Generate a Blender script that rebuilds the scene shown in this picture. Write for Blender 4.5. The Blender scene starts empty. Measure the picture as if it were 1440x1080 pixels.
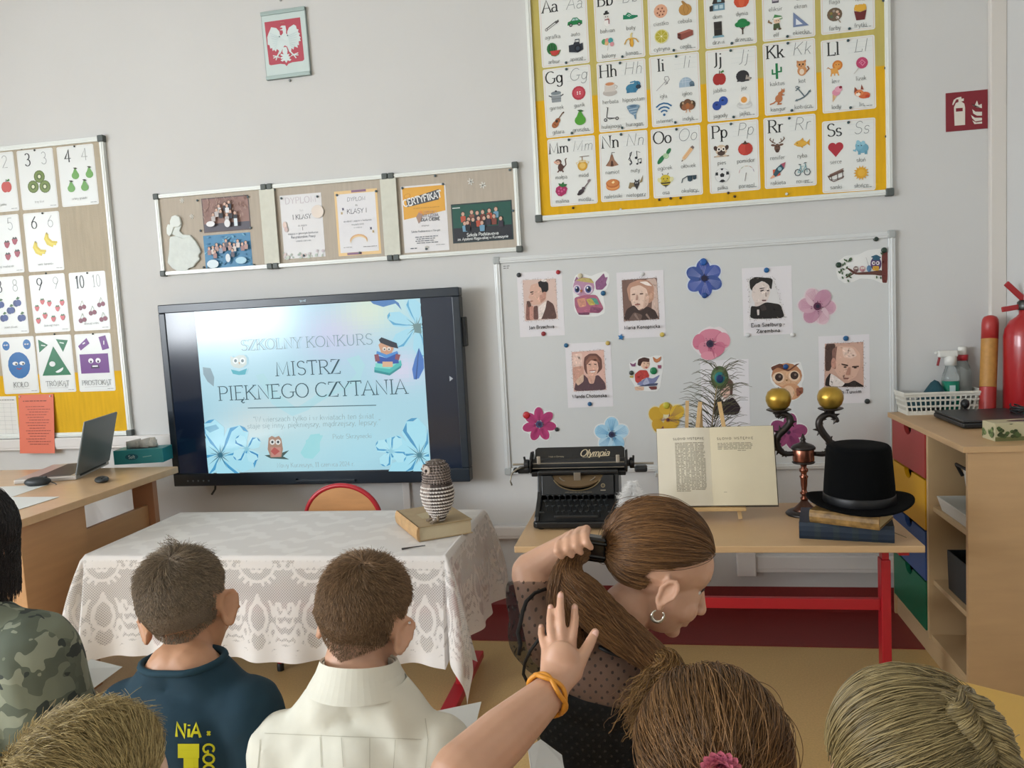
import bpy, bmesh, math, random
import numpy as np
from mathutils import Vector, Matrix, Quaternion
random.seed(7); np.random.seed(7)
PI = math.pi
scene = bpy.context.scene
COL = scene.collection
# ------------------------------------------------------------------ camera
FPX, YAW, PIT, ROL, CD, CH = 1118.93, 0.1801035, 0.0895456, -0.0547166, 3.50931, 1.345346
_cy, _sy, _cp, _sp = math.cos(YAW), math.sin(YAW), math.cos(PIT), math.sin(PIT)
CAMP = Vector((0, -CD, CH))
_F = Vector((-_sy*_cp, _cy*_cp, -_sp)); _R0 = Vector((_cy, _sy, 0)); _U0 = _R0.cross(_F)
_R = math.cos(ROL)*_R0 + math.sin(ROL)*_U0
_U = -math.sin(ROL)*_R0 + math.cos(ROL)*_U0
cd = bpy.data.cameras.new('camera'); cam = bpy.data.objects.new('camera', cd); COL.objects.link(cam)
cd.sensor_fit = 'HORIZONTAL'; cd.sensor_width = 36.0; cd.lens = FPX/1440*36.0; cd.clip_start = 0.05
cam.matrix_world = Matrix(((_R.x, _U.x, -_F.x, CAMP.x), (_R.y, _U.y, -_F.y, CAMP.y), (_R.z, _U.z, -_F.z, CAMP.z), (0, 0, 0, 1)))
scene.camera = cam
def ray(x, y): return _F + _R*((x-720)/FPX) - _U*((y-540)/FPX)
def onY(x, y, Y=0.0):
    d = ray(x, y); return CAMP + d*((Y-CAMP.y)/d.y)
def onZ(x, y, z=0.0):
    d = ray(x, y); return CAMP + d*((z-CAMP.z)/d.z)
def onX(x, y, X):
    d = ray(x, y); return CAMP + d*((X-CAMP.x)/d.x)
def atD(x, y, dep): return CAMP + ray(x, y)*dep
# ------------------------------------------------------------------ world, window light, exposure
w = bpy.data.worlds.new('world'); scene.world = w; w.use_nodes = True
bg = w.node_tree.nodes['Background']; bg.inputs[0].default_value = (0.80, 0.90, 1.0, 1); bg.inputs[1].default_value = 1.0
XL, XR, YB, ZC = -4.6, 1.385, -7.2, 3.25          # room: left wall, right wall, back wall, ceiling
WINS = [(-3.15, -1.5), (-6.45, -3.6)]           # windows in the left wall (y range)
WZ = (1.15, 2.4)
for (a, b) in WINS:
    ld = bpy.data.lights.new('daylight', 'AREA'); ld.shape = 'RECTANGLE'
    ld.size = b-a; ld.size_y = WZ[1]-WZ[0]; ld.energy = (38 if a > -4 else 98)*(b-a)*(WZ[1]-WZ[0]); ld.color = (0.90, 0.96, 1.02)
    lo = bpy.data.objects.new('daylight', ld); COL.objects.link(lo)
    lo.location = (XL-0.16, (a+b)/2, sum(WZ)/2); lo.rotation_euler = (PI/2, 0, -PI/2)
vs = scene.view_settings
vs.view_transform = 'Standard'; vs.look = 'None'; vs.gamma = 1.0; vs.use_curve_mapping = False; vs.exposure = 0.03
# ------------------------------------------------------------------ colour + materials
def lin(c):
    if isinstance(c, str):
        c = c.lstrip('#')
        if len(c) == 3: c = ''.join(k*2 for k in c)
        c = tuple(int(c[i:i+2], 16)/255 for i in (0, 2, 4))
    return tuple((v/12.92 if v <= 0.04045 else ((v+0.055)/1.055)**2.4) for v in c[:3])
MATS = {}
def mat(name, col, rough=0.6, metal=0.0, var=0.0, scale=20.0, bump=0.0, bscale=80.0, spec=0.5, trans=0.0, alpha=1.0, emit=None, es=0.0, coat=0.0, sss=0.0, stretch=None, sheen=0.0):
    if name in MATS: return MATS[name]
    m = bpy.data.materials.new(name); m.use_nodes = True; nt = m.node_tree; b = nt.nodes['Principled BSDF']
    c = lin(col); b.inputs['Base Color'].default_value = (*c, 1)
    b.inputs['Roughness'].default_value = rough; b.inputs['Metallic'].default_value = metal
    b.inputs['Specular IOR Level'].default_value = spec; b.inputs['Transmission Weight'].default_value = trans
    b.inputs['Alpha'].default_value = alpha; b.inputs['Coat Weight'].default_value = coat
    b.inputs['Sheen Weight'].default_value = sheen
    if sss: b.inputs['Subsurface Weight'].default_value = sss; b.inputs['Subsurface Scale'].default_value = 0.004; b.inputs['Subsurface Radius'].default_value = (1.0, .35, .2)
    if emit: b.inputs['Emission Color'].default_value = (*lin(emit), 1); b.inputs['Emission Strength'].default_value = es
    if var or bump:
        tc = nt.nodes.new('ShaderNodeTexCoord'); mp = nt.nodes.new('ShaderNodeMapping')
        nt.links.new(tc.outputs['Object'], mp.inputs[0])
        if stretch: mp.inputs['Scale'].default_value = stretch
    if var:
        n = nt.nodes.new('ShaderNodeTexNoise'); n.inputs['Scale'].default_value = scale; n.inputs['Detail'].default_value = 5
        nt.links.new(mp.outputs[0], n.inputs[0])
        r = nt.nodes.new('ShaderNodeMapRange'); r.inputs[1].default_value = 0.3; r.inputs[2].default_value = 0.7
        r.inputs[3].default_value = 1-var; r.inputs[4].default_value = 1+var
        nt.links.new(n.outputs[0], r.inputs[0])
        h = nt.nodes.new('ShaderNodeHueSaturation'); h.inputs['Color'].default_value = (*c, 1)
        nt.links.new(r.outputs[0], h.inputs['Value']); nt.links.new(h.outputs[0], b.inputs['Base Color'])
    if bump:
        n2 = nt.nodes.new('ShaderNodeTexNoise'); n2.inputs['Scale'].default_value = bscale; n2.inputs['Detail'].default_value = 4
        nt.links.new(mp.outputs[0], n2.inputs[0])
        bp = nt.nodes.new('ShaderNodeBump'); bp.inputs['Strength'].default_value = bump; bp.inputs['Distance'].default_value = 0.002
        nt.links.new(n2.outputs[0], bp.inputs['Height']); nt.links.new(bp.outputs[0], b.inputs['Normal'])
    MATS[name] = m; return m
def vcmat(name, rough=0.5, emit=0.0, spec=0.4):
    if name in MATS: return MATS[name]
    m = bpy.data.materials.new(name); m.use_nodes = True; nt = m.node_tree; b = nt.nodes['Principled BSDF']
    a = nt.nodes.new('ShaderNodeAttribute'); a.attribute_name = 'Col'
    b.inputs['Roughness'].default_value = rough; b.inputs['Specular IOR Level'].default_value = spec
    if emit:
        b.inputs['Base Color'].default_value = (.01, .01, .012, 1)
        nt.links.new(a.outputs['Color'], b.inputs['Emission Color']); b.inputs['Emission Strength'].default_value = emit
    else: nt.links.new(a.outputs['Color'], b.inputs['Base Color'])
    MATS[name] = m; return m
# ------------------------------------------------------------------ objects
def setp(o, label=None, cat=None, group=None, kind=None):
    if label: o['label'] = label
    if cat: o['category'] = cat
    if group: o['group'] = group
    if kind: o['kind'] = kind
    return o
def thing(name, label, cat, loc=(0, 0, 0), rotz=0.0, group=None):
    o = bpy.data.objects.new(name, None); COL.objects.link(o); o.empty_display_size = 0.05
    o.location = loc; o.rotation_euler = (0, 0, rotz)
    return setp(o, label, cat, group)
def link(name, me, parent=None):
    o = bpy.data.objects.new(name, me); COL.objects.link(o)
    if parent: o.parent = parent
    return o
class MB:
    "collects shapes into one mesh"
    def __init__(s): s.v = []; s.f = []; s.m = []; s.mi = 0; s.M = Matrix()
    def add(s, vs, fs):
        k = len(s.v); s.v += [tuple(s.M @ Vector(p)) for p in vs]
        s.f += [tuple(i+k for i in f) for f in fs]; s.m += [s.mi]*len(fs); return s
    def box(s, c, d, rot=None, taper=1.0):
        x, y, z = d[0]/2, d[1]/2, d[2]/2; t = taper
        vs = [(-x, -y, -z), (x, -y, -z), (x, y, -z), (-x, y, -z), (-x*t, -y*t, z), (x*t, -y*t, z), (x*t, y*t, z), (-x*t, y*t, z)]
        if rot is not None:
            R = rot.to_matrix() if hasattr(rot, 'to_matrix') else rot
            vs = [R @ Vector(p) for p in vs]
        c = Vector(c)
        return s.add([c+Vector(p) for p in vs], [(3, 2, 1, 0), (4, 5, 6, 7), (0, 1, 5, 4), (1, 2, 6, 5), (2, 3, 7, 6), (3, 0, 4, 7)])
    def b2(s, a, b): return s.box([(a[i]+b[i])/2 for i in range(3)], [abs(b[i]-a[i]) for i in range(3)])
    def bar(s, p, q, w, h, up=(0, 0, 1)):
        p, q = Vector(p), Vector(q); d = q-p; z = d.normalized(); x = z.cross(Vector(up))
        if x.length < 1e-4: x = z.cross(Vector((1, 0, 0)))
        x.normalize(); y = z.cross(x)
        R = Matrix((x, y, z)).transposed()
        return s.box((p+q)/2, (w, h, d.length), R)
    def tube(s, path, rad, n=8, cap=True, closed=False):
        P = [Vector(p) for p in path]; m = len(P); R = rad if hasattr(rad, '__len__') else [rad]*m
        vs = []; fs = []; ref = None
        for i in range(m):
            if closed: t = P[(i+1) % m]-P[i-1]
            else: t = P[min(i+1, m-1)]-P[max(i-1, 0)]
            t.normalize()
            if ref is None:
                ref = Vector((0, 0, 1)) if abs(t.z) < .9 else Vector((1, 0, 0))
            x = ref - t*ref.dot(t); x.normalize(); ref = x; y = t.cross(x)
            for k in range(n):
                a = 2*PI*k/n; vs.append(P[i]+(x*math.cos(a)+y*math.sin(a))*R[i])
        for i in range(m if closed else m-1):
            for k in range(n):
                j = (i+1) % m
                fs.append((i*n+k, i*n+(k+1) % n, j*n+(k+1) % n, j*n+k))
        if cap and not closed: fs += [tuple(reversed(range(n))), tuple(range((m-1)*n, m*n))]
        return s.add(vs, fs)
    def lathe(s, prof, c=(0, 0, 0), n=24, sx=1.0, sy=1.0):
        c = Vector(c); vs = []; fs = []; m = len(prof)
        for r, z in prof:
            for k in range(n):
                a = 2*PI*k/n; vs.append(c+Vector((r*math.cos(a)*sx, r*math.sin(a)*sy, z)))
        for i in range(m-1):
            for k in range(n): fs.append((i*n+k, i*n+(k+1) % n, (i+1)*n+(k+1) % n, (i+1)*n+k))
        fs += [tuple(reversed(range(n))), tuple(range((m-1)*n, m*n))]
        return s.add(vs, fs)
    def ball(s, c, r, nu=16, nv=10, rot=None):
        r = r if hasattr(r, '__len__') else (r, r, r); c = Vector(c); vs = [Vector((0, 0, -r[2]))]; fs = []
        for i in range(1, nv):
            b = -PI/2+PI*i/nv
            for k in range(nu):
                a = 2*PI*k/nu; vs.append(Vector((r[0]*math.cos(b)*math.cos(a), r[1]*math.cos(b)*math.sin(a), r[2]*math.sin(b))))
        vs.append(Vector((0, 0, r[2]))); L = len(vs)-1
        for k in range(nu): fs.append((0, 1+(k+1) % nu, 1+k)); fs.append((L, L-nu+k, L-nu+(k+1) % nu))
        for i in range(nv-2):
            for k in range(nu):
                a = 1+i*nu; fs.append((a+k, a+(k+1) % nu, a+nu+(k+1) % nu, a+nu+k))
        if rot is not None: vs = [rot @ p for p in vs]
        return s.add([c+p for p in vs], fs)
    def cone(s, p, q, r0, r1, n=14):
        "tapered capsule with round ends"
        p, q = Vector(p), Vector(q); t = (q-p); L = t.length; t = t/L if L else Vector((0, 0, 1))
        pts = []; rs = []
        for a in (-85, -60, -30, 0): pts.append(p+t*(r0*math.sin(math.radians(a)))); rs.append(max(r0*math.cos(math.radians(a)), 1e-4))
        for a in (0, 30, 60, 85): pts.append(q+t*(r1*math.sin(math.radians(a)))); rs.append(max(r1*math.cos(math.radians(a)), 1e-4))
        return s.tube(pts, rs, n)
    def prism(s, poly, y0, y1):
        "outline in x,z extruded along y"
        n = len(poly); vs = [(p[0], y0, p[1]) for p in poly]+[(p[0], y1, p[1]) for p in poly]
        fs = [tuple(range(n)), tuple(reversed(range(n, 2*n)))]
        for i in range(n): j = (i+1) % n; fs.append((i, i+n, j+n, j))
        return s.add(vs, fs)
    def slab(s, poly, z0, z1):
        "outline in x,y extruded along z"
        n = len(poly); vs = [(p[0], p[1], z0) for p in poly]+[(p[0], p[1], z1) for p in poly]
        fs = [tuple(reversed(range(n))), tuple(range(n, 2*n))]
        for i in range(n): j = (i+1) % n; fs.append((i, j, j+n, i+n))
        return s.add(vs, fs)
    def mesh(s, name, mats, smooth=False):
        me = bpy.data.meshes.new(name); me.from_pydata(s.v, [], s.f); me.update()
        for m in (mats if isinstance(mats, (list, tuple)) else [mats]): me.materials.append(m)
        me.polygons.foreach_set('material_index', s.m)
        bm = bmesh.new(); bm.from_mesh(me); bmesh.ops.recalc_face_normals(bm, faces=bm.faces); bm.to_mesh(me); bm.free()
        if smooth: me.polygons.foreach_set('use_smooth', [True]*len(me.polygons))
        return me
    def build(s, name, mats, parent=None, smooth=False, bevel=0.0, seg=2, loc=None, sub=0, auto=False):
        o = link(name, s.mesh(name, mats, smooth or auto), parent)
        if loc is not None: o.location = loc
        if bevel:
            b = o.modifiers.new('bevel', 'BEVEL'); b.width = bevel; b.segments = seg; b.limit_method = 'ANGLE'; b.angle_limit = math.radians(40)
        if sub: b = o.modifiers.new('sub', 'SUBSURF'); b.levels = sub; b.render_levels = sub
        if auto:
            bm = bmesh.new(); bm.from_mesh(o.data)
            for e in bm.edges:
                if len(e.link_faces) == 2 and e.calc_face_angle(0) > math.radians(42): e.smooth = False
            bm.to_mesh(o.data); bm.free()
        return o
def struct(o): o['kind'] = 'structure'; return o
# ------------------------------------------------------------------ stroke lettering
FONT = {}
def G(ch, adv, *st): FONT[ch] = (adv, st)
G('A', .76, '0,0 .36,1 .72,0', '.13,.35 .59,.35'); G('B', .74, '.12,0 .12,1', '.12,1 .35,1 @.35,.76,.24,.24,90,-90 .12,.52', '.12,.52 .38,.52 @.38,.26,.27,.26,90,-90 .12,0')
G('C', .84, '@.47,.5,.42,.5,48,312'); G('D', .88, '.12,0 .12,1', '.12,1 .36,1 @.36,.5,.44,.5,90,-90 .12,0')
G('E', .7, '.12,0 .12,1', '.02,1 .6,1 .6,.86', '.12,.52 .48,.52', '.02,0 .64,0 .64,.15'); G('F', .66, '.12,0 .12,1', '.02,1 .6,1 .6,.86', '.12,.52 .48,.52')
G('G', .92, '@.47,.5,.42,.5,48,318 .8,.42', '.58,.42 .92,.42'); G('H', .92, '.14,0 .14,1', '.76,0 .76,1', '.14,.52 .76,.52')
G('I', .36, '.17,0 .17,1'); G('J', .46, '.28,1 .28,.05 @.08,.05,.2,.22,0,-90'); G('K', .82, '.12,0 .12,1', '.7,1 .14,.45', '.3,.6 .74,0')
G('L', .68, '.12,0 .12,1', '.02,0 .62,0 .62,.2'); G('M', 1.06, '.12,0 .16,1 .52,.1 .88,1 .92,0'); G('N', .9, '.12,0 .12,1 .76,0 .76,1')
G('O', .94, '@.46,.5,.42,.5,0,360'); G('P', .7, '.12,0 .12,1', '.12,1 .38,1 @.38,.74,.27,.26,90,-90 .12,.48'); G('Q', .94, '@.46,.5,.42,.5,0,360', '.5,.2 .9,-.15')
G('R', .8, '.12,0 .12,1', '.12,1 .38,1 @.38,.75,.26,.25,90,-90 .12,.5', '.36,.5 .74,0'); G('S', .68, '@.34,.75,.25,.25,25,270 @.34,.25,.27,.25,90,-155')
G('T', .76, '.37,0 .37,1', '.04,.84 .04,1 .7,1 .7,.84'); G('U', .86, '.14,1 .14,.3 @.42,.3,.28,.3,180,360 .7,1'); G('V', .76, '0,1 .36,0 .72,1')
G('W', 1.08, '0,1 .27,0 .52,.9 .77,0 1.04,1'); G('X', .76, '.04,1 .7,0', '.68,1 .02,0'); G('Y', .74, '.02,1 .36,.48 .7,1', '.36,.48 .36,0'); G('Z', .7, '.06,.84 .06,1 .62,1 .04,0 .64,0 .64,.16')
G('a', .56, '@.27,.42,.19,.2,155,0 .46,.08 .56,0', '.46,.36 .28,.36 @.26,.18,.2,.18,90,300 .46,.1'); G('b', .6, '.12,1 .12,0', '@.32,.31,.22,.31,180,-180')
G('c', .5, '@.3,.31,.24,.31,50,310'); G('d', .6, '@.28,.31,.22,.31,0,360', '.5,1 .5,0'); G('e', .54, '.07,.33 .49,.33 @.28,.33,.21,.29,0,180 @.3,.28,.23,.28,180,315')
G('f', .36, '.16,0 .16,.8 @.32,.8,.16,.2,180,60', '.02,.62 .34,.62'); G('g', .58, '@.28,.33,.22,.29,0,360', '.5,.62 .5,-.1 @.28,-.1,.22,.2,0,-160'); G('h', .62, '.12,1 .12,0', '.12,.4 @.31,.4,.19,.22,180,0 .5,0')
G('i', .28, '.13,0 .13,.62', '.13,.82 .13,.92'); G('j', .28, '.15,.62 .15,-.1 @.0,-.1,.15,.2,0,-90', '.15,.82 .15,.92'); G('k', .58, '.12,1 .12,0', '.5,.62 .14,.26', '.26,.37 .54,0')
G('l', .28, '.13,0 .13,1'); G('m', .92, '.12,.62 .12,0', '.12,.42 @.28,.42,.16,.2,180,0 .44,0', '.44,.42 @.62,.42,.18,.2,180,0 .8,0'); G('n', .62, '.12,.62 .12,0', '.12,.4 @.31,.4,.19,.22,180,0 .5,0')
G('o', .6, '@.29,.31,.24,.31,0,360'); G('p', .6, '.12,.62 .12,-.3', '@.32,.31,.22,.31,180,-180'); G('q', .6, '@.28,.31,.22,.31,0,360', '.5,.62 .5,-.3'); G('r', .44, '.12,.62 .12,0', '.12,.38 @.32,.38,.2,.24,180,60')
G('s', .48, '@.24,.46,.17,.16,20,270 @.24,.155,.19,.155,90,-155'); G('t', .38, '.16,.86 .16,.16 @.3,.16,.14,.16,180,300', '.02,.62 .34,.62'); G('u', .62, '.12,.62 .12,.24 @.31,.24,.19,.24,180,360 .5,.62', '.5,.62 .5,0')
G('v', .56, '.02,.62 .27,0 .52,.62'); G('w', .82, '.02,.62 .21,0 .4,.56 .59,0 .78,.62'); G('x', .56, '.04,.62 .5,0', '.5,.62 .04,0'); G('y', .56, '.04,.62 .28,.02', '.52,.62 .2,-.28 .04,-.28'); G('z', .5, '.06,.62 .44,.62 .04,0 .46,0')
G('0', .6, '@.29,.5,.23,.5,0,360'); G('1', .5, '.08,.8 .26,1 .26,0', '.1,0 .42,0'); G('2', .6, '@.29,.74,.22,.26,165,-30 .06,0 .54,0'); G('3', .58, '@.26,.76,.2,.24,150,-90 @.26,.26,.24,.26,90,-155')
G('4', .62, '.4,0 .4,1 .04,.3 .58,.3'); G('5', .58, '.48,1 .14,1 .1,.56 @.28,.32,.23,.32,120,-150'); G('6', .6, '.46,.98 .1,.5 @.3,.29,.23,.29,150,510'); G('7', .56, '.06,1 .5,1 .18,0')
G('8', .58, '@.28,.76,.19,.24,270,-90', '@.28,.26,.23,.26,90,450'); G('9', .6, '@.29,.71,.23,.29,0,360', '.52,.7 .2,0'); G('.', .24, '.1,0 .1,.08'); G(',', .24, '.12,.08 .06,-.14')
G('-', .4, '.05,.36 .35,.36'); G('"', .36, '.1,1 .1,.8', '.25,1 .25,.8'); G(' ', .34); G('&', .7, '.6,0 .14,.8 @.26,.82,.13,.18,180,0 .06,.25 @.25,.2,.2,.2,170,330 .6,.45')
ACC = {'Ę': 'E_', 'ę': 'e_', 'Ą': 'A_', 'ą': 'a_', 'Ó': "O'", 'ó': "o'", 'ć': "c'", 'ś': "s'", 'ń': "n'", 'ź': "z'", 'ż': 'z^', 'Ł': 'L/', 'ł': 'l/'}
def _stroke(st):
    pts = []
    for tk in st.split():
        if tk[0] == '@':
            cx, cy, rx, ry, a0, a1 = map(float, tk[1:].split(','))
            n = max(4, int(abs(a1-a0)/24))
            for i in range(n+1):
                a = math.radians(a0+(a1-a0)*i/n); pts.append((cx+rx*math.cos(a), cy+ry*math.sin(a)))
        else: pts.append(tuple(map(float, tk.split(','))))
    out = [pts[0]]
    for p in pts[1:]:
        if abs(p[0]-out[-1][0])+abs(p[1]-out[-1][1]) > 1e-4: out.append(p)
    return out
_GC = {}
def glyph(ch):
    if ch in _GC: return _GC[ch]
    base, acc = (ACC[ch][0], ACC[ch][1]) if ch in ACC else (ch, '')
    adv, st = FONT.get(base, FONT['-'])
    S = [_stroke(s) for s in st]
    if acc == '_': S.append([(adv-.12, 0), (adv-.24, -.14), (adv-.14, -.24), (adv-.02, -.2)])
    if acc == "'": h = 1.08 if base.isupper() else .74; S.append([(adv*.45, h), (adv*.62, h+.18)])
    if acc == '^': S.append([(adv*.5, .76), (adv*.5, .86)])
    if acc == '/': S.append([(-.02, .36), (.32, .62)])
    _GC[ch] = (adv, S); return _GC[ch]
# ------------------------------------------------------------------ flat print: coloured thin shapes layered over a sheet
class Draw:
    def __init__(s, step=0.00012): s.v = []; s.f = []; s.c = []; s.t = 0.0; s.step = step; s.o = (0, 0, 1, 1)
    def at(s, x, y, sx=1.0, sy=None): s.o = (x, y, sx, sx if sy is None else sy); return s
    def _add(s, pts, faces, col):
        s.t += s.step; k = len(s.v); ox, oy, sx, sy = s.o
        s.v += [(ox+p[0]*sx, -s.t, oy+p[1]*sy) for p in pts]
        for f in faces: s.f.append(tuple(i+k for i in f)); s.c.append(col)
    def poly(s, pts, col): s._add(pts, [tuple(range(len(pts)))], lin(col))
    def rect(s, x0, y0, x1, y1, col): s.poly([(x0, y0), (x1, y0), (x1, y1), (x0, y1)], col)
    def ell(s, cx, cy, rx, ry, col, rot=0.0, a0=0, a1=360, n=18):
        c, q = math.cos(math.radians(rot)), math.sin(math.radians(rot)); pts = []
        m = n if a1-a0 >= 360 else n+1
        for i in range(m):
            a = math.radians(a0+(a1-a0)*i/n); x, y = rx*math.cos(a), ry*math.sin(a); pts.append((cx+x*c-y*q, cy+x*q+y*c))
        s.poly(pts, col)
    def line(s, pts, w, col, w2=None, closed=False):
        n = len(pts)
        if n < 2: return
        L, R = [], []
        for i in range(n):
            a = pts[i-1] if (i or closed) else pts[i]; b = pts[(i+1) % n] if (i < n-1 or closed) else pts[i]
            dx, dy = b[0]-a[0], b[1]-a[1]; d = math.hypot(dx, dy) or 1
            ww = w if w2 is None else w2+(w-w2)*abs(dy)/d
            if 0 < i < n-1:
                u = (pts[i][0]-pts[i-1][0], pts[i][1]-pts[i-1][1]); v = (pts[i+1][0]-pts[i][0], pts[i+1][1]-pts[i][1])
                cu = (u[0]*v[0]+u[1]*v[1])/((math.hypot(*u)*math.hypot(*v)) or 1); ww *= min(1.6, 1/max(.5, math.sqrt(max(0.01, (1+cu)/2))))
            nx, ny = -dy/d*ww/2, dx/d*ww/2
            L.append((pts[i][0]+nx, pts[i][1]+ny)); R.append((pts[i][0]-nx, pts[i][1]-ny))
        fs = [(i, i+1, n+i+1, n+i) for i in range(n-1)]
        if closed: fs.append((n-1, 0, n, 2*n-1))
        s._add(L+R, fs, lin(col))
    def tw(s, txt, h, sp=0.0): return sum(glyph(c)[0]+sp for c in txt)*h-sp*h
    def text(s, txt, x, y, h, col, w=.11, thin=None, serif=False, slant=0.0, align='c', sp=.04, rot=0.0, wx=1.0):
        W = s.tw(txt, h, sp)*wx
        cx = 0 if align == 'l' else (-W/2 if align == 'c' else -W)
        cr, sr = math.cos(rot), math.sin(rot); t0 = s.t
        def T(p): px, py = cx+p[0]*h*wx+slant*p[1]*h, p[1]*h; return (x+px*cr-py*sr, y+px*sr+py*cr)
        for ch in txt:
            adv, S = glyph(ch)
            for st in S:
                s.t = t0
                s.line([T(p) for p in st], w*h, col, None if thin is None else thin*h)
                if serif and len(st) <= 5:
                    for (a, b) in ((st[0], st[1]), (st[-1], st[-2])):
                        if abs(a[1]-b[1]) > .3 and min(abs(a[1]), abs(a[1]-1), abs(a[1]-.62), abs(a[1]+.3)) < .02:
                            half = a[1] in (.62,) or (a[1] == 1 and ch.islower())
                            s.line([T((a[0]-.13, a[1])), T((a[0]+(.02 if half else .13), a[1]))], (thin or w*.5)*h, col)
            cx += (adv+sp)*h*wx
        s.t = t0+s.step
    def fake(s, x0, x1, y, h, col, seed=0, just=True):
        "a line of unreadable small print: short bars of word length"
        rd = random.Random(seed); x = x0
        t0 = s.t
        while x < x1-h:
            wl = min(h*rd.uniform(1.2, 4.2), x1-x); s.t = t0; s.rect(x, y, x+wl, y+h*.62, col); x += wl+h*.55
    def icon(s, spec, x, y, sz, al=None):
        o = s.o; s.o = (o[0]+x*o[2], o[1]+y*o[3], sz/100*o[2], sz/100*o[3])
        for sh in spec.split(';'):
            tk = sh.split()
            if not tk: continue
            k = tk[0]
            if k == 'e':
                a = list(map(float, tk[1:-1])); s.ell(a[0]-50, a[1]-50, a[2], a[3], tk[-1], a[4] if len(a) > 4 else 0, *(a[5:7] if len(a) > 6 else ()), n=14)
            elif k == 'p': s.poly([tuple(float(q)-50 for q in t.split(',')) for t in tk[1:-1]], tk[-1])
            elif k == 'l': s.line([tuple(float(q)-50 for q in t.split(',')) for t in tk[2:-1]], float(tk[1]), tk[-1])
        s.o = o
    def build(s, name, parent, m=None, y=0.0):
        me = bpy.data.meshes.new(name); me.from_pydata(s.v, [], s.f); me.update()
        at = me.color_attributes.new('Col', 'FLOAT_COLOR', 'CORNER')
        buf = np.ones((len(me.loops), 4), np.float32); i = 0
        for f, c in zip(s.f, s.c): buf[i:i+len(f), :3] = c; i += len(f)
        at.data.foreach_set('color', buf.ravel())
        me.materials.append(m or vcmat('print_ink'))
        o = link(name, me, parent); o.location = (0, y, 0); return o
def sheet(parent, wd, ht, col='#e4e4e0', th=0.0006, name='sheet', r=0.0, y=0.0, rough=.5):
    "paper sheet centred on the parent, back against the board"
    mb = MB()
    if r:
        pts = []
        for (sx, sz, a0) in ((1, 1, 0), (-1, 1, 90), (-1, -1, 180), (1, -1, 270)):
            for k in range(4): a = math.radians(a0+k*30); pts.append((sx*(wd/2-r)+r*math.cos(a), sz*(ht/2-r)+r*math.sin(a)))
        mb.prism(pts, y-th, y)
    else: mb.b2((-wd/2, y-th, -ht/2), (wd/2, y, ht/2))
    return mb.build(name, mat('paper_'+col, col, rough), parent)
# ------------------------------------------------------------------ the room
M_WALL = mat('wall_paint', '#cacac8', .75, var=.012, scale=3, bump=.05, bscale=220)
M_FLOOR = mat('lino_beige', '#c4a46c', .42, var=.10, scale=160, bump=.02)
M_MAR = mat('lino_maroon', '#7c2624', .5, var=.07, scale=140)
M_DUCT = mat('white_plastic', '#d6d3d0', .45)
M_ALU = mat('aluminium', '#c9ccca', .38, .55)
M_ALUW = mat('aluminium_white', '#dfe3df', .35, .1)
M_CAP = mat('grey_plastic', '#4f5654', .5)
WOOD = mat('beech_laminate', '#c6a47a', .42, var=.05, scale=6, stretch=(1, 1, 6))
struct(MB().b2((XL-.2, YB-.2, -.12), (XR+.2, .2, 0)).build('floor', M_FLOOR))
struct(MB().b2((XL-.2, YB-.2, ZC), (XR+.2, .2, ZC+.1)).build('ceiling', mat('ceiling_paint', '#dedcd8', .8)))
struct(MB().b2((XL-.2, 0, 0), (XR+.2, .2, ZC)).build('wall_front', M_WALL))
struct(MB().b2((XR, YB, 0), (XR+.2, 0, ZC)).build('wall_right', M_WALL))
struct(MB().b2((XL-.2, YB-.2, 0), (XR+.2, YB, ZC)).build('wall_back', M_WALL))
mb = MB(); ys = [YB]+[q for a, b in sorted(WINS) for q in (a, b)]+[0.0]
for i in range(0, len(ys), 2): mb.b2((XL-.2, ys[i], 0), (XL, ys[i+1], ZC))
for a, b in WINS: mb.b2((XL-.2, a, 0), (XL, b, WZ[0])); mb.b2((XL-.2, a, WZ[1]), (XL, b, ZC))
struct(mb.build('wall_left', M_WALL))
for i, (a, b) in enumerate(WINS):
    mb = MB(); x0, x1 = XL-.12, XL-.06
    n = 3
    for k in range(n+1):
        y = a+(b-a)*k/n; mb.b2((x0, y-.035, WZ[0]), (x1, y+.035, WZ[1]))
    for z in (WZ[0]+.035, WZ[1]-.4, WZ[1]-.035): mb.b2((x0, a, z-.035), (x1, b, z+.035))
    wo = struct(mb.build('window_%d' % (i+1), M_DUCT))
    MB().b2((XL-.05, a-.05, WZ[0]-.03), (XL+.14, b+.05, WZ[0])).build('window_sill', M_DUCT, wo)
hb = onY(690, 822).z
mb = MB(); prof = [(0, 0), (0, hb), (-.004, hb), (-.006, .03), (-.02, .008), (-.045, .003), (-.045, 0)]
vs = [(XL, y, z) for y, z in prof]+[(XR, y, z) for y, z in prof]; n = len(prof)
mb.add(vs, [tuple(range(n)), tuple(range(n, 2*n))]+[(i, (i+1) % n, n+(i+1) % n, n+i) for i in range(n)])
struct(mb.build('baseboard_front', M_MAR))
struct(MB().b2((XL, -.405, 0), (XR, -.044, .003)).build('trim_1', M_MAR))
def duct(name, xa, xb, z0, z1, cap=False):
    mb = MB().b2((xa, -.03, z0), (xb, 0, z1)); zm = z0+(z1-z0)*.22
    mb.b2((xa, -.033, zm), (xb, -.03, z1-.004))
    o = struct(mb.build(name, M_DUCT, bevel=.003))
    if cap: MB().b2((xa-.03, -.045, z0-.015), (xa+.05, 0, z1+.02)).build('end_cap', M_DUCT, o, bevel=.004)
z1, z0 = onY(180, 612).z, onY(180, 628).z
duct('trim_2', XL, onY(246, 620).x, z0, z1)
z1, z0 = onY(715, 738).z, onY(715, 755).z
duct('trim_3', -1.9, onY(990, 740).x, z0, z1)
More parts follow.
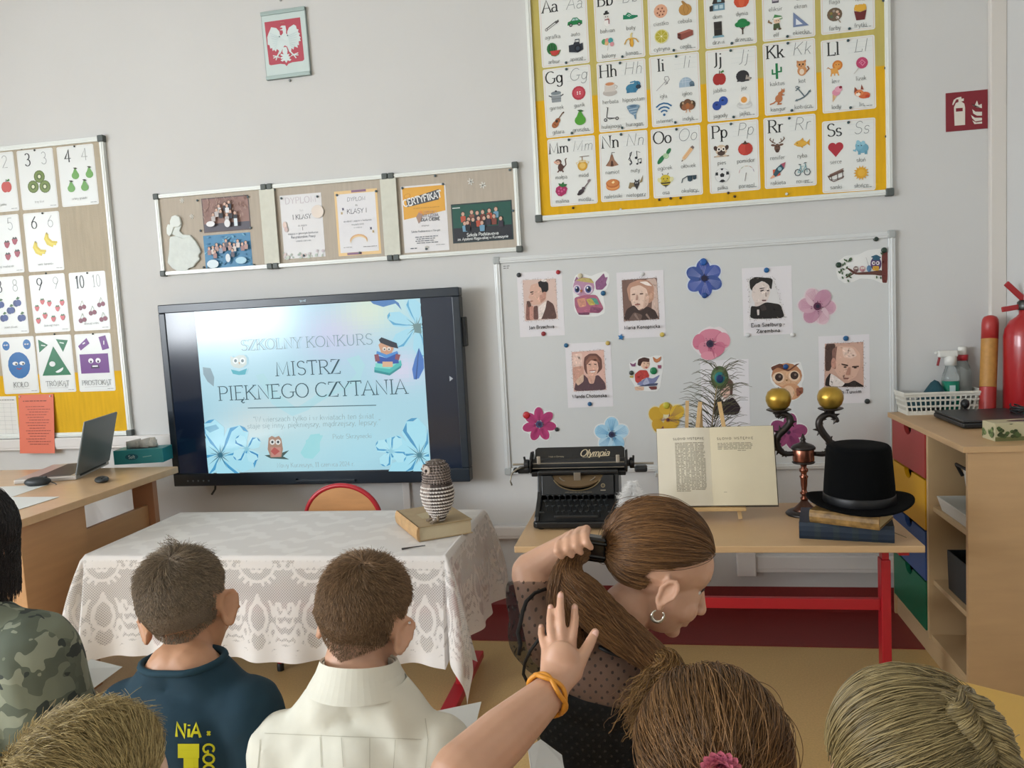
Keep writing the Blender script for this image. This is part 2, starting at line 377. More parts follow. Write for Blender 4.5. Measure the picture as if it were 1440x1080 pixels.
z1, z0 = onY(1150, 779).z, onY(1150, 802).z
duct('trim_4', onY(1045, 790).x, XR, z0, z1, True)
xa, xb = onY(1389, 300).x, XR
struct(MB().b2((xa, -.03, 0), (xb, 0, ZC)).build('trim_5', mat('column_paint', '#d2cdc6', .6), bevel=.004))
# ------------------------------------------------------------------ pin boards and whiteboard on the front wall
def board(name, label, cat, x0, x1, z0, z1, backm, fm=None, fw=.022, fd=.02, group=None, caps=True, bare=()):
    cx, cz = (x0+x1)/2, (z0+z1)/2; t = thing(name, label, cat, (cx, 0, cz)); W, H = (x1-x0)/2, (z1-z0)/2; fm = fm or M_ALUW
    MB().b2((-W+.004, -.010, -H+.004), (W-.004, 0, H-.004)).build('backing', backm, t)
    for (a, b) in (((-W, -fd, H-fw), (W, 0, H)), ((-W, -fd, -H), (W, 0, -H+fw)), ((-W, -fd, -H+fw), (-W+fw, 0, H-fw)), ((W-fw, -fd, -H+fw), (W, 0, H-fw))):
        mb = MB().b2(a, b); horiz = abs(b[0]-a[0]) > abs(b[2]-a[2]); c = [(a[i]+b[i])/2 for i in range(3)]
        if horiz: mb.box((c[0], -fd, c[2]), (2*W, .004, fw*.35))
        else: mb.box((c[0], -fd, c[2]), (fw*.35, .004, 2*(H-fw)))
        mb.build('frame_rail', fm, t, bevel=.002)
    if caps:
        for sx in (-1, 1):
            for sz in (-1, 1):
                MB().box((sx*(W-fw/2), -fd/2-.002, sz*(H-fw/2)), (fw+.010, fd+.008, fw+.010)).build('corner_cap', M_CAP, t, bevel=.005, seg=3)
    return t
def clothmat(name, low, high, zsplit, soft=.003, rough=.85):
    m = mat(name, low, rough, bump=.5, bscale=260); nt = m.node_tree; b = nt.nodes['Principled BSDF']
    tc = nt.nodes.new('ShaderNodeTexCoord'); sp = nt.nodes.new('ShaderNodeSeparateXYZ'); nt.links.new(tc.outputs['Object'], sp.inputs[0])
    r = nt.nodes.new('ShaderNodeMapRange'); r.inputs[1].default_value = zsplit-soft; r.inputs[2].default_value = zsplit+soft
    nt.links.new(sp.outputs[2], r.inputs[0]); mx = nt.nodes.new('ShaderNodeMix'); mx.data_type = 'RGBA'
    mx.inputs[6].default_value = (*lin(low), 1); mx.inputs[7].default_value = (*lin(high), 1)
    nt.links.new(r.outputs[0], mx.inputs[0])
    nz = nt.nodes.new('ShaderNodeTexNoise'); nz.inputs['Scale'].default_value = 9; mp = nt.nodes.new('ShaderNodeMapping'); mp.inputs['Scale'].default_value = (6, 1, .6)
    nt.links.new(tc.outputs['Object'], mp.inputs[0]); nt.links.new(mp.outputs[0], nz.inputs[0])
    r2 = nt.nodes.new('ShaderNodeMapRange'); r2.inputs[1].default_value = .3; r2.inputs[2].default_value = .7; r2.inputs[3].default_value = .93; r2.inputs[4].default_value = 1.06
    nt.links.new(nz.outputs[0], r2.inputs[0]); h = nt.nodes.new('ShaderNodeHueSaturation'); nt.links.new(mx.outputs[2], h.inputs['Color']); nt.links.new(r2.outputs[0], h.inputs['Value'])
    nt.links.new(h.outputs[0], b.inputs['Base Color']); return m
BF = .0102            # front face of a board backing
ax0, ax1 = onY(749, 160).x-.005, onY(1252, 140).x
az0 = (onY(757, 313).z+onY(1254, 273).z)/2; az1 = az0+1.36
acz = (az0+az1)/2
board('alphabet_board', 'large pin board covered in yellow paper, holding the alphabet cards', 'pin board', ax0, ax1, az0, az1, clothmat('alphabet_paper', '#d8a70e', '#bcae62', onY(1000, 118).z-acz))
lx1 = onY(168, 400).x; lx0 = lx1-1.75; lz1 = onY(149, 192).z; lz0 = onY(190, 611).z
board('number_board', 'beige and yellow pin board with number and shape cards above desk', 'pin board', lx0, lx1, lz0, lz1, clothmat('number_paper', '#d8a913', '#b3a894', onY(165, 521).z-(lz0+lz1)/2))
bz1 = (onY(218, 273).z+onY(728, 232).z)/2; bz0 = (onY(232, 387).z+onY(733, 354).z)/2
bx = [onY(225, 330).x, onY(382, 320).x, onY(551, 305).x, onY(731, 293).x]
M_LINEN = mat('linen', '#b8aea0', .9, var=.05, scale=10, stretch=(8, 1, .7), bump=.5, bscale=300)
for i, l in enumerate(('small linen pin board with silhouette and two group photos', 'middle linen pin board holding two plain diplomas', 'linen pin board holding orange certificate and dark class photo')):
    board('linen_board', l, 'pin board', bx[i]+.006*(i > 0), bx[i+1]-.006*(i < 2), bz0, bz1, M_LINEN, fw=.018, group='row of three linen boards')
# pale fabric strips over the two joints
for i in (1, 2):
    c = Vector((bx[i], -.022, (bz0+bz1)/2)); h = (bz1-bz0)/2-.02
    t = MB().box((0, 0, 0), (.075, .004, 2*h)).build('joint_strip', mat('strip_cloth', '#cfd0c4', .8, var=.04, scale=30), bevel=.0015)
    t.location = c; setp(t, ['pale cloth strip covering the joint left of the flower diploma', 'pale cloth strip covering the joint left of the orange certificate'][i-1], 'cloth strip', 'cloth strips on linen boards')
wx0 = onY(703.5, 516).x; wx1 = onY(1259, 489).x; wz1 = (onY(694, 366).z+onY(1256, 322).z)/2; wz0 = (onY(713, 666).z+onY(1262, 656).z)/2
WB = board('whiteboard', 'grey-white magnetic whiteboard with portraits and paper flowers', 'whiteboard', wx0, wx1, wz0, wz1, mat('whiteboard_enamel', '#cacccb', .28, spec=.5), fm=mat('alu_satin', '#d3d6d6', .35, .25), fw=.026, fd=.018, caps=False)
for sx in (-1, 1):
    for sz in (-1, 1):
        MB().box((sx*((wx1-wx0)/2-.013), -.011, sz*((wz1-wz0)/2-.013)), (.034, .022, .034)).build('corner_cap', mat('grey_cap', '#a5a9a8', .5), WB, bevel=.008, seg=3)
d = Draw(); d.fake(-.014, .014, .004, .006, '#777', 3); d.fake(-.014, .014, -.005, .006, '#777', 4); lg = d.build('maker_mark', WB, y=-BF); lg.location = (-(wx1-wx0)/2+.055, -BF, (wz1-wz0)/2-.045)
mb = MB().b2((onY(921, 660).x-WB.location.x, -.06, -(wz1-wz0)/2-.014), (onY(985, 660).x-WB.location.x, 0, -(wz1-wz0)/2+.004)); mb.build('pen_ledge', M_ALU, WB, bevel=.003)
# ------------------------------------------------------------------ printed cards
def hang(name, label, cat, px, py, y=-BF, group=None, tilt=0.0):
    p = onY(px, py, y); t = thing(name, label, cat, (p.x, y, p.z), 0, group); t.rotation_euler = (0, tilt, 0); return t
IC = {
'agrafka': 'l 6 12,28 80,70 #555;l 4 14,16 84,60 #777;e 12 22 9 9 #555;e 12 22 5 5 #ddd;p 70,60 92,78 96,64 80,52 #555',
'auto': 'p 2,32 6,52 24,58 40,76 66,76 84,58 98,54 97,32 #1c7a45;p 30,58 42,71 52,71 52,58 #a9c7c8;p 56,58 56,71 65,71 76,58 #a9c7c8;e 24 32 11 11 #333;e 24 32 5 5 #bbb;e 78 34 11 11 #333;e 78 34 5 5 #bbb',
'arbuz': 'e 42 54 34 38 #256b3a;l 5 28,30 26,76 #143f22;l 5 42,26 42,84 #143f22;l 5 56,32 57,74 #143f22;p 26,40 96,42 82,18 60,8 36,14 #b9403c;l 4 26,38 38,12 60,6 84,16 97,42 #2b7a3e',
'aparat': 'p 4,20 4,62 34,66 40,78 72,78 76,64 94,70 96,28 62,12 #2d333c;e 62 38 22 22 #171b22;e 62 38 13 13 #39434f;l 4 46,78 48,94 72,94 72,78 #2d333c',
'balwan': 'e 50 22 22 22 #d9d9d6;e 50 22 20 20 #e9e9e6;e 48 56 17 17 #d5d5d2;p 30,72 66,76 64,86 30,84 #333;p 38,84 58,86 56,98 40,96 #333;l 3 50,50 62,47 #c96a2a;l 6 36,42 62,42 62,14 #8a4a52;e 43 60 3 3 #333;e 55 60 3 3 #333',
'buty': 'p 4,28 6,58 20,54 36,70 52,62 60,52 96,46 98,32 60,24 #1c7f5c;p 2,20 4,30 60,26 98,36 98,28 60,16 #dfe6e2;l 3 38,58 56,48 #e6efe9;l 3 30,52 48,42 #e6efe9',
'balony': 'e 26 62 17 18 #4f9a66;e 46 66 16 17 #d98f86;e 66 66 16 17 #3e9a9a;e 74 42 13 14 #cf8f96;e 40 50 12 12 #d7b07a;l 2 50,40 44,6 #aaa',
'banan': 'l 10 50,60 48,84 56,96 #d9c98a;p 34,66 60,66 64,26 54,6 44,22 #d8a63e;l 7 36,64 18,54 6,30 #c9a04a;l 7 58,64 80,56 94,34 #c9a04a;l 6 46,60 40,34 46,12 #b9822e',
'ciastko': 'e 50 50 42 42 #d7a487;e 36 64 5 5 #7a3f2c;e 60 66 5 5 #7a3f2c;e 50 48 5 5 #7a3f2c;e 30 40 5 5 #7a3f2c;e 70 46 5 5 #7a3f2c;e 42 26 5 5 #7a3f2c;e 62 28 5 5 #7a3f2c',
'cebula': 'e 54 42 40 36 #b98b4c;p 40,74 66,74 40,98 30,94 #a77e48;l 2 50,76 44,40 54,8 #8f6430;l 2 58,76 76,44 62,10 #8f6430',
'cytryna': 'e 50 50 44 44 #d9d49a;e 50 50 38 38 #b3a93a;l 2 50,12 50,88 #ddd7a0;l 2 14,50 86,50 #ddd7a0;l 2 24,24 76,76 #ddd7a0;l 2 24,76 76,24 #ddd7a0;e 50 50 5 5 #efeccb',
'cegla': 'p 2,28 2,58 74,76 98,66 98,38 24,14 #8c4e44;p 2,58 74,76 98,66 24,52 #a8675a;p 2,28 2,58 24,52 24,14 #6d3a33;e 13 46 5 5 #43231f;e 13 30 5 5 #43231f',
'dom': 'p 4,10 4,40 26,46 26,10 #2f3338;p 26,10 26,52 96,52 96,10 #6f93a6;p 20,52 34,86 96,86 98,52 #33302f;p 52,60 52,76 76,76 76,60 #8fb6c4;p 34,20 34,42 56,42 56,20 #b5ccd3;p 64,20 64,42 86,42 86,20 #b5ccd3',
'dynia': 'e 50 48 46 38 #c8563a;e 30 48 20 36 #c65034;e 70 48 20 36 #c65034;e 50 48 18 37 #d1603f;l 7 50,82 54,98 #5c6b34',
'drzwi': 'p 26,12 26,98 74,98 74,12 #3c3937;p 32,56 32,90 68,90 68,56 #2c2a29;p 32,18 32,50 68,50 68,18 #2c2a29;p 16,2 20,14 82,14 86,2 #7aa2b2',
'drzewo': 'l 8 50,4 50,46 #4e4238;l 4 50,30 34,50 #4e4238;l 4 50,30 68,52 #4e4238;e 50 78 30 20 #1f7a45;e 24 64 20 15 #1f7a45;e 76 64 20 15 #1f7a45;e 50 60 30 16 #24824b',
'eliksir': 'p 30,10 30,54 42,62 42,90 58,90 58,62 70,54 70,10 #55505c;p 40,90 40,98 60,98 60,90 #8a7f6d;p 34,20 34,40 66,40 66,20 #b9b3bd',
'ekran': 'p 2,34 2,92 98,92 98,34 #4a5259;p 7,40 7,87 93,87 93,40 #8c979c;p 40,20 60,20 62,34 38,34 #5d666b;p 26,10 74,10 70,20 30,20 #5d666b',
'elf': 'p 30,66 44,96 84,84 90,66 70,62 #4d8a55;e 56 56 20 17 #e2c3a8;p 34,66 86,70 84,78 36,76 #e8e4da;p 34,10 36,40 70,44 76,14 #4b5a3c;l 9 28,44 6,56 10,66 #8a6f52;e 72 8 10 6 #5d4a38;e 44 8 10 6 #5d4a38;e 52 58 3 3 #333;e 64 58 3 3 #333',
'ekierka': 'p 4,8 6,96 96,10 #7485a8;p 20,20 21,58 60,21 #dfe3e8',
'flaga': 'l 4 20,4 20,98 #777;p 22,60 22,96 92,96 92,78 #e8e4e0;p 22,60 92,60 92,78 22,78 #c04440',
'foka': 'e 50 40 44 24 #8a9299;e 80 56 16 16 #8a9299;e 84 58 3 3 #222',
'farby': 'e 50 54 44 40 #6a5948;e 66 34 9 9 #d9d4cf;e 30 62 8 8 #8a7a3c;e 46 74 8 8 #9a8f84;e 66 68 9 8 #d4b9a0;e 74 54 7 7 #c98f7c;e 32 42 8 8 #4e6a54;l 5 60,36 84,2 #8a7a68',
'frytki': 'e 50 74 36 22 #d7a741;p 14,62 20,94 32,96 40,82 60,84 68,98 82,92 86,62 #dba93c;p 14,60 26,4 74,4 86,60 50,50 #6b2a2c',
'garnek': 'p 20,8 18,52 82,52 80,8 #8d9498;e 50 56 34 7 #b4babd;e 50 66 34 12 #7c878c;e 50 78 7 5 #32363a;l 7 20,44 2,54 #4a4f53;l 7 80,44 98,54 #4a4f53;l 3 18,30 82,30 #6a7276',
'guzik': 'e 50 50 44 44 #b23c4b;e 50 50 32 32 #c24c5b;e 42 56 4 4 #eee;e 58 56 4 4 #eee;e 42 44 4 4 #eee;e 58 44 4 4 #eee',
'gitara': 'e 34 22 26 20 #a0603c 40;e 50 44 20 16 #a0603c 40;e 44 42 9 9 #3b2a22;l 6 50,48 88,94 #6b4a36;l 3 26,26 40,14 #3b2a22;p 84,90 92,99 98,94 90,86 #4a3428',
'gruszka': 'e 50 32 36 31 #4f9a34;p 24,50 36,72 42,86 60,86 66,72 78,50 #4f9a34;p 44,88 34,98 60,98 76,88 60,84 #2f6b34;l 5 52,84 46,98 #4b3a28',
'herbata': 'e 50 30 46 22 #b7b1ab;p 14,36 18,84 84,90 86,36 #ccc6bf;e 50 84 34 14 #d8d2cb;e 50 84 28 10 #c98a60;l 5 84,76 98,66 88,50 #c2bcb5',
'hipopotam': 'e 44 44 40 28 #3f7fa0;p 8,16 10,44 28,44 28,16 #3a7697;p 52,16 52,44 70,44 70,16 #3a7697;e 76 66 22 20 #3f7fa0;e 84 50 17 14 #2a3a4a;e 62 84 6 6 #3f7fa0;e 78 72 3 3 #222;p 30,76 54,78 60,88 34,84 #3f7fa0',
'hulajnoga': 'l 4 22,94 32,94 22,30 40,20 88,24 #444;e 14 16 11 11 #444;e 14 16 5 5 #ccc;e 88 20 11 11 #444;e 88 20 5 5 #ccc;l 5 26,28 84,22 #555',
'huragan': 'e 46 84 42 13 #7f9aae;p 6,78 24,44 48,28 54,4 62,4 62,34 72,56 86,80 #6d8aa2;l 4 16,66 76,72 #b7c7d2;l 4 26,50 68,54 #b7c7d2;l 4 46,34 64,38 #b7c7d2;e 46 86 24 6 #4f6b84',
'igla': 'l 3 8,10 60,56 74,74 #999;l 4 60,56 74,50 92,72 84,92 66,92 60,76 70,62 80,50 62,42 #999',
'igloo': 'e 46 30 42 44 #9fb4c6 0 0 180;p 4,14 4,32 88,32 88,14 #9fb4c6;e 82 26 16 22 #5f7688 0 0 180;p 70,14 70,28 98,28 98,14 #4d6475;l 2 8,46 80,46 #c9d6df;l 2 18,60 72,60 #c9d6df;l 2 44,16 44,74 #c9d6df;l 2 26,32 26,64 #c9d6df',
'internet': 'e 50 12 8 8 #2d6695;l 9 30,30 40,37 50,39 60,37 70,30 #2d6695;l 9 16,46 32,57 50,61 68,57 84,46 #2d6695;l 9 2,62 24,78 50,84 76,78 98,62 #2d6695',
'indyk': 'e 26 54 24 30 #4a3a2c 20;e 74 54 24 30 #4a3a2c -20;e 50 66 26 28 #6a4a34;e 32 44 20 20 #8f5e42;e 68 44 20 20 #8f5e42;e 50 50 12 20 #a8663c;e 22 70 6 8 #b9a283;e 78 70 6 8 #b9a283;l 4 44,26 38,10 #d18a3c;l 4 58,26 64,10 #d18a3c',
'jablko': 'e 38 42 28 36 #a3302e;e 62 42 28 36 #a3302e;l 5 50,74 54,94 #3d2a20;p 54,84 76,96 80,84 64,78 #3f7a3a',
'jez': 'e 44 46 40 36 #2f2f33;p 60,22 66,52 96,30 88,18 #a39a90;e 94 30 4 4 #222;e 76 40 3 3 #222;p 8,14 84,14 80,24 12,24 #3a3a3d',
'jagody': 'e 30 36 28 28 #2b4a96;e 70 62 28 28 #3355a6;e 66 66 8 6 #1c2f66;e 28 42 8 6 #1c2f66',
'jajko': 'e 50 26 46 24 #c6c8c6;e 50 62 34 34 #e6e4de;e 48 56 19 19 #dd9b4c;p 6,30 26,20 50,28 74,20 94,30 88,12 50,2 12,12 #d5d7d5',
'kaktus': 'l 14 50,2 50,96 #1f7a4a;l 9 50,34 24,34 24,62 #1f7a4a;l 9 50,44 76,44 76,72 #1f7a4a',
'kot': 'e 52 34 28 30 #c98d5c;e 48 70 28 24 #cf9766;p 22,80 22,98 42,90 #b9794c;p 76,80 76,98 56,90 #b9794c;l 8 76,24 92,42 84,58 #8f5e42;e 38 72 5 6 #2c241e;e 58 72 5 6 #2c241e;e 50 28 14 18 #e6d3bd;e 48 62 4 3 #7a3f3c',
'kangur': 'e 56 36 22 24 #b9744a;e 66 62 14 16 #b9744a;e 80 78 13 9 #b9744a 10;p 74,84 72,98 82,88 #b9744a;p 84,86 90,98 92,84 #b9744a;l 8 44,26 24,12 2,6 #b9744a;l 10 60,22 50,4 72,4 #b06a42;l 6 74,56 90,56 #b06a42',
'kotwica': 'l 7 22,86 62,32 #5f7078;l 8 8,14 36,20 62,32 80,48 92,66 #5f7078;e 18 92 9 9 #5f7078;e 18 92 4 4 #eee;l 6 10,72 34,92 #5f7078;p 82,54 98,74 98,56 #5f7078;p 2,10 16,24 20,8 #5f7078',
'lew': 'e 64 66 30 30 #cf7d33;e 64 66 19 19 #dd9a4c;p 26,18 24,50 62,52 70,18 #dda04f;l 7 30,24 24,4 #dda04f;l 7 62,24 70,4 #dda04f;l 7 46,24 46,6 #dda04f;l 4 26,44 8,58 2,50 #b9773c;e 56 70 3 3 #43301f;e 72 70 3 3 #43301f',
'lizak': 'e 58 64 34 34 #b9436a;l 4 40,64 58,82 76,64 60,48 50,62 60,68 #d98aa5;l 4 40,38 10,4 #c8c4be',
'lody': 'p 30,48 66,56 30,2 #d9b48a;e 52 60 24 20 #d98fa5;e 66 78 22 18 #e0a3b4;e 78 88 9 8 #8c2a3c;l 2 36,44 40,16 #b98d60',
'lis': 'e 66 26 34 20 #c9643c;e 36 42 26 20 #d9824e;p 8,44 12,80 30,60 #8f4530;p 46,62 52,92 64,58 #8f4530;e 30 34 14 10 #eee0d0;e 26 44 3 3 #3a241c;e 44 44 3 3 #3a241c;e 84 18 14 10 #b9482e',
'malpa': 'e 50 36 18 26 #5a3d36;e 36 72 22 18 #5a3d36;e 34 68 15 13 #d9b09a;e 14 72 7 8 #d9a590;l 6 64,28 86,52 82,84 92,92 #5a3d36;l 8 44,22 28,6 #5a3d36;l 8 58,22 66,4 #5a3d36;l 6 56,48 76,38 #5a3d36;e 30 72 3 3 #222;e 42 72 3 3 #222',
'miod': 'e 46 34 32 32 #cfa03c;e 46 64 26 8 #d9c79a;e 46 34 20 18 #e0bd6a;l 5 46,66 46,92 #8f6b3c;l 4 30,92 92,94 #7a6a5a;l 4 14,40 6,56 18,60 #d9c79a;l 4 78,40 88,56 74,60 #d9c79a',
'malina': 'p 14,62 8,36 24,10 46,4 76,20 88,52 70,72 40,76 #a3295c;e 30 40 7 7 #c65a88;e 50 36 7 7 #c65a88;e 46 56 7 7 #c65a88;e 66 46 7 7 #c65a88;e 30 22 6 6 #c65a88;p 34,74 30,90 50,84 64,98 66,82 88,80 76,66 54,62 #2f6b3a',
'miotla': 'l 6 38,34 74,74 88,92 #6a5a5c;e 30 24 22 14 #3c3438 30;e 20 12 18 10 #2f282c 20;e 46 44 12 10 #54484c;e 84 90 12 8 #8a7a7c 40',
'namiot': 'p 8,16 34,50 44,84 56,84 66,50 92,16 50,8 #96705a;p 40,12 44,40 50,48 56,40 60,12 #4a2f24;e 50 88 4 4 #555;l 3 50,84 50,98 70,96 #555;l 2 50,84 34,50 14,16 #5c4133',
'nuty': 'l 4 16,8 30,20 22,34 10,44 24,70 30,92 20,84 18,50 30,26 14,14 #3c4048;e 58 52 9 8 #2f333a;l 3 64,56 62,94 84,84 #2f333a;l 4 66,40 90,46 #2f333a;e 64 14 7 6 #2f333a;e 84 20 7 6 #2f333a;l 3 70,16 68,40 #2f333a;l 3 90,22 90,46 #2f333a',
'nalesniki': 'e 50 36 44 26 #c97a44;e 50 42 44 26 #d9975a;e 50 56 44 28 #b96a3a;e 50 60 38 22 #c9814a;p 42,62 54,72 64,64 52,54 #efd9a5',
'nietoperz': 'p 2,20 12,54 40,50 56,30 70,40 98,96 92,54 74,44 60,20 30,26 14,12 #8a7a5a;e 56 42 18 20 #3a3a3c;p 44,56 44,74 54,62 #3a3a3c;p 62,60 74,74 72,54 #3a3a3c;p 46,22 56,4 66,24 #3a3a3c;e 50 48 3 3 #ddd;e 60 48 3 3 #ddd',
'ogorek': 'e 28 28 34 14 #2f7a4e 50;e 78 76 22 12 #2f7a4e 55;e 60 48 18 17 #8fb98f;e 62 46 11 11 #c9d9b9;e 56 52 14 13 #a9c9a0',
'olowek': 'p 10,6 16,30 66,88 84,74 34,16 #e0b78a;p 66,88 84,74 92,86 80,98 #7a6a66;p 8,2 14,26 28,14 #d9c7ad;p 8,2 11,13 19,9 #333;l 2 24,24 74,82 #c99a68',
'osa': 'e 50 50 36 36 #c9b53a;p 18,38 82,38 76,28 24,28 #4a4230;p 28,22 72,22 60,14 40,14 #4a4230;e 38 60 4 4 #4a3a20;e 62 60 4 4 #4a3a20;e 12 54 12 16 #d9d6a5 20;e 88 54 12 16 #d9d6a5 -20;l 3 38,48 50,43 62,48 #4a3a20;l 4 36,84 30,96 #4a4230;l 4 64,84 70,96 #4a4230;p 46,14 54,14 50,2 #4a4230',
'okulary': 'p 42,34 40,62 72,62 70,34 56,28 #2f4450;p 74,42 74,64 98,64 96,44 86,38 #2f4450;l 5 98,64 40,64 10,48 4,24 #3c4a52;l 4 72,58 76,58 #3c4a52',
'pies': 'e 50 52 36 34 #cdb9a0;e 16 66 12 16 #4a3a34 20;e 84 66 12 16 #4a3a34 -20;e 50 36 24 18 #4f3f38;e 36 58 12 13 #efe9e0;e 64 58 12 13 #efe9e0;e 36 58 6 7 #2c241f;e 64 58 6 7 #2c241f;e 50 46 7 5 #2c241f;l 7 4,14 96,14 #a39482;e 28 16 10 7 #cdb9a0;e 72 16 10 7 #cdb9a0',
'pomidor': 'e 50 46 45 40 #b83f36;e 34 48 18 36 #c0463b;e 66 48 18 36 #b23930;p 26,80 40,84 50,98 58,84 76,82 58,74 42,74 #4b3a2c',
'pilka': 'e 50 50 46 46 #b9bdbf;e 50 50 44 44 #dfe1e0;p 40,40 36,56 50,66 64,56 60,40 #2c2f33;p 8,52 10,70 24,72 26,52 #2c2f33;p 92,52 90,70 76,72 74,52 #2c2f33;p 30,12 44,24 56,24 70,12 50,6 #2c2f33;p 40,90 50,80 60,90 50,94 #2c2f33',
'parasol': 'e 52 52 46 44 #8a5a9a 0 0 36;e 52 52 46 44 #b9633c 0 36 72;e 52 52 46 44 #c99a3c 0 72 108;e 52 52 46 44 #7a9a4e 0 108 144;e 52 52 46 44 #b94a56 0 144 180;l 4 50,54 40,2 #8f8a86',
'renifer': 'e 50 34 18 26 #6b4e40;e 26 52 14 7 #6b4e40 -10;e 74 52 14 7 #6b4e40 10;e 50 16 12 11 #4a352c;l 6 40,62 22,70 6,88 12,98 #6a5242;l 5 24,70 28,90 #6a5242;l 6 60,62 78,70 94,88 88,98 #6a5242;l 5 76,70 72,90 #6a5242;e 44 42 3 3 #1f1713;e 57 42 3 3 #1f1713',
'ryba': 'e 44 48 36 20 #d7a842;p 74,50 98,72 94,50 98,30 #cf9a35;p 34,64 56,82 64,60 #cf9a35;p 40,30 54,20 56,34 #cf9a35;e 22 52 3 3 #43301f;e 10 46 8 6 #dfb65a',
'rakieta': 'p 22,26 40,62 70,88 88,60 54,24 36,12 #31525f;p 70,88 98,98 88,60 #a85468;e 62 58 12 12 #8fb3bb;p 22,26 20,56 38,58 #c9583c;p 40,14 66,20 62,36 #c9583c;p 22,26 2,4 10,2 36,12 #e0a587',
'rower': 'l 5 22,8 10,12 4,26 10,42 22,46 34,42 40,26 34,12 22,8 #4f575c;l 5 78,8 66,12 60,26 66,42 78,46 90,42 96,26 90,12 78,8 #4f575c;l 4 22,27 42,62 70,66 48,28 22,27 #7fb0b8;l 4 48,28 36,74 #6f9aa3;l 4 78,27 66,80 56,80 #6f9aa3;l 5 28,76 42,74 #444;l 4 62,84 74,84 #444',
'serce': 'e 30 64 25 26 #ab2f3c;e 70 64 25 26 #ab2f3c;p 7,54 50,2 93,54 70,70 50,58 30,70 #ab2f3c',
'slon': 'e 58 44 36 30 #6fa5bb;e 40 60 24 24 #7ab0c4;e 34 78 12 16 #8fc0d0 20;e 62 74 12 14 #8fc0d0;l 9 26,50 16,30 4,36 #7ab0c4;p 32,6 32,28 48,28 48,6 #649ab0;p 70,6 70,28 86,28 86,6 #649ab0;e 34 60 3 3 #222;e 52 60 3 3 #222',
'sanki': 'p 2,44 90,78 98,66 12,34 #6a5148;p 10,52 92,86 96,82 14,46 #7f6458;l 5 2,46 14,22 36,8 90,28 96,38 #6a5148;l 4 22,46 26,16 #54403a;l 4 58,56 60,18 #54403a;l 4 88,66 90,30 #54403a;l 3 14,22 40,18 90,34 #54403a',
'slonce': 'e 50 50 34 34 #dba52f;' + ''.join('p %d,%d %d,%d %d,%d #d9a53a;' % (50+30*math.cos(a-.2), 50+30*math.sin(a-.2), 50+47*math.cos(a), 50+47*math.sin(a), 50+30*math.cos(a+.2), 50+30*math.sin(a+.2)) for a in [k*PI/7 for k in range(14)]) + 'e 50 50 22 22 #e2b13e',
}
# spec tokens with a colour before the angle are normalised here
def _norm(s):
    out = []
    for sh in s.split(';'):
        t = sh.split()
        if t and not t[-1].startswith('#'):
            c = [k for k in t if k.startswith('#')]
            t = [k for k in t if not k.startswith('#')]+c
        out.append(' '.join(t))
    return ';'.join(out)
IC = {k: _norm(v) for k, v in IC.items()}
def pin(x, y, z, r, col, name, label, cat, group, dome=.5, n=12):
    mb = MB().lathe([(r*.55, 0), (r*.6, r*.3), (r, r*.45), (r*1.0, r*.8), (r*.8, r*1.15), (r*.3, r*1.3)], n=n)
    o = mb.build(name, mat('pin_'+col, col, .35), smooth=True); o.location = (x, y, z); o.rotation_euler = (PI/2, 0, 0)
    return setp(o, label, cat, group)
def pinp(px, py, r, col, name, label, cat, group, y=-BF-.0006):
    p = onY(px, py, y); return pin(p.x, y, p.z, r, col, name, label, cat, group)
CARDS = [('Aa', 795.5, 92, 'agrafka auto arbuz aparat', 1), ('Bb', 872.8, 83.8, 'bałwan buty balony banan', 1), ('Cc', 948.3, 74.5, 'ciastko cebula cytryna cegła', 1), ('Dd', 1027.7, 65, 'dom dynia drzwi drzewo', 1), ('Ee', 1109.6, 55, 'eliksir ekran elf ekierka', 1), ('Ff', 1192.4, 45.3, 'flaga foka farby frytki', 1),
 ('Gg', 799, 142.8, 'garnek guzik gitara gruszka', 0), ('Hh', 874.8, 134.5, 'herbata hipopotam hulajnoga huragan', 0), ('Ii', 949.6, 126.3, 'igła igloo internet indyk', 0), ('Jj', 1029.3, 118.3, 'jabłko jeż jagody jajko', 0), ('Kk', 1110.6, 108.5, 'kaktus kot kangur kotwica', 0), ('Ll', 1193, 104.8, 'lew lizak lody lis', 0),
 ('Mm', 805, 241, 'małpa miód malina miotła', 0), ('Nn', 877.5, 234, 'namiot nuty naleśniki nietoperz', 0), ('Oo', 951.7, 227.8, 'ogórek ołówek osa okulary', 0), ('Pp', 1032, 220.5, 'pies pomidor piłka parasol', 0), ('Rr', 1110.9, 213.3, 'renifer ryba rakieta rower', 0), ('Ss', 1193.5, 219, 'serce słoń sanki słońce', 0)]
_plain = str.maketrans('łóęąśńżćź', 'loeasnzcz')
EN = {'Aa': 'safety pin, car and watermelon', 'Bb': 'snowman, shoe and banana', 'Cc': 'cookie, onion and brick', 'Dd': 'house, door and tree', 'Ee': 'potion, elf and set square', 'Ff': 'paint palette and french fries', 'Gg': 'pot, button, guitar and pear', 'Hh': 'tea, hippo, scooter and whirlwind', 'Ii': 'needle, igloo and turkey', 'Jj': 'apple, hedgehog, berries and egg', 'Kk': 'cactus, cat, kangaroo and anchor', 'Ll': 'lion, lollipop, ice cream and fox', 'Mm': 'monkey, honey, raspberry and broom', 'Nn': 'tent, notes, pancakes and bat', 'Oo': 'cucumber, pencil, wasp and sunglasses', 'Pp': 'dog, tomato, football and umbrella', 'Rr': 'reindeer, fish, rocket and bicycle', 'Ss': 'heart, elephant, sledge and sun'}
CW, CHH = .2045, .287
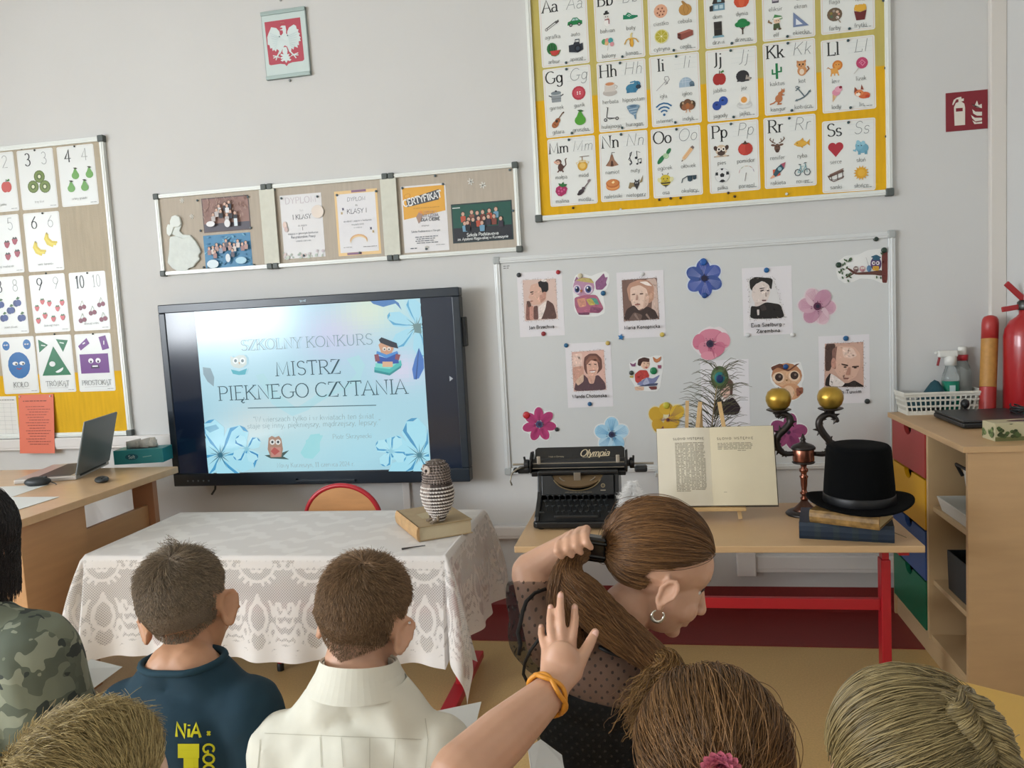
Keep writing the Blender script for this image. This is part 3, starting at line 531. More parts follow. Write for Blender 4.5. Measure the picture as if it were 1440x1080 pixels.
for key, px, py, words, bot in CARDS:
    t = hang('alphabet_card', 'alphabet card %s with pictures of a %s' % (key, EN[key]), 'alphabet card', px, py, group='alphabet cards on the yellow board')
    t.location.z += CHH/2 if bot else 0
    t.rotation_euler.y = random.uniform(-.012, .012)
    sheet(t, CW, CHH, '#dfe2df', r=.008, rough=.35); d = Draw(.00008); d.t = .0007
    f = [(-CW/2+.006, -CHH/2+.006), (CW/2-.006, -CHH/2+.006), (CW/2-.006, CHH/2-.006), (-CW/2+.006, CHH/2-.006)]
    d.line(f+[f[0]], .0012, '#d9b3a0')
    hh = .05 if key not in ('Mm',) else .044
    d.text(key, -.055, .082, hh, '#2c2f30', .13, .05, True, sp=.0)
    d.text(key, .048, .084, hh*.98, '#858b8b', .05, slant=.18, sp=.06)
    for yy in (.135, .114, .095): d.line([(.0, yy-.012), (CW/2-.01, yy-.012)], .0005, '#b9c4c6')
    for k, wd in enumerate(words.split()):
        x = (-.05, .047)[k % 2]; y = (.03, -.072)[k // 2]
        d.icon(IC[wd.translate(_plain)], x, y, .066)
        d.text(wd, x, y-.058, .017, '#777b7a', .1, .06, False)
        d.t += .0
    d.fake(CW/2-.048, CW/2-.01, -CHH/2+.012, .004, '#8a8d8c', 3)
    d.build('print', t, vcmat('print_gloss', .33))
for c in range(6):
    col = [k for k in CARDS if CARDS.index(k) % 6 == c]
    for r_ in (0, 1):
        a = onY(col[r_][1], col[r_][2], -BF); b = onY(col[r_+1][1], col[r_+1][2], -BF)
        za = a.z if r_ == 0 else a.z-CHH/2; zb = b.z+CHH/2
        if c == 5: prs = [(a.x+.005, za+.012), (b.x, zb-.012)]
        else: prs = [(a.x+random.uniform(-.008, .01), za+.010), (b.x+random.uniform(-.01, .012), zb-.010)]
        for j, (x, z) in enumerate(prs): pin(x, -BF-.0006, z, .0055, '#2f4a50', 'push_pin', 'dark blue push pin at the %s edge of alphabet card %s' % (('bottom', 'top')[j], col[r_+j][0]), 'push pin', 'push pins through the alphabet cards')
for (px, py, col) in ((752, 150, 0), (753, 171, 0), (755, 210, 0), (757, 255, 0), (761, 307, 0), (873, 295, 1), (941, 291, 1), (927, 281, 2), (943, 279, 2), (957, 278.5, 2), (806, 292.5, 2), (1106, 273, 1), (1024, 271.5, 2), (1033, 276.5, 2), (1246, 192, 0), (1245, 96, 0), (1242, 1, 0)):
    pinp(px, py, .0055 if col != 1 else .006, ('#37484f', '#c9cfca', '#3c3020')[col], 'push_pin', ('dark push pin at the edge of the yellow board paper', 'pale push pin along the bottom of the yellow board', 'brown push pin on yellow paper just under the alphabet cards')[col], 'push pin', ('edge pins of the yellow board', 'pale pins of the yellow board', 'brown pins of the yellow board')[col])
# ------------------------------------------------------------------ number and shape cards
PIX = {'kiwi': 'e 50 50 48 48 #5b6b35;e 50 50 42 42 #73874a;e 50 50 22 22 #4e5f33;e 50 50 13 14 #d5d9b9',
 'pear': IC['gruszka'].replace('#4f9a34', '#6fa35a').replace('#2f6b34', '#3c4a34'), 'apple': IC['jablko'].replace('#a3302e', '#c25a54'),
 'straw': 'p 10,70 20,24 44,2 66,14 90,56 78,78 50,84 26,84 #a04a56;p 16,72 34,98 50,84 66,98 88,76 60,70 40,70 #4a4642',
 'straw2': 'p 10,66 20,24 44,2 66,14 90,56 78,78 50,84 26,84 #c75f62;p 20,72 34,98 50,84 66,98 82,78 60,68 40,68 #4a6a44',
 'banana': 'l 15 30,94 16,60 30,30 66,14 #d5c23c;l 15 34,88 28,60 46,34 88,24 #dccb48;l 12 32,90 36,62 60,40 96,36 #cfb830;l 6 30,98 32,86 #77683a',
 'plum': 'e 36 36 30 32 #2f3f78 20;e 64 40 30 30 #374a88;p 40,74 60,98 84,86 60,70 #3f6a44', 'cherry': 'e 30 28 22 22 #70283c;e 70 36 22 22 #7c2c42;l 3 30,46 54,96 #6a7a58;l 3 70,56 54,96 #6a7a58'}
PIX = {k: _norm(v) for k, v in PIX.items()}
def numcard(px, py, label, txt, fn, cap, rows=None):
    t = hang('number_card' if txt[0].isdigit() else 'shape_card', label, 'number card' if txt[0].isdigit() else 'shape card', px, py, group='cards on the number board', tilt=random.uniform(-.01, .01))
    sheet(t, .2, .285, '#dfe3e2', r=.008, rough=.3); d = Draw(.0001); d.t = .0008; d.at(0, 0, .955)
    f = [(-.1, -.143), (.1, -.143), (.1, .143), (-.1, .143)]; d.line(f+[f[0]], .001, '#d4c7c0')
    if txt[0].isdigit():
        wx = .74 if len(txt) > 1 else 1.0
        d.text(txt, -.045, .07, .062, '#3c4042', .11, .05, wx=wx); d.text(txt, .05, .072, .06, '#979d9d', .05, wx=wx)
    fn(d)
    if cap: d.text(cap, 0, -.118, .012, '#8f9392', .1)
    d.fake(.06, .095, -.138, .004, '#8a8d8c', 2)
    d.build('print', t, vcmat('print_gloss', .33)); return t
def many(ic, pts, sz):
    return lambda d: [d.icon(PIX[ic], x, y, sz) for x, y in pts]
numcard(-2, 257, 'number card with digit 2 and red apples, cut by picture edge', '2', many('apple', [(-.05, 0), (.045, -.02)], .075), 'dwa jabłka')
numcard(52.7, 252, 'number card with digit 3 and three kiwi slices', '3', many('kiwi', [(.013, .012), (-.028, -.036), (.04, -.04)], .066), 'trzy kiwi')
numcard(109.3, 247, 'number card with digit 4 and four green pears', '4', many('pear', [(-.012, .012), (.068, .012), (-.042, -.05), (.035, -.05)], .06), 'cztery gruszki')
numcard(5.5, 344, 'number card with digit 5 and dark red strawberries', '5', many('straw', [(.02, 0), (.068, .014), (.018, -.062), (.075, -.05), (-.05, -.02)], .044), 'pięć truskawek')
numcard(61.5, 340, 'number card with digit 6 and bunches of yellow bananas', '6', many('banana', [(.04, .005), (-.03, -.035)], .085), 'sześć bananów')
numcard(12.5, 429.6, 'number card with digit 8 and blue plums', '8', many('plum', [(-.05, .012), (.052, .016), (-.035, -.058), (.07, -.062), (.01, -.02)], .056), 'osiem śliwek')
numcard(69.7, 426.6, 'number card with digit 9 and nine red strawberries', '9', many('straw2', [(-.04, .012), (.0, -.0), (-.075, -.02), (.045, -.028), (.075, .0), (-.075, -.085), (-.033, -.062), (.015, -.08), (.07, -.075)], .036), 'dziewięć malin')
numcard(126, 423.5, 'number card with number 10 and pairs of cherries', '10', many('cherry', [(-.045, -.02), (.065, -.01), (.012, -.05), (-.05, -.085), (.07, -.085)], .055), 'dziesięć wiśni')
def face(d, x, y, s, c2):
    for q in (-1, 1): d.ell(x+q*s*.42, y+s*.2, s*.34, s*.2, '#dfe3e4'); d.ell(x+q*s*.42+s*.1, y+s*.14, s*.12, s*.1, '#333')
    d.line([(x-s*.3, y-s*.3), (x, y-s*.42), (x+s*.3, y-s*.28)], s*.12, c2)
def koło(d):
    d.ell(0, .0, .066, .07, '#2468a8'); d.ell(-.066, .105, .022, .024, '#2f6fae'); d.ell(.06, .108, .023, .026, '#2f6fae'); face(d, 0, .0, .05, '#8a3a4a')
    for x in (-.066, .06): face(d, x, .105, .018, '#1b4a7a')
    d.text('KOŁO', 0, -.115, .026, '#5a6062', .09, .05, True); d.line([(-.05, -.124), (.05, -.124)], .001, '#999')
def troj(d):
    d.poly([(-.085, -.06), (.085, -.06), (-.005, .092)], '#1c7048'); d.poly([(-.09, .062), (-.09, .13), (-.035, .1)], '#1c7048'); d.poly([(.015, .128), (.085, .12), (.05, .06)], '#1c7048')
    d.ell(-.02, 0, .018, .014, '#dfe3e2'); d.ell(.018, -.03, .026, .014, '#dfe3e2', 25, 180, 360)
    d.line([(-.075, .1), (-.05, .096)], .006, '#cfe0d6'); d.line([(.035, .11), (.06, .105)], .006, '#cfe0d6')
    d.text('TRÓJKĄT', 0, -.115, .025, '#5a6062', .09, .05, True); d.line([(-.06, -.125), (.06, -.125)], .001, '#999')
def prost(d):
    d.rect(-.085, -.055, .08, .045, '#6a3182'); d.poly([(-.088, .088), (-.075, .065), (-.02, .1), (-.035, .128)], '#6a3182'); d.poly([(.035, .13), (.05, .062), (.09, .07), (.075, .138)], '#6a3182')
    for x in (-.022, .02): d.ell(x, .01, .015, .013, '#e6e3ea'); d.ell(x, .005, .006, .006, '#3a2148')
    d.poly([(-.025, -.03), (-.02, -.012), (.02, -.012), (.026, -.03)], '#3a2148'); d.rect(-.016, -.022, .016, -.015, '#e6e3ea')
    d.line([(-.06, .098), (-.045, .105)], .006, '#e6e3ea'); d.line([(.062, .09), (.064, .11)], .006, '#e6e3ea')
    d.text('PROSTOKĄT', 0, -.115, .024, '#5a6062', .09, .05, True, sp=.0); d.line([(-.07, -.125), (.07, -.125)], .001, '#999')
numcard(27, 513.7, 'shape card with a smiling blue circle', 'K', koło, None)
numcard(78.6, 511.6, 'shape card with a winking green triangle', 'T', troj, None)
numcard(133.6, 509.8, 'shape card with a worried purple rectangle', 'P', prost, None)
for (px, py) in ((31, 209.5), (49, 211.5), (105, 206), (60, 300), (65, 384.5), (123, 384), (77, 470), (131, 469.5), (147, 227), (150, 268), (156.5, 338), (163, 406), (173, 500)):
    pinp(px, py, .0045, '#3c4648', 'push_pin', 'small grey push pin on the number board', 'push pin', 'push pins of the number board')
t = hang('timetable_sheet', 'white ruled sheet beside the orange sheet on the board', 'paper sheet', 2, 585, tilt=.02); sheet(t, .19, .20, '#dcdcd8'); d = Draw(); d.t = .0007
for k in range(8): d.line([(-.09, -.09+k*.022), (.085, -.09+k*.022)], .0008, '#a9acaa')
for k in range(4): d.line([(-.06+k*.04, -.09), (-.06+k*.04, .065)], .0008, '#a9acaa')
d.fake(.0, .085, .08, .006, '#777', 4); d.build('print', t)
t = hang('notice_sheet', 'orange typed notice hanging over the lower edge of the board', 'notice', 51.5, 596, y=-.026, tilt=.02); t.rotation_euler.x = -.082; sheet(t, .2, .297, '#d5694a'); d = Draw(); d.t = .0007
d.fake(-.075, .06, .113, .006, '#5a2a22', 1)
for k in range(15): d.fake(-.06+.01*(k % 3), .05+.01*((k*7) % 4), .085-k*.0135, .005, '#8a3f30', k+9)
d.build('print', t)
for (px, py) in ((28, 558), (71, 557)): pinp(px, py, .0045, '#d8d2c8', 'push_pin', 'pale push pin at a top corner of the orange notice', 'push pin', 'pins of the orange notice', y=-.0158)
# ------------------------------------------------------------------ linen boards: diplomas, photos, silhouette
def doc(name, label, cat, px, py, wd, ht, col='#d9d8da', tilt=0.0, y=-BF): 
    t = hang(name, label, cat, px, py, y, tilt=tilt); sheet(t, wd, ht, col, r=.0); d = Draw(); d.t = .0008; return t, d
def crowd(d, pts, hs, ds, seed=1):
    rd = random.Random(seed)
    for x, y in pts:
        c = rd.choice(ds); d.poly([(x-hs*1.2, y-hs*4.2), (x+hs*1.2, y-hs*4.2), (x+hs*1.4, y-hs*1.3), (x, y-hs*.8), (x-hs*1.4, y-hs*1.3)], c)
        d.ell(x, y+hs*.3, hs*1.05, hs*1.1, rd.choice(['#4a3630', '#5e4636', '#3c302c'])); d.ell(x, y, hs*.85, hs, '#caa592')
t, d = doc('group_photo', 'group photo before a brown wall, above the blue photo', 'photo', 318, 301, .24, .16, '#5a4a48')
d.rect(-.115, -.07, .115, .075, '#8f6f66'); d.rect(-.115, -.075, .115, -.04, '#55525c')
rd = random.Random(5)
for k in range(90):
    x, y = rd.uniform(-.11, .11), rd.uniform(-.03, .07); d.line([(x, y), (x+rd.uniform(-.012, .012), y+.014)], .002, rd.choice(['#a98a7c', '#7d5f58', '#b39a8c']))
crowd(d, [(-.028, .038), (.003, .045), (.025, .052), (-.06, .0), (-.02, .012), (.028, .008), (.01, -.005), (.052, .0), (.015, .035), (-.04, .02)], .0075, ['#2c2f3a', '#d5d5d8', '#3a3d48', '#b9b3b3', '#23252e'], 3)
d.ell(-.075, -.042, .022, .013, '#e2e2e4'); d.ell(.01, -.045, .015, .018, '#dcdde0'); d.rect(.045, -.06, .062, -.025, '#d0dbe2'); d.build('print', t)
t, d = doc('group_photo', 'group photo with bright blue background under the brown photo', 'photo', 320.5, 352.5, .24, .155, '#3f80a8')
for k in range(70):
    x, y = rd.uniform(-.112, .112), rd.uniform(-.07, .07); d.ell(x, y, .008, .003, rd.choice(['#4f93b8', '#3a76a0', '#6aa6c2']), rd.uniform(-40, 40), n=8)
crowd(d, [(-.09, .015), (-.07, .018), (-.05, .03), (-.03, .02), (-.012, .028), (.0, .045), (.018, .03), (.04, .024), (.06, .04), (.082, .024), (.1, .03), (-.06, -.002), (.03, -.002)], .0072, ['#b08f88', '#8a9ab0', '#5a5560', '#d0c5c0', '#9a7a78'], 6)
d.ell(-.075, -.058, .03, .02, '#d5e3ea'); d.ell(.07, -.05, .028, .016, '#a9cfe0'); d.ell(.005, -.035, .012, .02, '#d5dde2'); d.build('print', t)
t, d = doc('flower_diploma', 'white diploma with a grey heading and faint flowers along bottom', 'diploma', 425.5, 318, .203, .29, '#dadadb')
d.text('DYPLOM', 0, .105, .028, '#c3bcc2', .14, .08, sp=.1); d.text('DLA', 0, .068, .008, '#b9b9bd', .12); d.text('I KLASY', .0, .033, .02, '#5a5e66', .13, .06, True)
d.text('za zajęcie', .0, .0, .009, '#999da3', .12); d.text('I', .0, -.018, .013, '#55585f', .14, serif=True)
d.text('miejsca w gminnym konkursie', 0, -.036, .0095, '#888c94', .12); d.text('Recytatorskim Poezji', 0, -.053, .011, '#777b84', .12); d.text('wiosna czerwiec', 0, -.07, .009, '#999da3', .12)
for k in range(26):
    x = rd.uniform(-.1, .1); y = rd.uniform(-.148, -.115); d.ell(x, y, rd.uniform(.003, .01), rd.uniform(.003, .007), rd.choice(['#b9c5b9', '#c9bfc3', '#a5b3a8', '#d3c2c0']), rd.uniform(0, 90), n=8)
d.ell(-.085, .01, .01, .016, '#d9c3b9'); d.ell(-.08, -.01, .009, .012, '#c9b3b0'); d.ell(.08, .06, .03, .03, '#ded3c8'); d.build('print', t)
t, d = doc('star_diploma', 'white diploma with orange border, stars and a small arc', 'diploma', 503, 313, .205, .292, '#e2c28c')
d.rect(-.092, -.132, .092, .132, '#dcdcdf'); d.rect(-.02, .136, .05, .146, '#8a6a86'); d.rect(-.06, -.143, .01, -.133, '#8a6a86')
d.text('DYPLOM', 0, .098, .017, '#8a8d96', .1, slant=.15); d.text('dla', 0, .075, .008, '#aaa', .12); d.text('KLASY I', .0, .042, .021, '#6a6d76', .1, slant=.05)
d.text('za udział i zajęcie w konkursie', 0, .005, .0085, '#999da3', .12); d.text('recytatorskim', 0, -.011, .0085, '#a5a8ad', .12); d.text('o wiośnie', 0, -.025, .008, '#b5b8bd', .12)
for x, y, c in ((-.065, .06, '#6a6a86'), (-.072, .042, '#d9c59a'), (.062, -.035, '#6a6a86'), (.072, -.05, '#d9c08a')): d.text('x', x, y, .016, c, .25)
for k in range(3): d.line([(.0+.04*math.cos(a), -.088+.026*math.sin(a)+k*.004) for a in [PI*j/10 for j in range(11)]], .004, ['#e3c9a0', '#d9b98a', '#d3a57a'][k])
d.fake(-.075, -.03, -.11, .005, '#aaa', 3); d.fake(.02, .085, -.112, .005, '#999', 5); d.build('print', t)
t, d = doc('certificate', 'certificate with orange top and dark CERTYFIKAT banner', 'certificate', 597.5, 307, .208, .295, '#dddcdd')
d.poly([(-.097, .0), (-.097, .14), (.097, .14), (.097, .028)], '#dda545'); d.poly([(-.078, .055), (-.082, .088), (.072, .123), (.07, .078)], '#4a4f56')
d.text('CERTYFIKAT', -.004, .072, .03, '#e6e6e4', .17, rot=.17, sp=.02, wx=.82); d.ell(-.075, .104, .016, .01, '#c98f3c', 15); d.ell(-.075, .104, .013, .008, '#dda545', 15)
d.fake(-.05, .07, .045, .005, '#c08f42', 8); d.poly([(-.04, .008), (-.03, -.022), (-.015, -.008), (-.008, .022), (-.025, .03)], '#a58a7c'); d.poly([(-.03, .03), (-.012, .034), (-.01, .018)], '#d98f4e')
for k, y in enumerate((.02, .005, -.012)): d.text(['SZKOŁA', 'MYŚLENIA', 'DLA CIEBIE'][k], .025, y, .013, ['#d0a070', '#8a8590', '#5a5d66'][k], .2, slant=.1)
d.text('otrzymuje', 0, -.035, .007, '#999', .12); d.text('Szkoła Podstawowa w Nowym', 0, -.06, .0085, '#777b82', .13)
for k in range(4): d.fake(-.05+.006*(k % 2), .055-.008*(k % 3), -.083-k*.009, .006, '#70737a', 30+k)
d.fake(-.075, -.045, -.132, .007, '#6a6d72', 7); d.ell(.002, -.128, .01, .006, '#b5b3ae'); d.fake(.045, .085, -.122, .005, '#aaa', 2); d.build('print', t)
t, d = doc('class_photo', 'dark green class photo with white caption, right of certificate', 'photo', 678, 312, .275, .172, '#2a3a3c')
d.rect(-.132, -.02, .132, .08, '#27564c'); d.rect(-.132, -.08, .132, -.02, '#2b2f36')
crowd(d, [(-.085, .04), (-.045, .045), (-.02, .04), (.005, .042), (.035, .046), (.065, .05), (-.06, .015), (-.04, .012), (-.015, .016), (.01, .015), (.03, .02), (.055, .02), (.085, .008), (-.078, -.002), (-.065, .0), (.0, -.005)], .0085, ['#7a4038', '#6f9ab5', '#3a3440', '#c9c5c8', '#a06a6a', '#8a5a4e', '#20242c', '#b5533f'], 9)
d.rect(-.13, .066, -.095, .07, '#cfd8d5'); d.text('Szkoła Podstawowa', .0, -.06, .014, '#d9dedd', .17, slant=.1); d.text('im. Apolonii Rogowskiej w Kurzeszynie', .0, -.076, .012, '#d9dedd', .17, slant=.1, sp=.0); d.build('print', t)
LP = [(222, 279), (371, 268), (386, 267), (225, 318), (231, 382), (380.5, 374), (395, 373.5), (278, 282), (349, 277), (353, 320.5), (282.5, 324.5), (287, 376), (293.5, 376), (357.5, 372.5), (396, 279), (446.5, 276.5), (427.5, 359.5), (474, 274.5), (529, 269), (506, 355.5), (538, 254.5), (555, 253), (546, 362.5), (566, 264.5), (623, 259), (599.5, 350), (612, 247.5), (717, 239), (721.5, 296.5)]
for (px, py) in LP: pinp(px, py, .0055, '#55656b', 'push_pin', 'small grey push pin on the row of linen boards', 'push pin', 'push pins of the linen boards', y=-BF-.0009)
# white tissue silhouette of a lady in a wide dress
t = hang('paper_silhouette', 'white tissue cut-out of a lady in a wide ball gown', 'paper cut-out', 258, 342); t.location.y = -BF
P0 = onY(258, 342, -BF)
def pxl(px, py): q = onY(px, py, -BF); return (q.x-P0.x, q.z-P0.z)
sc = 1/5.143
def crop(pts): return [pxl(200+x*sc, 220+y*sc) for x, y in pts]
mb = MB(); mb.prism(crop([(205, 600), (212, 580), (255, 575), (300, 590), (360, 575), (395, 615), (420, 660), (432, 690), (415, 720), (425, 745), (395, 775), (380, 800), (345, 810), (330, 830), (265, 832), (225, 810), (190, 770), (200, 700)]), -.012, 0); mb.build('skirt', mat('tissue', '#d3dad6', .8, var=.04, scale=40, bump=.6, bscale=60), t, bevel=.005)
mb = MB(); mb.prism(crop([(215, 560), (225, 500), (250, 490), (290, 500), (275, 540), (300, 565), (355, 570), (360, 585), (300, 592), (255, 582)]), -.009, 0); mb.build('bodice', MATS['tissue'], t, bevel=.003)
mb = MB(); mb.prism(crop([(210, 470), (222, 435), (250, 425), (280, 440), (292, 490), (278, 510), (240, 515), (225, 560), (205, 580), (188, 560), (186, 520), (195, 490), (212, 495)]), -.014, 0); mb.build('hair', mat('tissue2', '#dfe5e1', .8), t, bevel=.004)
for k, (px, py, r, l) in enumerate(((256, 282, .012, 'upper white paper star above the tissue lady'), (270, 304.5, .012, 'lower white paper star beside the tissue lady'), (662, 255.5, .015, 'left paper snowflake above the dark class photo'), (679, 260.5, .015, 'right paper snowflake above the dark class photo'))):
    t = hang('paper_snowflake', l, 'paper star', px, py); mb = MB()
    for j in range(3):
        a = PI*j/3+.3; mb.box((0, -.001, 0), (2*r, .002, r*.3), Matrix.Rotation(a, 3, 'Y'))
    mb.build('star', mat('tissue3', '#d8d8d2', .8), t)
# ------------------------------------------------------------------ national emblem in a thin glazed frame
a, b = onY(371, 60, 0), onY(434, 55, 0); W = .214; H = .298
cx, cz = onY(401.5, 61.5, -.012).x, onY(401.5, 61.5, -.012).z
t = thing('emblem_frame', 'thin framed white eagle emblem on a red shield high on the wall', 'framed emblem', (cx, 0, cz)); t.rotation_euler = (0, -.012, 0)
MB().b2((-W/2, -.012, -H/2), (W/2, 0, H/2)).build('back_panel', mat('frame_grey', '#8f9a98', .5), t)
sheet(t, W-.006, H-.034, '#c3d2d0', y=-.0121, name='print_sheet', rough=.15)
for z in (H/2-.008, -H/2+.008): MB().box((0, -.009, z), (W, .02, .016)).build('clamp_rail', mat('frame_rail_grey', '#9fb0ad', .4, .4), t, bevel=.002)
d = Draw(.0001); d.t = .0129; s9 = .225/62.0
E0 = onY(401.5, 61.5, -.012)
def em(pts): return [(lambda q: (q.x-E0.x, q.z-E0.z))(onY(340+x/9, y/9, -.012)) for x, y in pts]
d.poly(em([(290, 280), (742, 222), (790, 755), (770, 775), (640, 790), (590, 808), (566, 838), (545, 815), (490, 808), (370, 825), (345, 815)]), '#b3505e')
wh = '#cfdcdc'
d.poly(em([(485, 440), (480, 400), (440, 355), (375, 343), (360, 380), (340, 425), (325, 470), (328, 520), (330, 565), (352, 570), (362, 615), (385, 605), (390, 645), (412, 630), (432, 655), (445, 620), (470, 640), (478, 690), (500, 660), (525, 600), (545, 575), (575, 590), (600, 650), (625, 650), (630, 610), (655, 632), (665, 590), (710, 608), (705, 570), (725, 575), (722, 525), (748, 520), (735, 490), (750, 480), (725, 450), (740, 430), (715, 410), (720, 375), (700, 370), (690, 330), (660, 312), (600, 350), (578, 400), (578, 440), (562, 420), (565, 380), (555, 325), (510, 325), (485, 345), (515, 350), (520, 365), (480, 380), (520, 385), (525, 420), (500, 450)]), wh)
d.poly(em([(520, 600), (515, 660), (530, 690), (495, 680), (490, 700), (520, 715), (485, 730), (500, 745), (525, 740), (490, 765), (515, 780), (540, 765), (562, 798), (580, 765), (610, 775), (628, 755), (600, 740), (622, 715), (590, 715), (605, 680), (575, 690), (580, 640), (565, 595)]), wh)
d.line(em([(485, 640), (450, 715)]), .006, wh); d.line(em([(600, 640), (655, 695)]), .006, wh)
for p, q in (((450, 715), (395, 705)), ((450, 715), (400, 735)), ((450, 715), (432, 762)), ((450, 715), (480, 730)), ((655, 695), (715, 672)), ((655, 695), (718, 700)), ((655, 695), (690, 738)), ((655, 695), (625, 710))): d.line(em([p, q]), .0045, wh)
for p in ((480, 465), (582, 452)): e = em([p])[0]; d.ell(e[0], e[1], .003, .003, '#5a7078')
for k in range(7):
    for (x0, y0, x1, y1) in ((470-k*4, 470+k*18, 360+k*10, 420+k*34), (590+k*3, 460+k*18, 715-k*8, 400+k*36)): d.line(em([(x0, y0), (x1, y1)]), .0012, '#b3c6ca')
d.line(em([(495, 300), (505, 285), (520, 295), (535, 282), (545, 298)]), .003, '#b5706a'); d.build('print', t, vcmat('print_glass', .12))
for (px, py) in ((395, 0.5), (408, 113.5)): pinp(px, py, .006, '#8f9492', 'wall_plug', 'small screw plug in the wall near the eagle emblem', 'screw plug', 'screw plugs near the emblem', y=0)
# ------------------------------------------------------------------ fire extinguisher sign
c = onY(1359, 156, 0); t = thing('safety_sign', 'dark red fire extinguisher sign on the wall near the corner', 'sign', (c.x, 0, c.z))
sheet(t, .152, .15, '#7c1c28', th=.003, rough=.4); d = Draw(); d.t = .0034; S0 = onY(1359, 156, -.003)
def sg(pts): return [(lambda q: (q.x-S0.x, q.z-S0.z))(onY(1200+x/2.7, y/2.7, -.003)) for x, y in pts]
cw = '#d5d0c4'
d.poly(sg([(383, 478), (381, 408), (388, 392), (398, 388), (398, 378), (390, 378), (378, 400), (374, 398), (380, 380), (392, 372), (408, 368), (410, 376), (418, 374), (418, 384), (408, 386), (420, 394), (423, 408), (423, 475)]), cw); d.poly(sg([(388, 412), (414, 410), (414, 423), (388, 425)]), '#7c1c28')
for p in ([(448, 395), (458, 405), (468, 382), (474, 400), (486, 395), (487, 412), (466, 408), (456, 402)], [(450, 415), (462, 425), (487, 425), (487, 440), (468, 440), (454, 432)], [(445, 437), (460, 448), (487, 448), (487, 458), (462, 462), (450, 450)], [(450, 458), (465, 466), (487, 462), (487, 470), (458, 472)]): d.poly(sg(p), cw)
d.build('print', t)
# ------------------------------------------------------------------ interactive display with the contest slide
TY = -.12
tx0, tx1, tz0, tz1 = -2.279, -.830, .607, 1.469; tcx, tcz = (tx0+tx1)/2, (tz0+tz1)/2
TV = thing('interactive_display', 'large black wall-mounted interactive display showing the contest slide', 'display', (tcx, 0, tcz))
W, H = (tx1-tx0)/2, (tz1-tz0)/2
M_TV = mat('tv_black', '#17222d', .3, spec=.5)
MB().b2((-W+.02, TY+.012, -H+.02), (W-.02, -.03, H-.02)).build('housing', mat('tv_back', '#11161b', .5), TV, bevel=.01)
MB().b2((-.3, -.03, -.2), (.3, 0, .2)).build('wall_mount', M_CAP, TV)
bt, bl, bb = .040, .034, .062
mb = MB()
for a, b in (((-W, TY, H-bt), (W, -.06, H)), ((-W, TY, -H), (W, -.06, -H+bb)), ((-W, TY, -H+bb), (-W+bl, -.06, H-bt)), ((W-bl, TY, -H+bb), (W, -.06, H-bt))): mb.b2(a, b)
mb.build('bezel', M_TV, TV, bevel=.004)
mb = MB()
for k in range(1): mb.b2((-W+bl, TY+.004, -H+bb), (W-bl, TY+.02, H-bt))
m = mat('screen_black', '#0c1420', .14, spec=.5, emit='#1a3a66', es=.10); mb.build('screen', m, TV)
MB().b2((W-.004, TY+.02, .17), (W+.016, TY+.06, .30)).build('side_pen_holder', mat('tv_dark', '#14181c', .4), TV, bevel=.004)
d = Draw(.0001); d.t = -TY+.0004; d.poly([(-.016, H-.014), (-.012, H-.027), (.0, H-.022), (.014, H-.026), (.017, H-.013), (.0, H-.019)], '#8fa3b0'); d.build('logo', TV)
mb = MB().b2((-.10, TY-.012, -H+.012), (.19, TY, -H+.022)).b2((-.10, TY-.014, -H+.022), (-.095, TY, -H+.03)); mb.build('pen_tray', M_TV, TV, bevel=.002)
for k in range(5): MB().box((-W+.075+k*.027, TY-.001, -H+.026), (.008, .004, .008)).build('button', mat('tv_button', '#5a6670', .4), TV, bevel=.002)
d = Draw(.0001); d.t = -TY-.0037; d.poly([(W-.066, .02), (W-.066, .044), (W-.05, .032)], '#cfd6dc'); d.build('arrow_icon', TV, vcmat('icon_glow', .4, .5))
# slide (lit): pixel of the photograph -> slide plane
SY = TY+.0036
def sp_(px, py): q = onY(px, py, SY); return (q.x-tcx, q.z-tcz)
sx0, sx1, sz0, sz1 = -2.094-tcx, -1.007-tcx, .660-tcz, 1.431-tcz
d = Draw(.00006); d.t = -SY
N = 44; vs = []; fs = []; cs = []
def slidecol(u, v):
    c = np.array([.70, .88, .94])*(.93+.04*v)
    for (cx, cy, r, col) in ((.62, .82, .16, (.86, .78, .93)), (.78, .95, .14, (.93, .93, .78)), (.25, .28, .14, (.9, .84, .8)), (.9, .6, .1, (.92, .82, .92)), (.15, .8, .3, (.8, .93, .98)), (.5, .35, .2, (.86, .9, .9)), (.35, .1, .25, (.72, .9, .93)), (.7, .15, .2, (.66, .87, .93))):
        w_ = math.exp(-((u-cx)**2+(v-cy)**2)/r**2); c = c*(1-w_*.6)+np.array(col)*w_*.6
    return tuple(c)
for j in range(N+1):
    for i in range(N+1): vs.append((sx0+(sx1-sx0)*i/N, sz0+(sz1-sz0)*j/N))
for j in range(N):
    for i in range(N): k = j*(N+1)+i; d._add([vs[k], vs[k+1], vs[k+N+2], vs[k+N+1]], [(0, 1, 2, 3)], lin(slidecol((i+.5)/N, (j+.5)/N))); d.t = -SY
d.t = -SY+.0002
def sc1(x, y): return sp_(210+x/3.484, 390+y/3.484)      # crop of the left half
def sc2(x, y): return sp_(430+x/3.484, 390+y/3.484)      # crop of the right half
def P1(pts, c): d.poly([sc1(*p) for p in pts], c)
def P2(pts, c): d.poly([sc2(*p) for p in pts], c)
def lt(tx, x0, y0, x1, y1, hpx, col, **k):
    a, b = sp_(x0, y0), sp_(x1, y1); h = hpx*.0033; n = d.tw(tx, h, k.get('sp', .04)); k['wx'] = (b[0]-a[0])/n
    d.text(tx, (a[0]+b[0])/2, (a[1]+b[1])/2, h, col, **k)
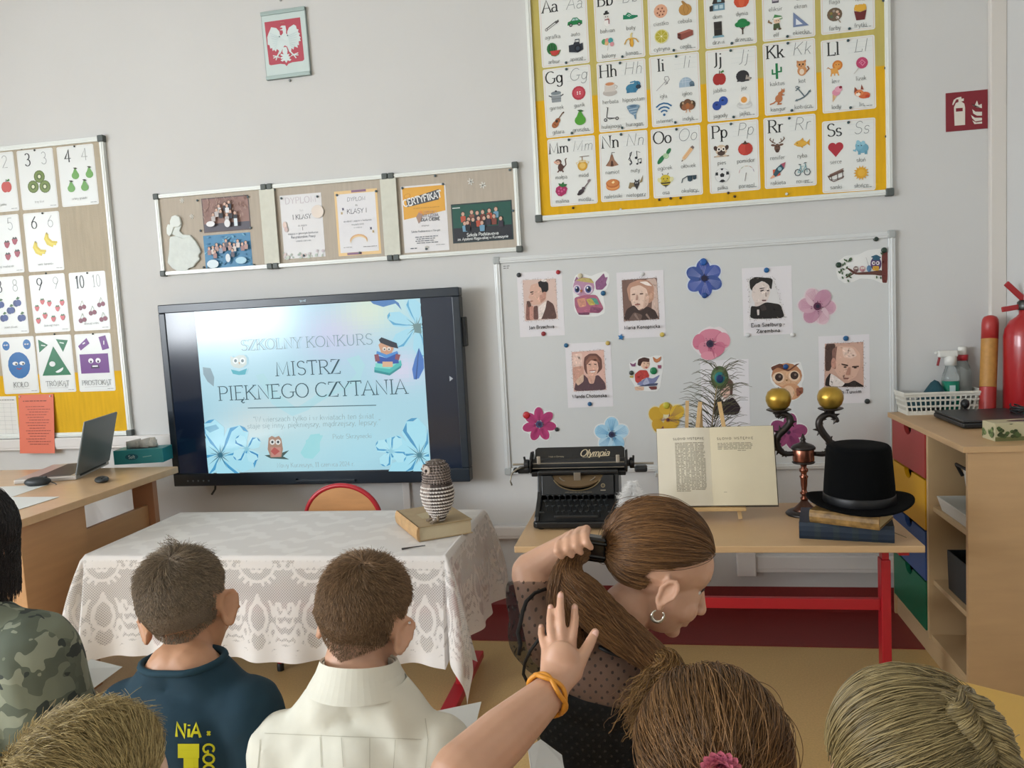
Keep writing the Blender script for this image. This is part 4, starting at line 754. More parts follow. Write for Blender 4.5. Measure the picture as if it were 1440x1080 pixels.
def flower(P, cx, cy, R, n, c1, c2, c3, a0=0.0, el=.62):
    for k in range(n):
        a = a0+2*PI*k/n; ux, uy = math.cos(a), math.sin(a)
        def q(r, t): return (cx+R*(r*ux-t*uy), cy+R*(r*uy+t*ux))
        pts = [q(*p) for p in ((.08, 0), (.35, -.3*el), (.7, -.46*el), (.98, -.2*el), (.92, .05), (1, .22*el), (.7, .46*el), (.35, .3*el))]; P(pts, c1)
        P([q(*p) for p in ((.1, 0), (.4, -.22*el), (.75, -.4*el), (.95, -.2*el), (.7, -.26*el), (.4, -.08))], c2)
        P([q(*p) for p in ((.98, -.2*el), (1.03, .0), (1, .22*el), (.94, .03))], c2)
    for k in range(14):
        a = 2*PI*k/14+.2; r = R*(.2+.12*(k % 3)); P([(cx-3*math.sin(a), cy+3*math.cos(a)), (cx+3*math.sin(a), cy-3*math.cos(a)), (cx+r*math.cos(a), cy+r*math.sin(a))], c3)
S1 = lambda pts, c: d.poly([sc1(max(p[0], 250+(p[1]-480)*.085), min(p[1], 960)) for p in pts], c)
S2 = lambda pts, c: d.poly([sc2(min(p[0], 564+(p[1]-105)*.054), max(min(p[1], 949), 108)) for p in pts], c)
# faint background marks, leaves
P1([(520, 480), (560, 470), (620, 560), (720, 640), (800, 590), (836, 560), (836, 600), (780, 650), (700, 680), (600, 620)], '#b3dde6')
P1([(740, 860), (790, 770), (836, 765), (836, 850), (800, 890), (760, 885)], '#9edbe2'); P2([(0, 800), (40, 770), (85, 775), (50, 850), (10, 885)], '#9edbe2')
P2([(200, 400), (260, 380), (290, 430), (260, 520), (120, 580), (20, 640), (30, 600), (180, 540), (250, 470)], '#b0dbe4')
P1([(262, 440), (300, 445), (318, 490), (316, 535), (285, 510), (265, 475)], '#8fa9b4'); P1([(320, 165), (380, 155), (460, 150), (430, 178), (380, 180)], '#c3dbe2')
P2([(312, 112), (430, 108), (455, 125), (470, 160), (440, 128), (380, 145), (330, 130)], '#4f7fb8')
flower(S2, 545, 240, 150, 6, '#a5d9ea', '#5fa9cf', '#5a7f86', .35, .55); P2([(525, 230), (565, 225), (568, 275), (535, 270)], '#6f8f90')
P2([(555, 345), (578, 400), (580, 445), (555, 495), (530, 500), (522, 450), (535, 400)], '#4a78bf'); P2([(552, 350), (556, 350), (545, 500), (538, 500)], '#2f5590')
flower(S1, 350, 870, 175, 6, '#a9e0f0', '#4f9fcc', '#356f86', .2, .75); flower(S1, 480, 840, 75, 4, '#b5e6f3', '#3f8fc2', '#8fc9dd', .9, .9); S1([(270, 735), (330, 720), (345, 740), (300, 760)], '#7ab5cf')
flower(S2, 560, 870, 180, 6, '#a5dff0', '#4a98c4', '#4a8090', .3, .75); flower(S2, 420, 850, 80, 4, '#b0e4f2', '#4f9fcc', '#8fc9dd', .5, .9)
# lettering
dk, md = '#31505c', '#7d99a3'
lt('SZKOLNY KONKURS', 340, 491, 526, 486, 14.5, md, w=.085, thin=.05, serif=True)
lt('MISTRZ', 389, 528.5, 481, 524.5, 19, dk, w=.09, thin=.05, serif=True)
lt('PIĘKNEGO CZYTANIA', 309, 560, 574, 556, 19.5, '#34545f', w=.09, thin=.05, serif=True, sp=.02)
a, b = sp_(350, 573.5), sp_(530, 569.5); d.line([a, b], .004, '#4f6f79')
lt('"W wierszach tylko i w kwiatach ten świat', 357, 592, 527, 589, 7.5, '#93adb4', w=.1, thin=.06, slant=.12)
lt('staje się inny, piękniejszy, mądrzejszy, lepszy."', 349, 601, 536, 598, 7.5, '#93adb4', w=.1, thin=.06, slant=.12)
lt('Piotr Skrzynecki', 469, 617, 524, 615, 6.5, '#93adb4', w=.1, thin=.06)
lt('Nowy Kurzeszyn, 11 czerwca 2024 r.', 391, 656.5, 500, 655, 6.5, '#9ab2b8', w=.1, thin=.06)
# owls on the slide
P1([(405, 450), (445, 460), (484, 445), (475, 475), (445, 478), (415, 472)], '#58b4c4')
P1([(402, 385), (420, 392), (445, 380), (470, 380), (482, 395), (482, 425), (465, 440), (445, 445), (420, 440), (405, 425)], '#cfdcd8')
for x in (428, 462): P1([(x+14*math.cos(k*.7), 408+16*math.sin(k*.7)) for k in range(9)], '#e9f2f2'); P1([(x+7*math.cos(k*.7), 408+8*math.sin(k*.7)) for k in range(9)], '#6f8890')
P1([(443, 415), (450, 415), (446, 428)], '#d0a070')
P1([(570, 870), (600, 885), (690, 890), (660, 875), (690, 845), (640, 862)], '#4a5f5c')
P1([(590, 785), (605, 775), (622, 782), (640, 775), (652, 790), (660, 840), (652, 878), (600, 880), (585, 840)], '#a98a78'); P1([(598, 830), (650, 830), (648, 876), (604, 878)], '#c28f84')
for x in (608, 636): P1([(x+13*math.cos(k*.7), 805+14*math.sin(k*.7)) for k in range(9)], '#dfe0dc'); P1([(x+6*math.cos(k*.7), 805+7*math.sin(k*.7)) for k in range(9)], '#3a4448')
P1([(618, 830), (645, 850), (620, 870), (600, 850)], '#b5605a')
P2([(340, 440), (370, 425), (470, 405), (475, 430), (415, 470), (340, 462)], '#4fb9b5'); P2([(340, 452), (415, 468), (472, 430), (470, 442), (415, 480), (340, 464)], '#2f8f94'); P2([(345, 420), (400, 412), (470, 405), (415, 448), (345, 440)], '#7fd5cc')
P2([(360, 330), (380, 310), (430, 320), (435, 350), (420, 380), (375, 375)], '#c99a7c'); P2([(345, 380), (400, 395), (455, 365), (460, 420), (405, 425), (355, 420)], '#2f55a5'); P2([(352, 360), (400, 378), (452, 360), (455, 370), (400, 395), (350, 375)], '#4f8fd0')
P2([(340, 378), (360, 375), (368, 410), (345, 412)], '#8a4f5a'); P2([(445, 375), (468, 378), (460, 405), (440, 400)], '#8a4f5a'); P2([(380, 412), (430, 412), (430, 438), (380, 438)], '#d9b08f')
P2([(362, 305), (375, 293), (450, 322), (457, 348), (420, 340), (370, 320)], '#232c38')
for x in (390, 412): P2([(x+10*math.cos(k*.7), 350+10*math.sin(k*.7)) for k in range(9)], '#e0d5c9'); P2([(x+4*math.cos(k*.7), 352+4*math.sin(k*.7)) for k in range(9)], '#333')
d.build('slide', TV, vcmat('slide_glow', .16, .92, .5))
z1 = tz0; o = struct(MB().b2((onY(567, 700, -.01).x, -.014, .03), (onY(577, 700, -.01).x, 0, z1+.1)).build('trim_6', M_DUCT, bevel=.003))
t = MB().tube([(tcx-.52, -.1, tz0+.01), (tcx-.525, -.1, tz0-.02), (tcx-.545, -.1, tz0-.045)], .005, 8).build('antenna', mat('black_plastic', '#1a1c1e', .4)); setp(t, 'short black antenna stub under the lower left display edge', 'antenna')
# ------------------------------------------------------------------ teacher's desk
DX, DZ = -2.09, .75; dy0 = onZ(16, 731, DZ).y; dy1 = -.36
WOODR = mat('desk_wood', '#b98d62', .4, var=.06, scale=5, stretch=(1, 1, 8)); WOODT = mat('desk_top_wood', '#c9a67e', .3, var=.05, scale=5, stretch=(1, 7, 1))
t = thing('teacher_desk', "light wooden teacher's desk with laptop standing beside the display", 'desk', (DX-.45, (dy0+dy1)/2, 0)); ox, oy = DX-.45, (dy0+dy1)/2
def dk_(x0, x1, y0, y1, z0, z1, name, m=WOODR): return MB().b2((x0-ox, y0-oy, z0), (x1-ox, y1-oy, z1)).build(name, m, t, bevel=.002)
dk_(DX-.95, DX, dy0, dy1, DZ-.028, DZ, 'desktop', WOODT)
fx = DX-.03; yg = onX(124, 760, fx).y; yh = onX(216, 700, fx).y
dk_(fx-.02, fx, dy0+.02, yg, .02, DZ-.028, 'side_panel'); dk_(fx-.5, fx-.02, dy0+.03, yg, .05, DZ-.028, 'pedestal'); dk_(fx-.55, fx-.5, dy0+.03, yg, .05, DZ-.028, 'drawer_front')
dk_(fx-.1, fx, yh, yh+.03, 0, DZ-.028, 'end_panel', mat('desk_wood_red', '#a8795a', .4, var=.06, scale=5))
zg = onX(130, 741, fx-.03).z; dk_(fx-.05, fx-.03, yg, yh, .12, zg, 'modesty_panel')
dk_(fx-.9, fx-.85, dy0+.03, dy0+.06, 0, DZ-.028, 'leg'); dk_(fx-.9, fx-.85, dy1-.06, dy1-.03, 0, DZ-.028, 'leg')
# laptop
a = onZ(107, 671, DZ+.012); b = onZ(158, 647, DZ+.012); a = Vector((a.x, a.y, 0)); dirv = Vector((b.x-a.x, b.y-a.y, 0)).normalized(); LW = .36; c0 = a+dirv*LW/2
rz = math.atan2(dirv.y, dirv.x)-PI/2
t = thing('laptop', 'open grey laptop with its lid back to the room', 'laptop', (c0.x, c0.y, DZ), rz)
MG = mat('laptop_grey', '#6a7070', .4, .3); MS = mat('laptop_silver', '#b9b4ae', .35, .3)
MB().b2((-.245, -LW/2, 0), (0, LW/2, .018)).build('base', MS, t, bevel=.004)
MB().b2((-.17, -LW/2+.02, .018), (-.03, LW/2-.02, .019)).build('keyboard', mat('laptop_keys', '#2d2d2e', .5), t)
lid = MB(); R = Matrix.Rotation(math.radians(14), 3, 'Y'); lid.box(R @ Vector((0, 0, .115))+Vector((0, 0, .018)), (.009, LW, .23), R); lid.build('lid', MG, t, bevel=.004)
lid = MB(); lid.box(R @ Vector((-.0055, 0, .118))+Vector((0, 0, .018)), (.001, LW-.02, .205), R); lid.build('screen', mat('laptop_screen', '#12151a', .15), t)
MB().tube([(-.005, -LW/2+.04, .014), (-.005, LW/2-.04, .014)], .008, 8).build('hinge', mat('black_plastic', '#1a1c1e', .4), t)
MBK = mat('black_plastic', '#1a1c1e', .4)
def mouse(label, px, py, L, wd, rz, cable=None, hgt=.03):
    p = onZ(px, py, DZ+.01); t = thing('computer_mouse', label, 'computer mouse', (p.x, p.y, DZ), rz, 'black mice on the desk')
    MB().ball((0, 0, hgt*.42), (L/2, wd/2, hgt*.58), 16, 8).build('shell', mat('mouse_black', '#24292b', .45), t, smooth=True)
    MB().box((L*.28, 0, hgt*.9), (L*.18, .006, .008)).build('wheel', MBK, t, bevel=.002)
    if cable: MB().tube(cable, .0022, 6).build('cable', MBK, t)
mouse('wide black mouse with cable in front of the laptop', 53, 679, .105, .07, .2, [(.05, 0, .012), (.07, .0, .004), (.085, -.02, .003)], .036)
mouse('small flat black mouse to the right of the laptop', 143, 674, .1, .055, -.9, None, .022)
for k, (px, py, r_, l) in enumerate(((14, 709, .4, 'white printed sheet nearer the corner of the desk'), (2, 692, .25, 'white sheet cut by the picture edge on the desk'))):
    p = onZ(px, py, DZ); o = MB().b2((-.105, -.148, 0), (.105, .148, .001)).build('paper_sheet', mat('paper_white', '#dcdedb', .6)); o.location = (p.x-.03, p.y, DZ+.001*(1-k)); o.rotation_euler = (0, 0, -r_-1.2); setp(o, l, 'paper sheet', 'sheets on the desk')
# tissue box on the desk
a = onZ(170, 652, DZ); b = onZ(239, 648, DZ); p = (a+b)/2; ln = (b-a).length; rz = math.atan2(b.y-a.y, b.x-a.x)
t = thing('tissue_box', 'turquoise tissue box with white tissues beside the display', 'tissue box', (p.x-.02, p.y+.02, DZ), rz)
MB().b2((-ln/2, -.055, 0), (ln/2, .055, .065)).build('box', mat('turquoise_card', '#2f8f96', .45, var=.08, scale=14), t, bevel=.002)
MB().ball((0, 0, .065), (.07, .025, .002), 16, 6).build('opening', MBK, t)
d = Draw(); d.t = .0555; d.ell(-.03, .033, .03, .014, '#1f5f70'); d.text('Soft', -.03, .026, .014, '#c5dde0', .16); d.line([(.02, .03), (.06, .034)], .003, '#9fd0d2'); d.build('print', t)
mb = MB(); rd = random.Random(3)
for k in range(7):
    a = rd.uniform(0, 6.28); x = rd.uniform(-.05, .05); w_ = rd.uniform(.02, .035); h = rd.uniform(.035, .06)
    mb.add([(x-w_, rd.uniform(-.02, .02), .06), (x+w_, rd.uniform(-.02, .02), .06), (x+w_*1.1+.01*math.cos(a), .02*math.sin(a), .06+h), (x-w_*.6, -.02*math.sin(a), .062+h*.8), (x, .01*math.cos(a), .06+h*.55)], [(0, 1, 4), (1, 2, 4), (2, 3, 4), (3, 0, 4)])
o = mb.build('tissues', mat('tissue_white', '#dad7d0', .8), t, smooth=True); md_ = o.modifiers.new('s', 'SOLIDIFY'); md_.thickness = .001
# ------------------------------------------------------------------ school tables
RED = mat('red_steel', '#b3202a', .35, spec=.5); TZ = .59
def school_table(name, label, x0, x1, y0, y1, z, rear=None):
    t = thing(name, label, 'table', ((x0+x1)/2, (y0+y1)/2, 0)); W, D = (x1-x0)/2, (y1-y0)/2
    MB().b2((-W, -D, z-.022), (W, D, z)).build('tabletop', WOOD, t, bevel=.003)
    for s in (-1, 1):
        x = s*(W-.045)
        mb = MB().bar((x, 0, .04), (x, 0, z*.79), .048, .03).build('leg', RED, t, bevel=.003)
        MB().bar((x, 0, z*.79), (x, 0, z-.022), .036, .022).build('leg_extension', RED, t, bevel=.002)
        MB().bar((x, -D+.02, .03), (x, D-.02 if rear is None else rear, .03), .05, .028).build('foot', RED, t, bevel=.004)
        MB().bar((x, -D+.05, z-.034), (x, D-.05, z-.034), .03, .024).build('top_bracket', RED, t, bevel=.002)
    MB().bar((-W+.06, 0, .31), (W-.06, 0, .31), .02, .038).build('stretcher', RED, t, bevel=.002)
    return t
school_table('display_table', 'light wooden school table with red steel legs under the typewriter', -.474, .767, -1.03, -.49, TZ, .05)
school_table('lace_table', 'school table with red legs mostly hidden under white lace', -1.95, -.68, -1.135, -.575, TZ)
# ------------------------------------------------------------------ lace tablecloth: pattern drawn per vertex, net by nodes
def lace_cell(nx=90, ny=170):
    "one mirrored repeat, u across 0..1 (mirror at .5), v from table edge 0 to hem 1"
    U, V = np.meshgrid(np.linspace(0, .5, nx//2), np.linspace(0, 1, ny), indexing='ij'); A = .18/.35
    M = np.zeros_like(U)
    def stroke(pts, w):
        pts = np.array(pts, float); nonlocal M
        for p, q in zip(pts[:-1], pts[1:]):
            p = p*[A, 1]; q = q*[A, 1]; dv = q-p; L = (dv**2).sum()+1e-9
            t = np.clip(((U*A-p[0])*dv[0]+(V-p[1])*dv[1])/L, 0, 1); D = np.hypot(U*A-p[0]-t*dv[0], V-p[1]-t*dv[1]); M = np.maximum(M, np.clip((w-D)/.008+.5, 0, 1))
    def arc(cx, cy, r, a0, a1, w, n=14): stroke([(cx+r*math.cos(math.radians(a0+(a1-a0)*i/n))/A, cy+r*math.sin(math.radians(a0+(a1-a0)*i/n))) for i in range(n+1)], w)
    def hole(cx, cy, rx, ry): nonlocal M; M = np.where(((U-cx)/rx)**2+((V-cy)/ry)**2 < 1, M*0-1, M)
    # top garland: flowers and swags
    stroke([(0, .015), (.5, .015)], .02)
    for x in (.0, .12, .24): 
        for a in range(0, 360, 72): arc(x+.035*math.cos(math.radians(a)), .075+.022*math.sin(math.radians(a)), .011, 0, 360, .011, 8)
    stroke([(.0, .13), (.06, .15), (.1, .13)], .012)
    arc(.42, .085, .035, -60, 200, .012); stroke([(.33, .11), (.27, .17), (.17, .21), (.08, .235), (0, .24)], .013); stroke([(.27, .17), (.33, .2)], .014); stroke([(.17, .21), (.24, .245)], .014); stroke([(.1, .23), (.12, .27)], .012)
    # palmettes and hearts
    hole(.0, .56, .11, .075); hole(0, .80, .13, .065)
    stroke([(.0, .38), (.05, .44), (.14, .50), (.17, .60), (.12, .68), (.02, .72), (0, .73)], .016)
    stroke([(0, .36), (.03, .40), (0, .44)], .012)
    stroke([(.5, .5), (.46, .56), (.38, .56), (.33, .5), (.36, .44), (.42, .45), (.43, .5)], .014); stroke([(.5, .62), (.44, .66), (.36, .63), (.3, .56), (.27, .48)], .018); stroke([(.27, .48), (.22, .42)], .012)
    stroke([(.5, .74), (.42, .76), (.34, .72), (.26, .64)], .02); stroke([(.34, .72), (.28, .78), (.2, .77)], .018); stroke([(.24, .64), (.2, .72), (.24, .8)], .014)
    hole(.42, .605, .045, .022); hole(.27, .71, .03, .03); hole(.46, .69, .03, .02); hole(.31, .6, .022, .04)
    stroke([(0, .725), (.06, .70), (.13, .73), (.16, .80), (.1, .87), (0, .90)], .012)
    stroke([(.5, .88), (.38, .86), (.28, .83), (.2, .86), (.1, .92), (0, .93)], .03); stroke([(.5, .80), (.44, .82), (.36, .8)], .012); stroke([(.5, .93), (.3, .9), (.2, .93), (0, .97)], .02)
    M = np.where(V > .93, 1, M); M = np.where(np.abs(V-.962) < .006, .35, M)
    return M
LC = lace_cell()
def lace(u, e, D):
    "u metres along the edge, e metres below the edge"
    cu = (u/.19) % 1.0; cu = min(cu, 1-cu); v = min(max(e/D, 0), 1)
    x = cu/.5*(LC.shape[0]-1); y = v*(LC.shape[1]-1); i, j = int(x), int(y); i2, j2 = min(i+1, LC.shape[0]-1), min(j+1, LC.shape[1]-1); fx, fy = x-i, y-j
    return (LC[i, j]*(1-fx)+LC[i2, j]*fx)*(1-fy)+(LC[i, j2]*(1-fx)+LC[i2, j2]*fx)*fy
def cloth():
    x0, x1, y0, y1 = -1.955, -.675, -1.14, -.57; W, Dp = (x1-x0)/2, (y1-y0)/2; cx, cy = (x0+x1)/2, (y0+y1)/2; dr = .345; z = TZ+.0035
    st = .0052; nx = int(2*(W+dr)/st); drb = .20; ny = int((2*Dp+dr+drb)/st)
    S = np.linspace(-W-dr, W+dr, nx); T = np.linspace(-Dp-dr, Dp+drb, ny); vs = []; la = []; uv = []
    rd = random.Random(4); ph = [rd.uniform(0, 6.28) for _ in range(8)]
    for t in T:
        for s in S:
            es, et = max(abs(s)-W, 0), max(abs(t)-Dp, 0); sg, tg = (1 if s > 0 else -1), (1 if t > 0 else -1)
            if es == 0 and et == 0:
                x, y, zz = s, t, z+.0008*math.sin(s*9+ph[0])*math.sin(t*14); l = 2.0
                n_ = math.sin(s*60)*math.sin(t*60)+math.sin(s*23+2*math.sin(t*31))*.8; l = 2.0+.35*(n_ > .35)
            elif es == 0 or et == 0:
                e = es or et; a = s if es == 0 else t; k = e/dr
                out = .010+.02*k+k*.014*math.sin(a*17+ph[1])+k*k*.010*math.sin(a*41+ph[2])+.006*math.sin(a*8+ph[3])*k
                out += .05*k*max(0, 1-(W-abs(s))/.16)**2 if es == 0 else .05*k*max(0, 1-(Dp-abs(t))/.16)**2
                b_ = min(e/.012, 1); zz = z-e+.004*(1-b_)
                x, y = (s, tg*(Dp+out*b_)) if es == 0 else (sg*(W+out*b_), t); l = lace(a, e, dr)
            else:
                r = math.hypot(es, et); f = math.atan2(et, es); k = r/dr; ff = 4*f*(PI/2-f)/(PI/2)**2
                out = .010+k*(1.35-.62*k)*(.034+.10*ff*ff)+.016*k*math.sin(6*f+(ph[4] if sg > 0 else 1.2)); b_ = min(r/.012, 1)
                x = sg*(W+out*math.cos(f)*b_); y = tg*(Dp+out*math.sin(f)*b_); zz = z-r*(1-.13*ff*min(k, 1) if sg < 0 or tg > 0 else .95)+.004*(1-b_)
                e = max(es, et); l = lace((W+dr-min(es, et)) if es < et else (Dp+dr-min(es, et)), e, dr)
                if r > dr*1.35: pass
            vs.append((cx+x, cy+y, max(zz, .02))); la.append(l); uv.append((s, t))
    fs = [(j*nx+i, j*nx+i+1, (j+1)*nx+i+1, (j+1)*nx+i) for j in range(ny-1) for i in range(nx-1)]
    me = bpy.data.meshes.new('lace_tablecloth'); me.from_pydata(vs, [], fs); me.update(); me.polygons.foreach_set('use_smooth', [True]*len(fs))
    a = me.attributes.new('lace', 'FLOAT', 'POINT'); a.data.foreach_set('value', np.array(la, np.float32))
    u_ = me.attributes.new('flat', 'FLOAT_VECTOR', 'POINT'); u_.data.foreach_set('vector', np.array([(p, q, 0) for p, q in uv], np.float32).ravel())
    m = bpy.data.materials.new('lace'); m.use_nodes = True; nt = m.node_tree; b = nt.nodes['Principled BSDF']; b.inputs['Roughness'].default_value = .85; b.inputs['Specular IOR Level'].default_value = .1
    def nd(t): return nt.nodes.new(t)
    A = nd('ShaderNodeAttribute'); A.attribute_name = 'lace'; Fl = nd('ShaderNodeAttribute'); Fl.attribute_name = 'flat'
    sx = nd('ShaderNodeSeparateXYZ'); nt.links.new(Fl.outputs['Vector'], sx.inputs[0])
    def mth(op, a, b_=None):
        n = nd('ShaderNodeMath'); n.operation = op
        for i, q in enumerate((a, b_)):
            if q is None: continue
            if isinstance(q, (int, float)): n.inputs[i].default_value = q
            else: nt.links.new(q, n.inputs[i])
        return n.outputs[0]
    def rng(v, a0, a1, b0, b1):
        n = nd('ShaderNodeMapRange'); nt.links.new(v, n.inputs[0])
        for i, q in enumerate((a0, a1, b0, b1)): n.inputs[i+1].default_value = q
        return n.outputs[0]
    per = 2*PI/.0065
    wv = mth('MAXIMUM', mth('SINE', mth('MULTIPLY', mth('ADD', sx.outputs[0], sx.outputs[1]), per*.707)), mth('SINE', mth('MULTIPLY', mth('SUBTRACT', sx.outputs[0], sx.outputs[1]), per*.707)))
    net = rng(wv, -.2, .75, 0, 1)
    L = A.outputs['Fac']
    solid = rng(L, .15, .7, 0, 1); holes = rng(L, -.6, -.1, 1, 0)       # -1: open net, 0: dense net, 1: solid
    dense = mth('ADD', .40, mth('MULTIPLY', net, .42)); openn = mth('ADD', .04, mth('MULTIPLY', net, .45))
    bs = mth('ADD', mth('MULTIPLY', openn, holes), mth('MULTIPLY', dense, mth('SUBTRACT', 1, holes)))
    al = mth('ADD', mth('MULTIPLY', bs, mth('SUBTRACT', 1, solid)), solid)
    nt.links.new(al, b.inputs['Alpha'])
    mx = nd('ShaderNodeMix'); mx.data_type = 'RGBA'; mx.inputs[6].default_value = (*lin('#e2deda'), 1); mx.inputs[7].default_value = (*lin('#efece8'), 1)
    nt.links.new(rng(L, 1.9, 2.4, 0, 1), mx.inputs[0]); nt.links.new(mx.outputs[2], b.inputs['Base Color'])
    # cloth lets some light through
    tr = nd('ShaderNodeBsdfTranslucent'); tr.inputs[0].default_value = (.75, .72, .68, 1); ms = nd('ShaderNodeMixShader'); ms.inputs[0].default_value = .18
    tp = nd('ShaderNodeBsdfTransparent'); ms2 = nd('ShaderNodeMixShader'); b.inputs['Alpha'].default_value = 1; nt.links.remove(b.inputs['Alpha'].links[0])
    nt.links.new(b.outputs[0], ms.inputs[1]); nt.links.new(tr.outputs[0], ms.inputs[2]); nt.links.new(al, ms2.inputs[0]); nt.links.new(tp.outputs[0], ms2.inputs[1]); nt.links.new(ms.outputs[0], ms2.inputs[2])
    nt.links.new(ms2.outputs[0], nt.nodes['Material Output'].inputs[0])
    me.materials.append(m); o = link('lace_tablecloth', me); setp(o, 'white lace tablecloth with scroll pattern draped over the table', 'tablecloth')
cloth()
# ------------------------------------------------------------------ school chair behind the lace table
cxx = -1.315; cyy = -.42
t = thing('school_chair', 'small school chair with red tube frame behind the lace table', 'chair', (cxx, cyy, 0))
PLY = mat('plywood', '#c08a58', .35, var=.1, scale=7, stretch=(1, 1, 5))
pts = []
for k in range(25): a = PI*k/24; pts.append((.165*math.cos(a), .52+.145*math.sin(a)))
pts = [(.165, .46)]+pts+[(-.165, .46)]
mb = MB(); mb.prism(pts, .0, .012); bk = mb.build('backrest', PLY, t, bevel=.003)
MB().tube([(p[0], .006, p[1]) for p in pts], .0105, 10).build('back_frame', RED, t, smooth=True)
MB().b2((-.17, -.31, .335), (.17, .0, .347)).build('seat', PLY, t, bevel=.004)
for s in (-1, 1):
    MB().tube([(s*.165, .006, .47), (s*.165, -.01, .33), (s*.17, .06, .02)], .0105, 8).build('rear_leg', RED, t, smooth=True)
    MB().tube([(s*.165, -.0, .325), (s*.165, -.27, .325), (s*.17, -.285, .30), (s*.175, -.30, .02)], .0105, 8).build('front_leg', RED, t, smooth=True)
    for y in (.062, -.30): MB().lathe([(.013, 0), (.014, .02), (.012, .03)], (s*(.172 if y > 0 else .175), y, 0), 10).build('rubber_tip', MBK, t)
# ------------------------------------------------------------------ books
def book(name, label, c, L, D, T, rz, coverm, pagem=None, spine=None, group=None, z=0.0, tilt=None, bands=0, bandm=None, over=.004):
    "lying book: spine along local -x edge? spine on the side y=-D/2, pages open on +x/-x/+y"
    pagem = pagem or mat('old_pages', '#c8b792', .8, var=.08, scale=60, stretch=(1, 1, 30))
    t = thing(name, label, 'book', (c[0], c[1], z), rz, group)
    MB().b2((-L/2, -D/2, 0), (L/2, D/2, .003)).build('back_cover', coverm, t, bevel=.0008)
    MB().b2((-L/2, -D/2, T-.003), (L/2, D/2, T)).build('front_cover', coverm, t, bevel=.0008)
    mb = MB(); prof = [(-D/2-.000, 0), (-D/2-.005, T*.2), (-D/2-.007, T*.5), (-D/2-.005, T*.8), (-D/2, T), (-D/2+.004, T), (-D/2+.004, 0)]; n = len(prof)
    mb.add([(-L/2, y, q) for y, q in prof]+[(L/2, y, q) for y, q in prof], [tuple(range(n)), tuple(range(n, 2*n))]+[(i, (i+1) % n, n+(i+1) % n, n+i) for i in range(n)])
    sp = mb.build('spine', spine or coverm, t)
    for k in range(bands):
        x = -L/2+L*(k+1)/(bands+1); mb = MB(); prof2 = [(y-(.0012 if y < -D/2+.003 else 0), q) for y, q in prof]
        mb.add([(x-.009, y, q) for y, q in prof2]+[(x+.009, y, q) for y, q in prof2], [tuple(range(n)), tuple(range(n, 2*n))]+[(i, (i+1) % n, n+(i+1) % n, n+i) for i in range(n)]); mb.build('spine_band', bandm, sp)
    MB().b2((-L/2+over, -D/2+.002, .003), (L/2-over, D/2-over, T-.003)).build('pages', pagem, t)
    return t
TT = TZ+.005
# book under the owl: corners measured on the table
b0, b1, b2 = onZ(561, 738, TT), onZ(592, 764, TT), onZ(662, 748, TT)
e1 = Vector((b0.x-b1.x, b0.y-b1.y, 0)); e2 = Vector((b2.x-b1.x, b2.y-b1.y, 0)); ce = Vector((b1.x, b1.y, 0))+(e1+e2)/2
rz = math.atan2(e1.y, e1.x); L_ = min(e1.length, .27); 
OB = book('old_book', 'old tan book lying on the lace tablecloth under the owl', ce, e1.length, e2.length, .05, rz+PI, mat('tan_cloth', '#a58e6a', .7, var=.08, scale=25), mat('pale_pages', '#c5b595', .8, var=.06, scale=60, stretch=(1, 1, 30)), spine=mat('tan_leather', '#b89264', .5, var=.15, scale=30), z=TT)
d = Draw(); me = MB().slab([(-.035, -.05), (.035, -.05), (.05, 0), (.035, .05), (-.035, .05), (-.05, 0)], .0500, .0504).build('cover_panel', mat('tan_panel', '#b3a27f', .7), OB)
p0_, p1_ = onZ(565, 772, TT+.003), onZ(598, 767, TT+.003)
o = MB().tube([(p0_.x, p0_.y, TT+.003), ((p0_.x+p1_.x)/2, (p0_.y+p1_.y)/2, TT+.0035), (p1_.x, p1_.y, TT+.003)], [.0035, .002, .0015], 6).build('thin_stick', mat('dark_stick', '#3a3634', .6)); setp(o, 'thin dark stick lying before the old tan book', 'stick')
# ------------------------------------------------------------------ owl figure
ow = onZ(617, 733, TT+.051); t = thing('owl_figure', 'feathered grey brown owl figure perched on the old tan book', 'owl figure', (ow.x, ow.y+.005, TT+.05), .35)
OWB = mat('owl_base', '#6b6058', .9)
prof = [(.012, .012), (.03, .03), (.046, .06), (.053, .095), (.05, .125), (.042, .148), (.043, .165), (.042, .185), (.034, .203), (.018, .214), (.004, .217)]
MB().lathe(prof, (0, 0, 0), 20, 1.0, .92).build('body', OWB, t, smooth=True)
fl = MB(); cols = []; rd = random.Random(11)
def feather(p, nrm, down, L, wd, c):
    side = nrm.cross(down).normalized(); k = len(fl.v)
    pr = [(0, .3), (.35, .9), (.7, 1.0), (.92, .6), (1.0, .05)]; vs = []
    for a, b in pr:
        lift = nrm*(.0005+.0062*a)
        vs += [p+down*(a*L)+side*(b*wd)+lift*.8, p+down*(a*L)+lift*1.15, p+down*(a*L)-side*(b*wd)+lift*.8]
    fs = []
    for i in range(4): fs += [(i*3, i*3+1, i*3+4, i*3+3), (i*3+1, i*3+2, i*3+5, i*3+4)]
    fl.add(vs, fs)
    for i in range(4): cols.extend([c[i]]*2)
def rad(z):
    for (r0, z0), (r1, z1) in zip(prof[:-1], prof[1:]):
        if z0 <= z <= z1: return r0+(r1-r0)*(z-z0)/(z1-z0)
    return .004
dkc, wtc, gy = lin('#4a403c'), lin('#cfc8c2'), lin('#8d8078')
z = .212
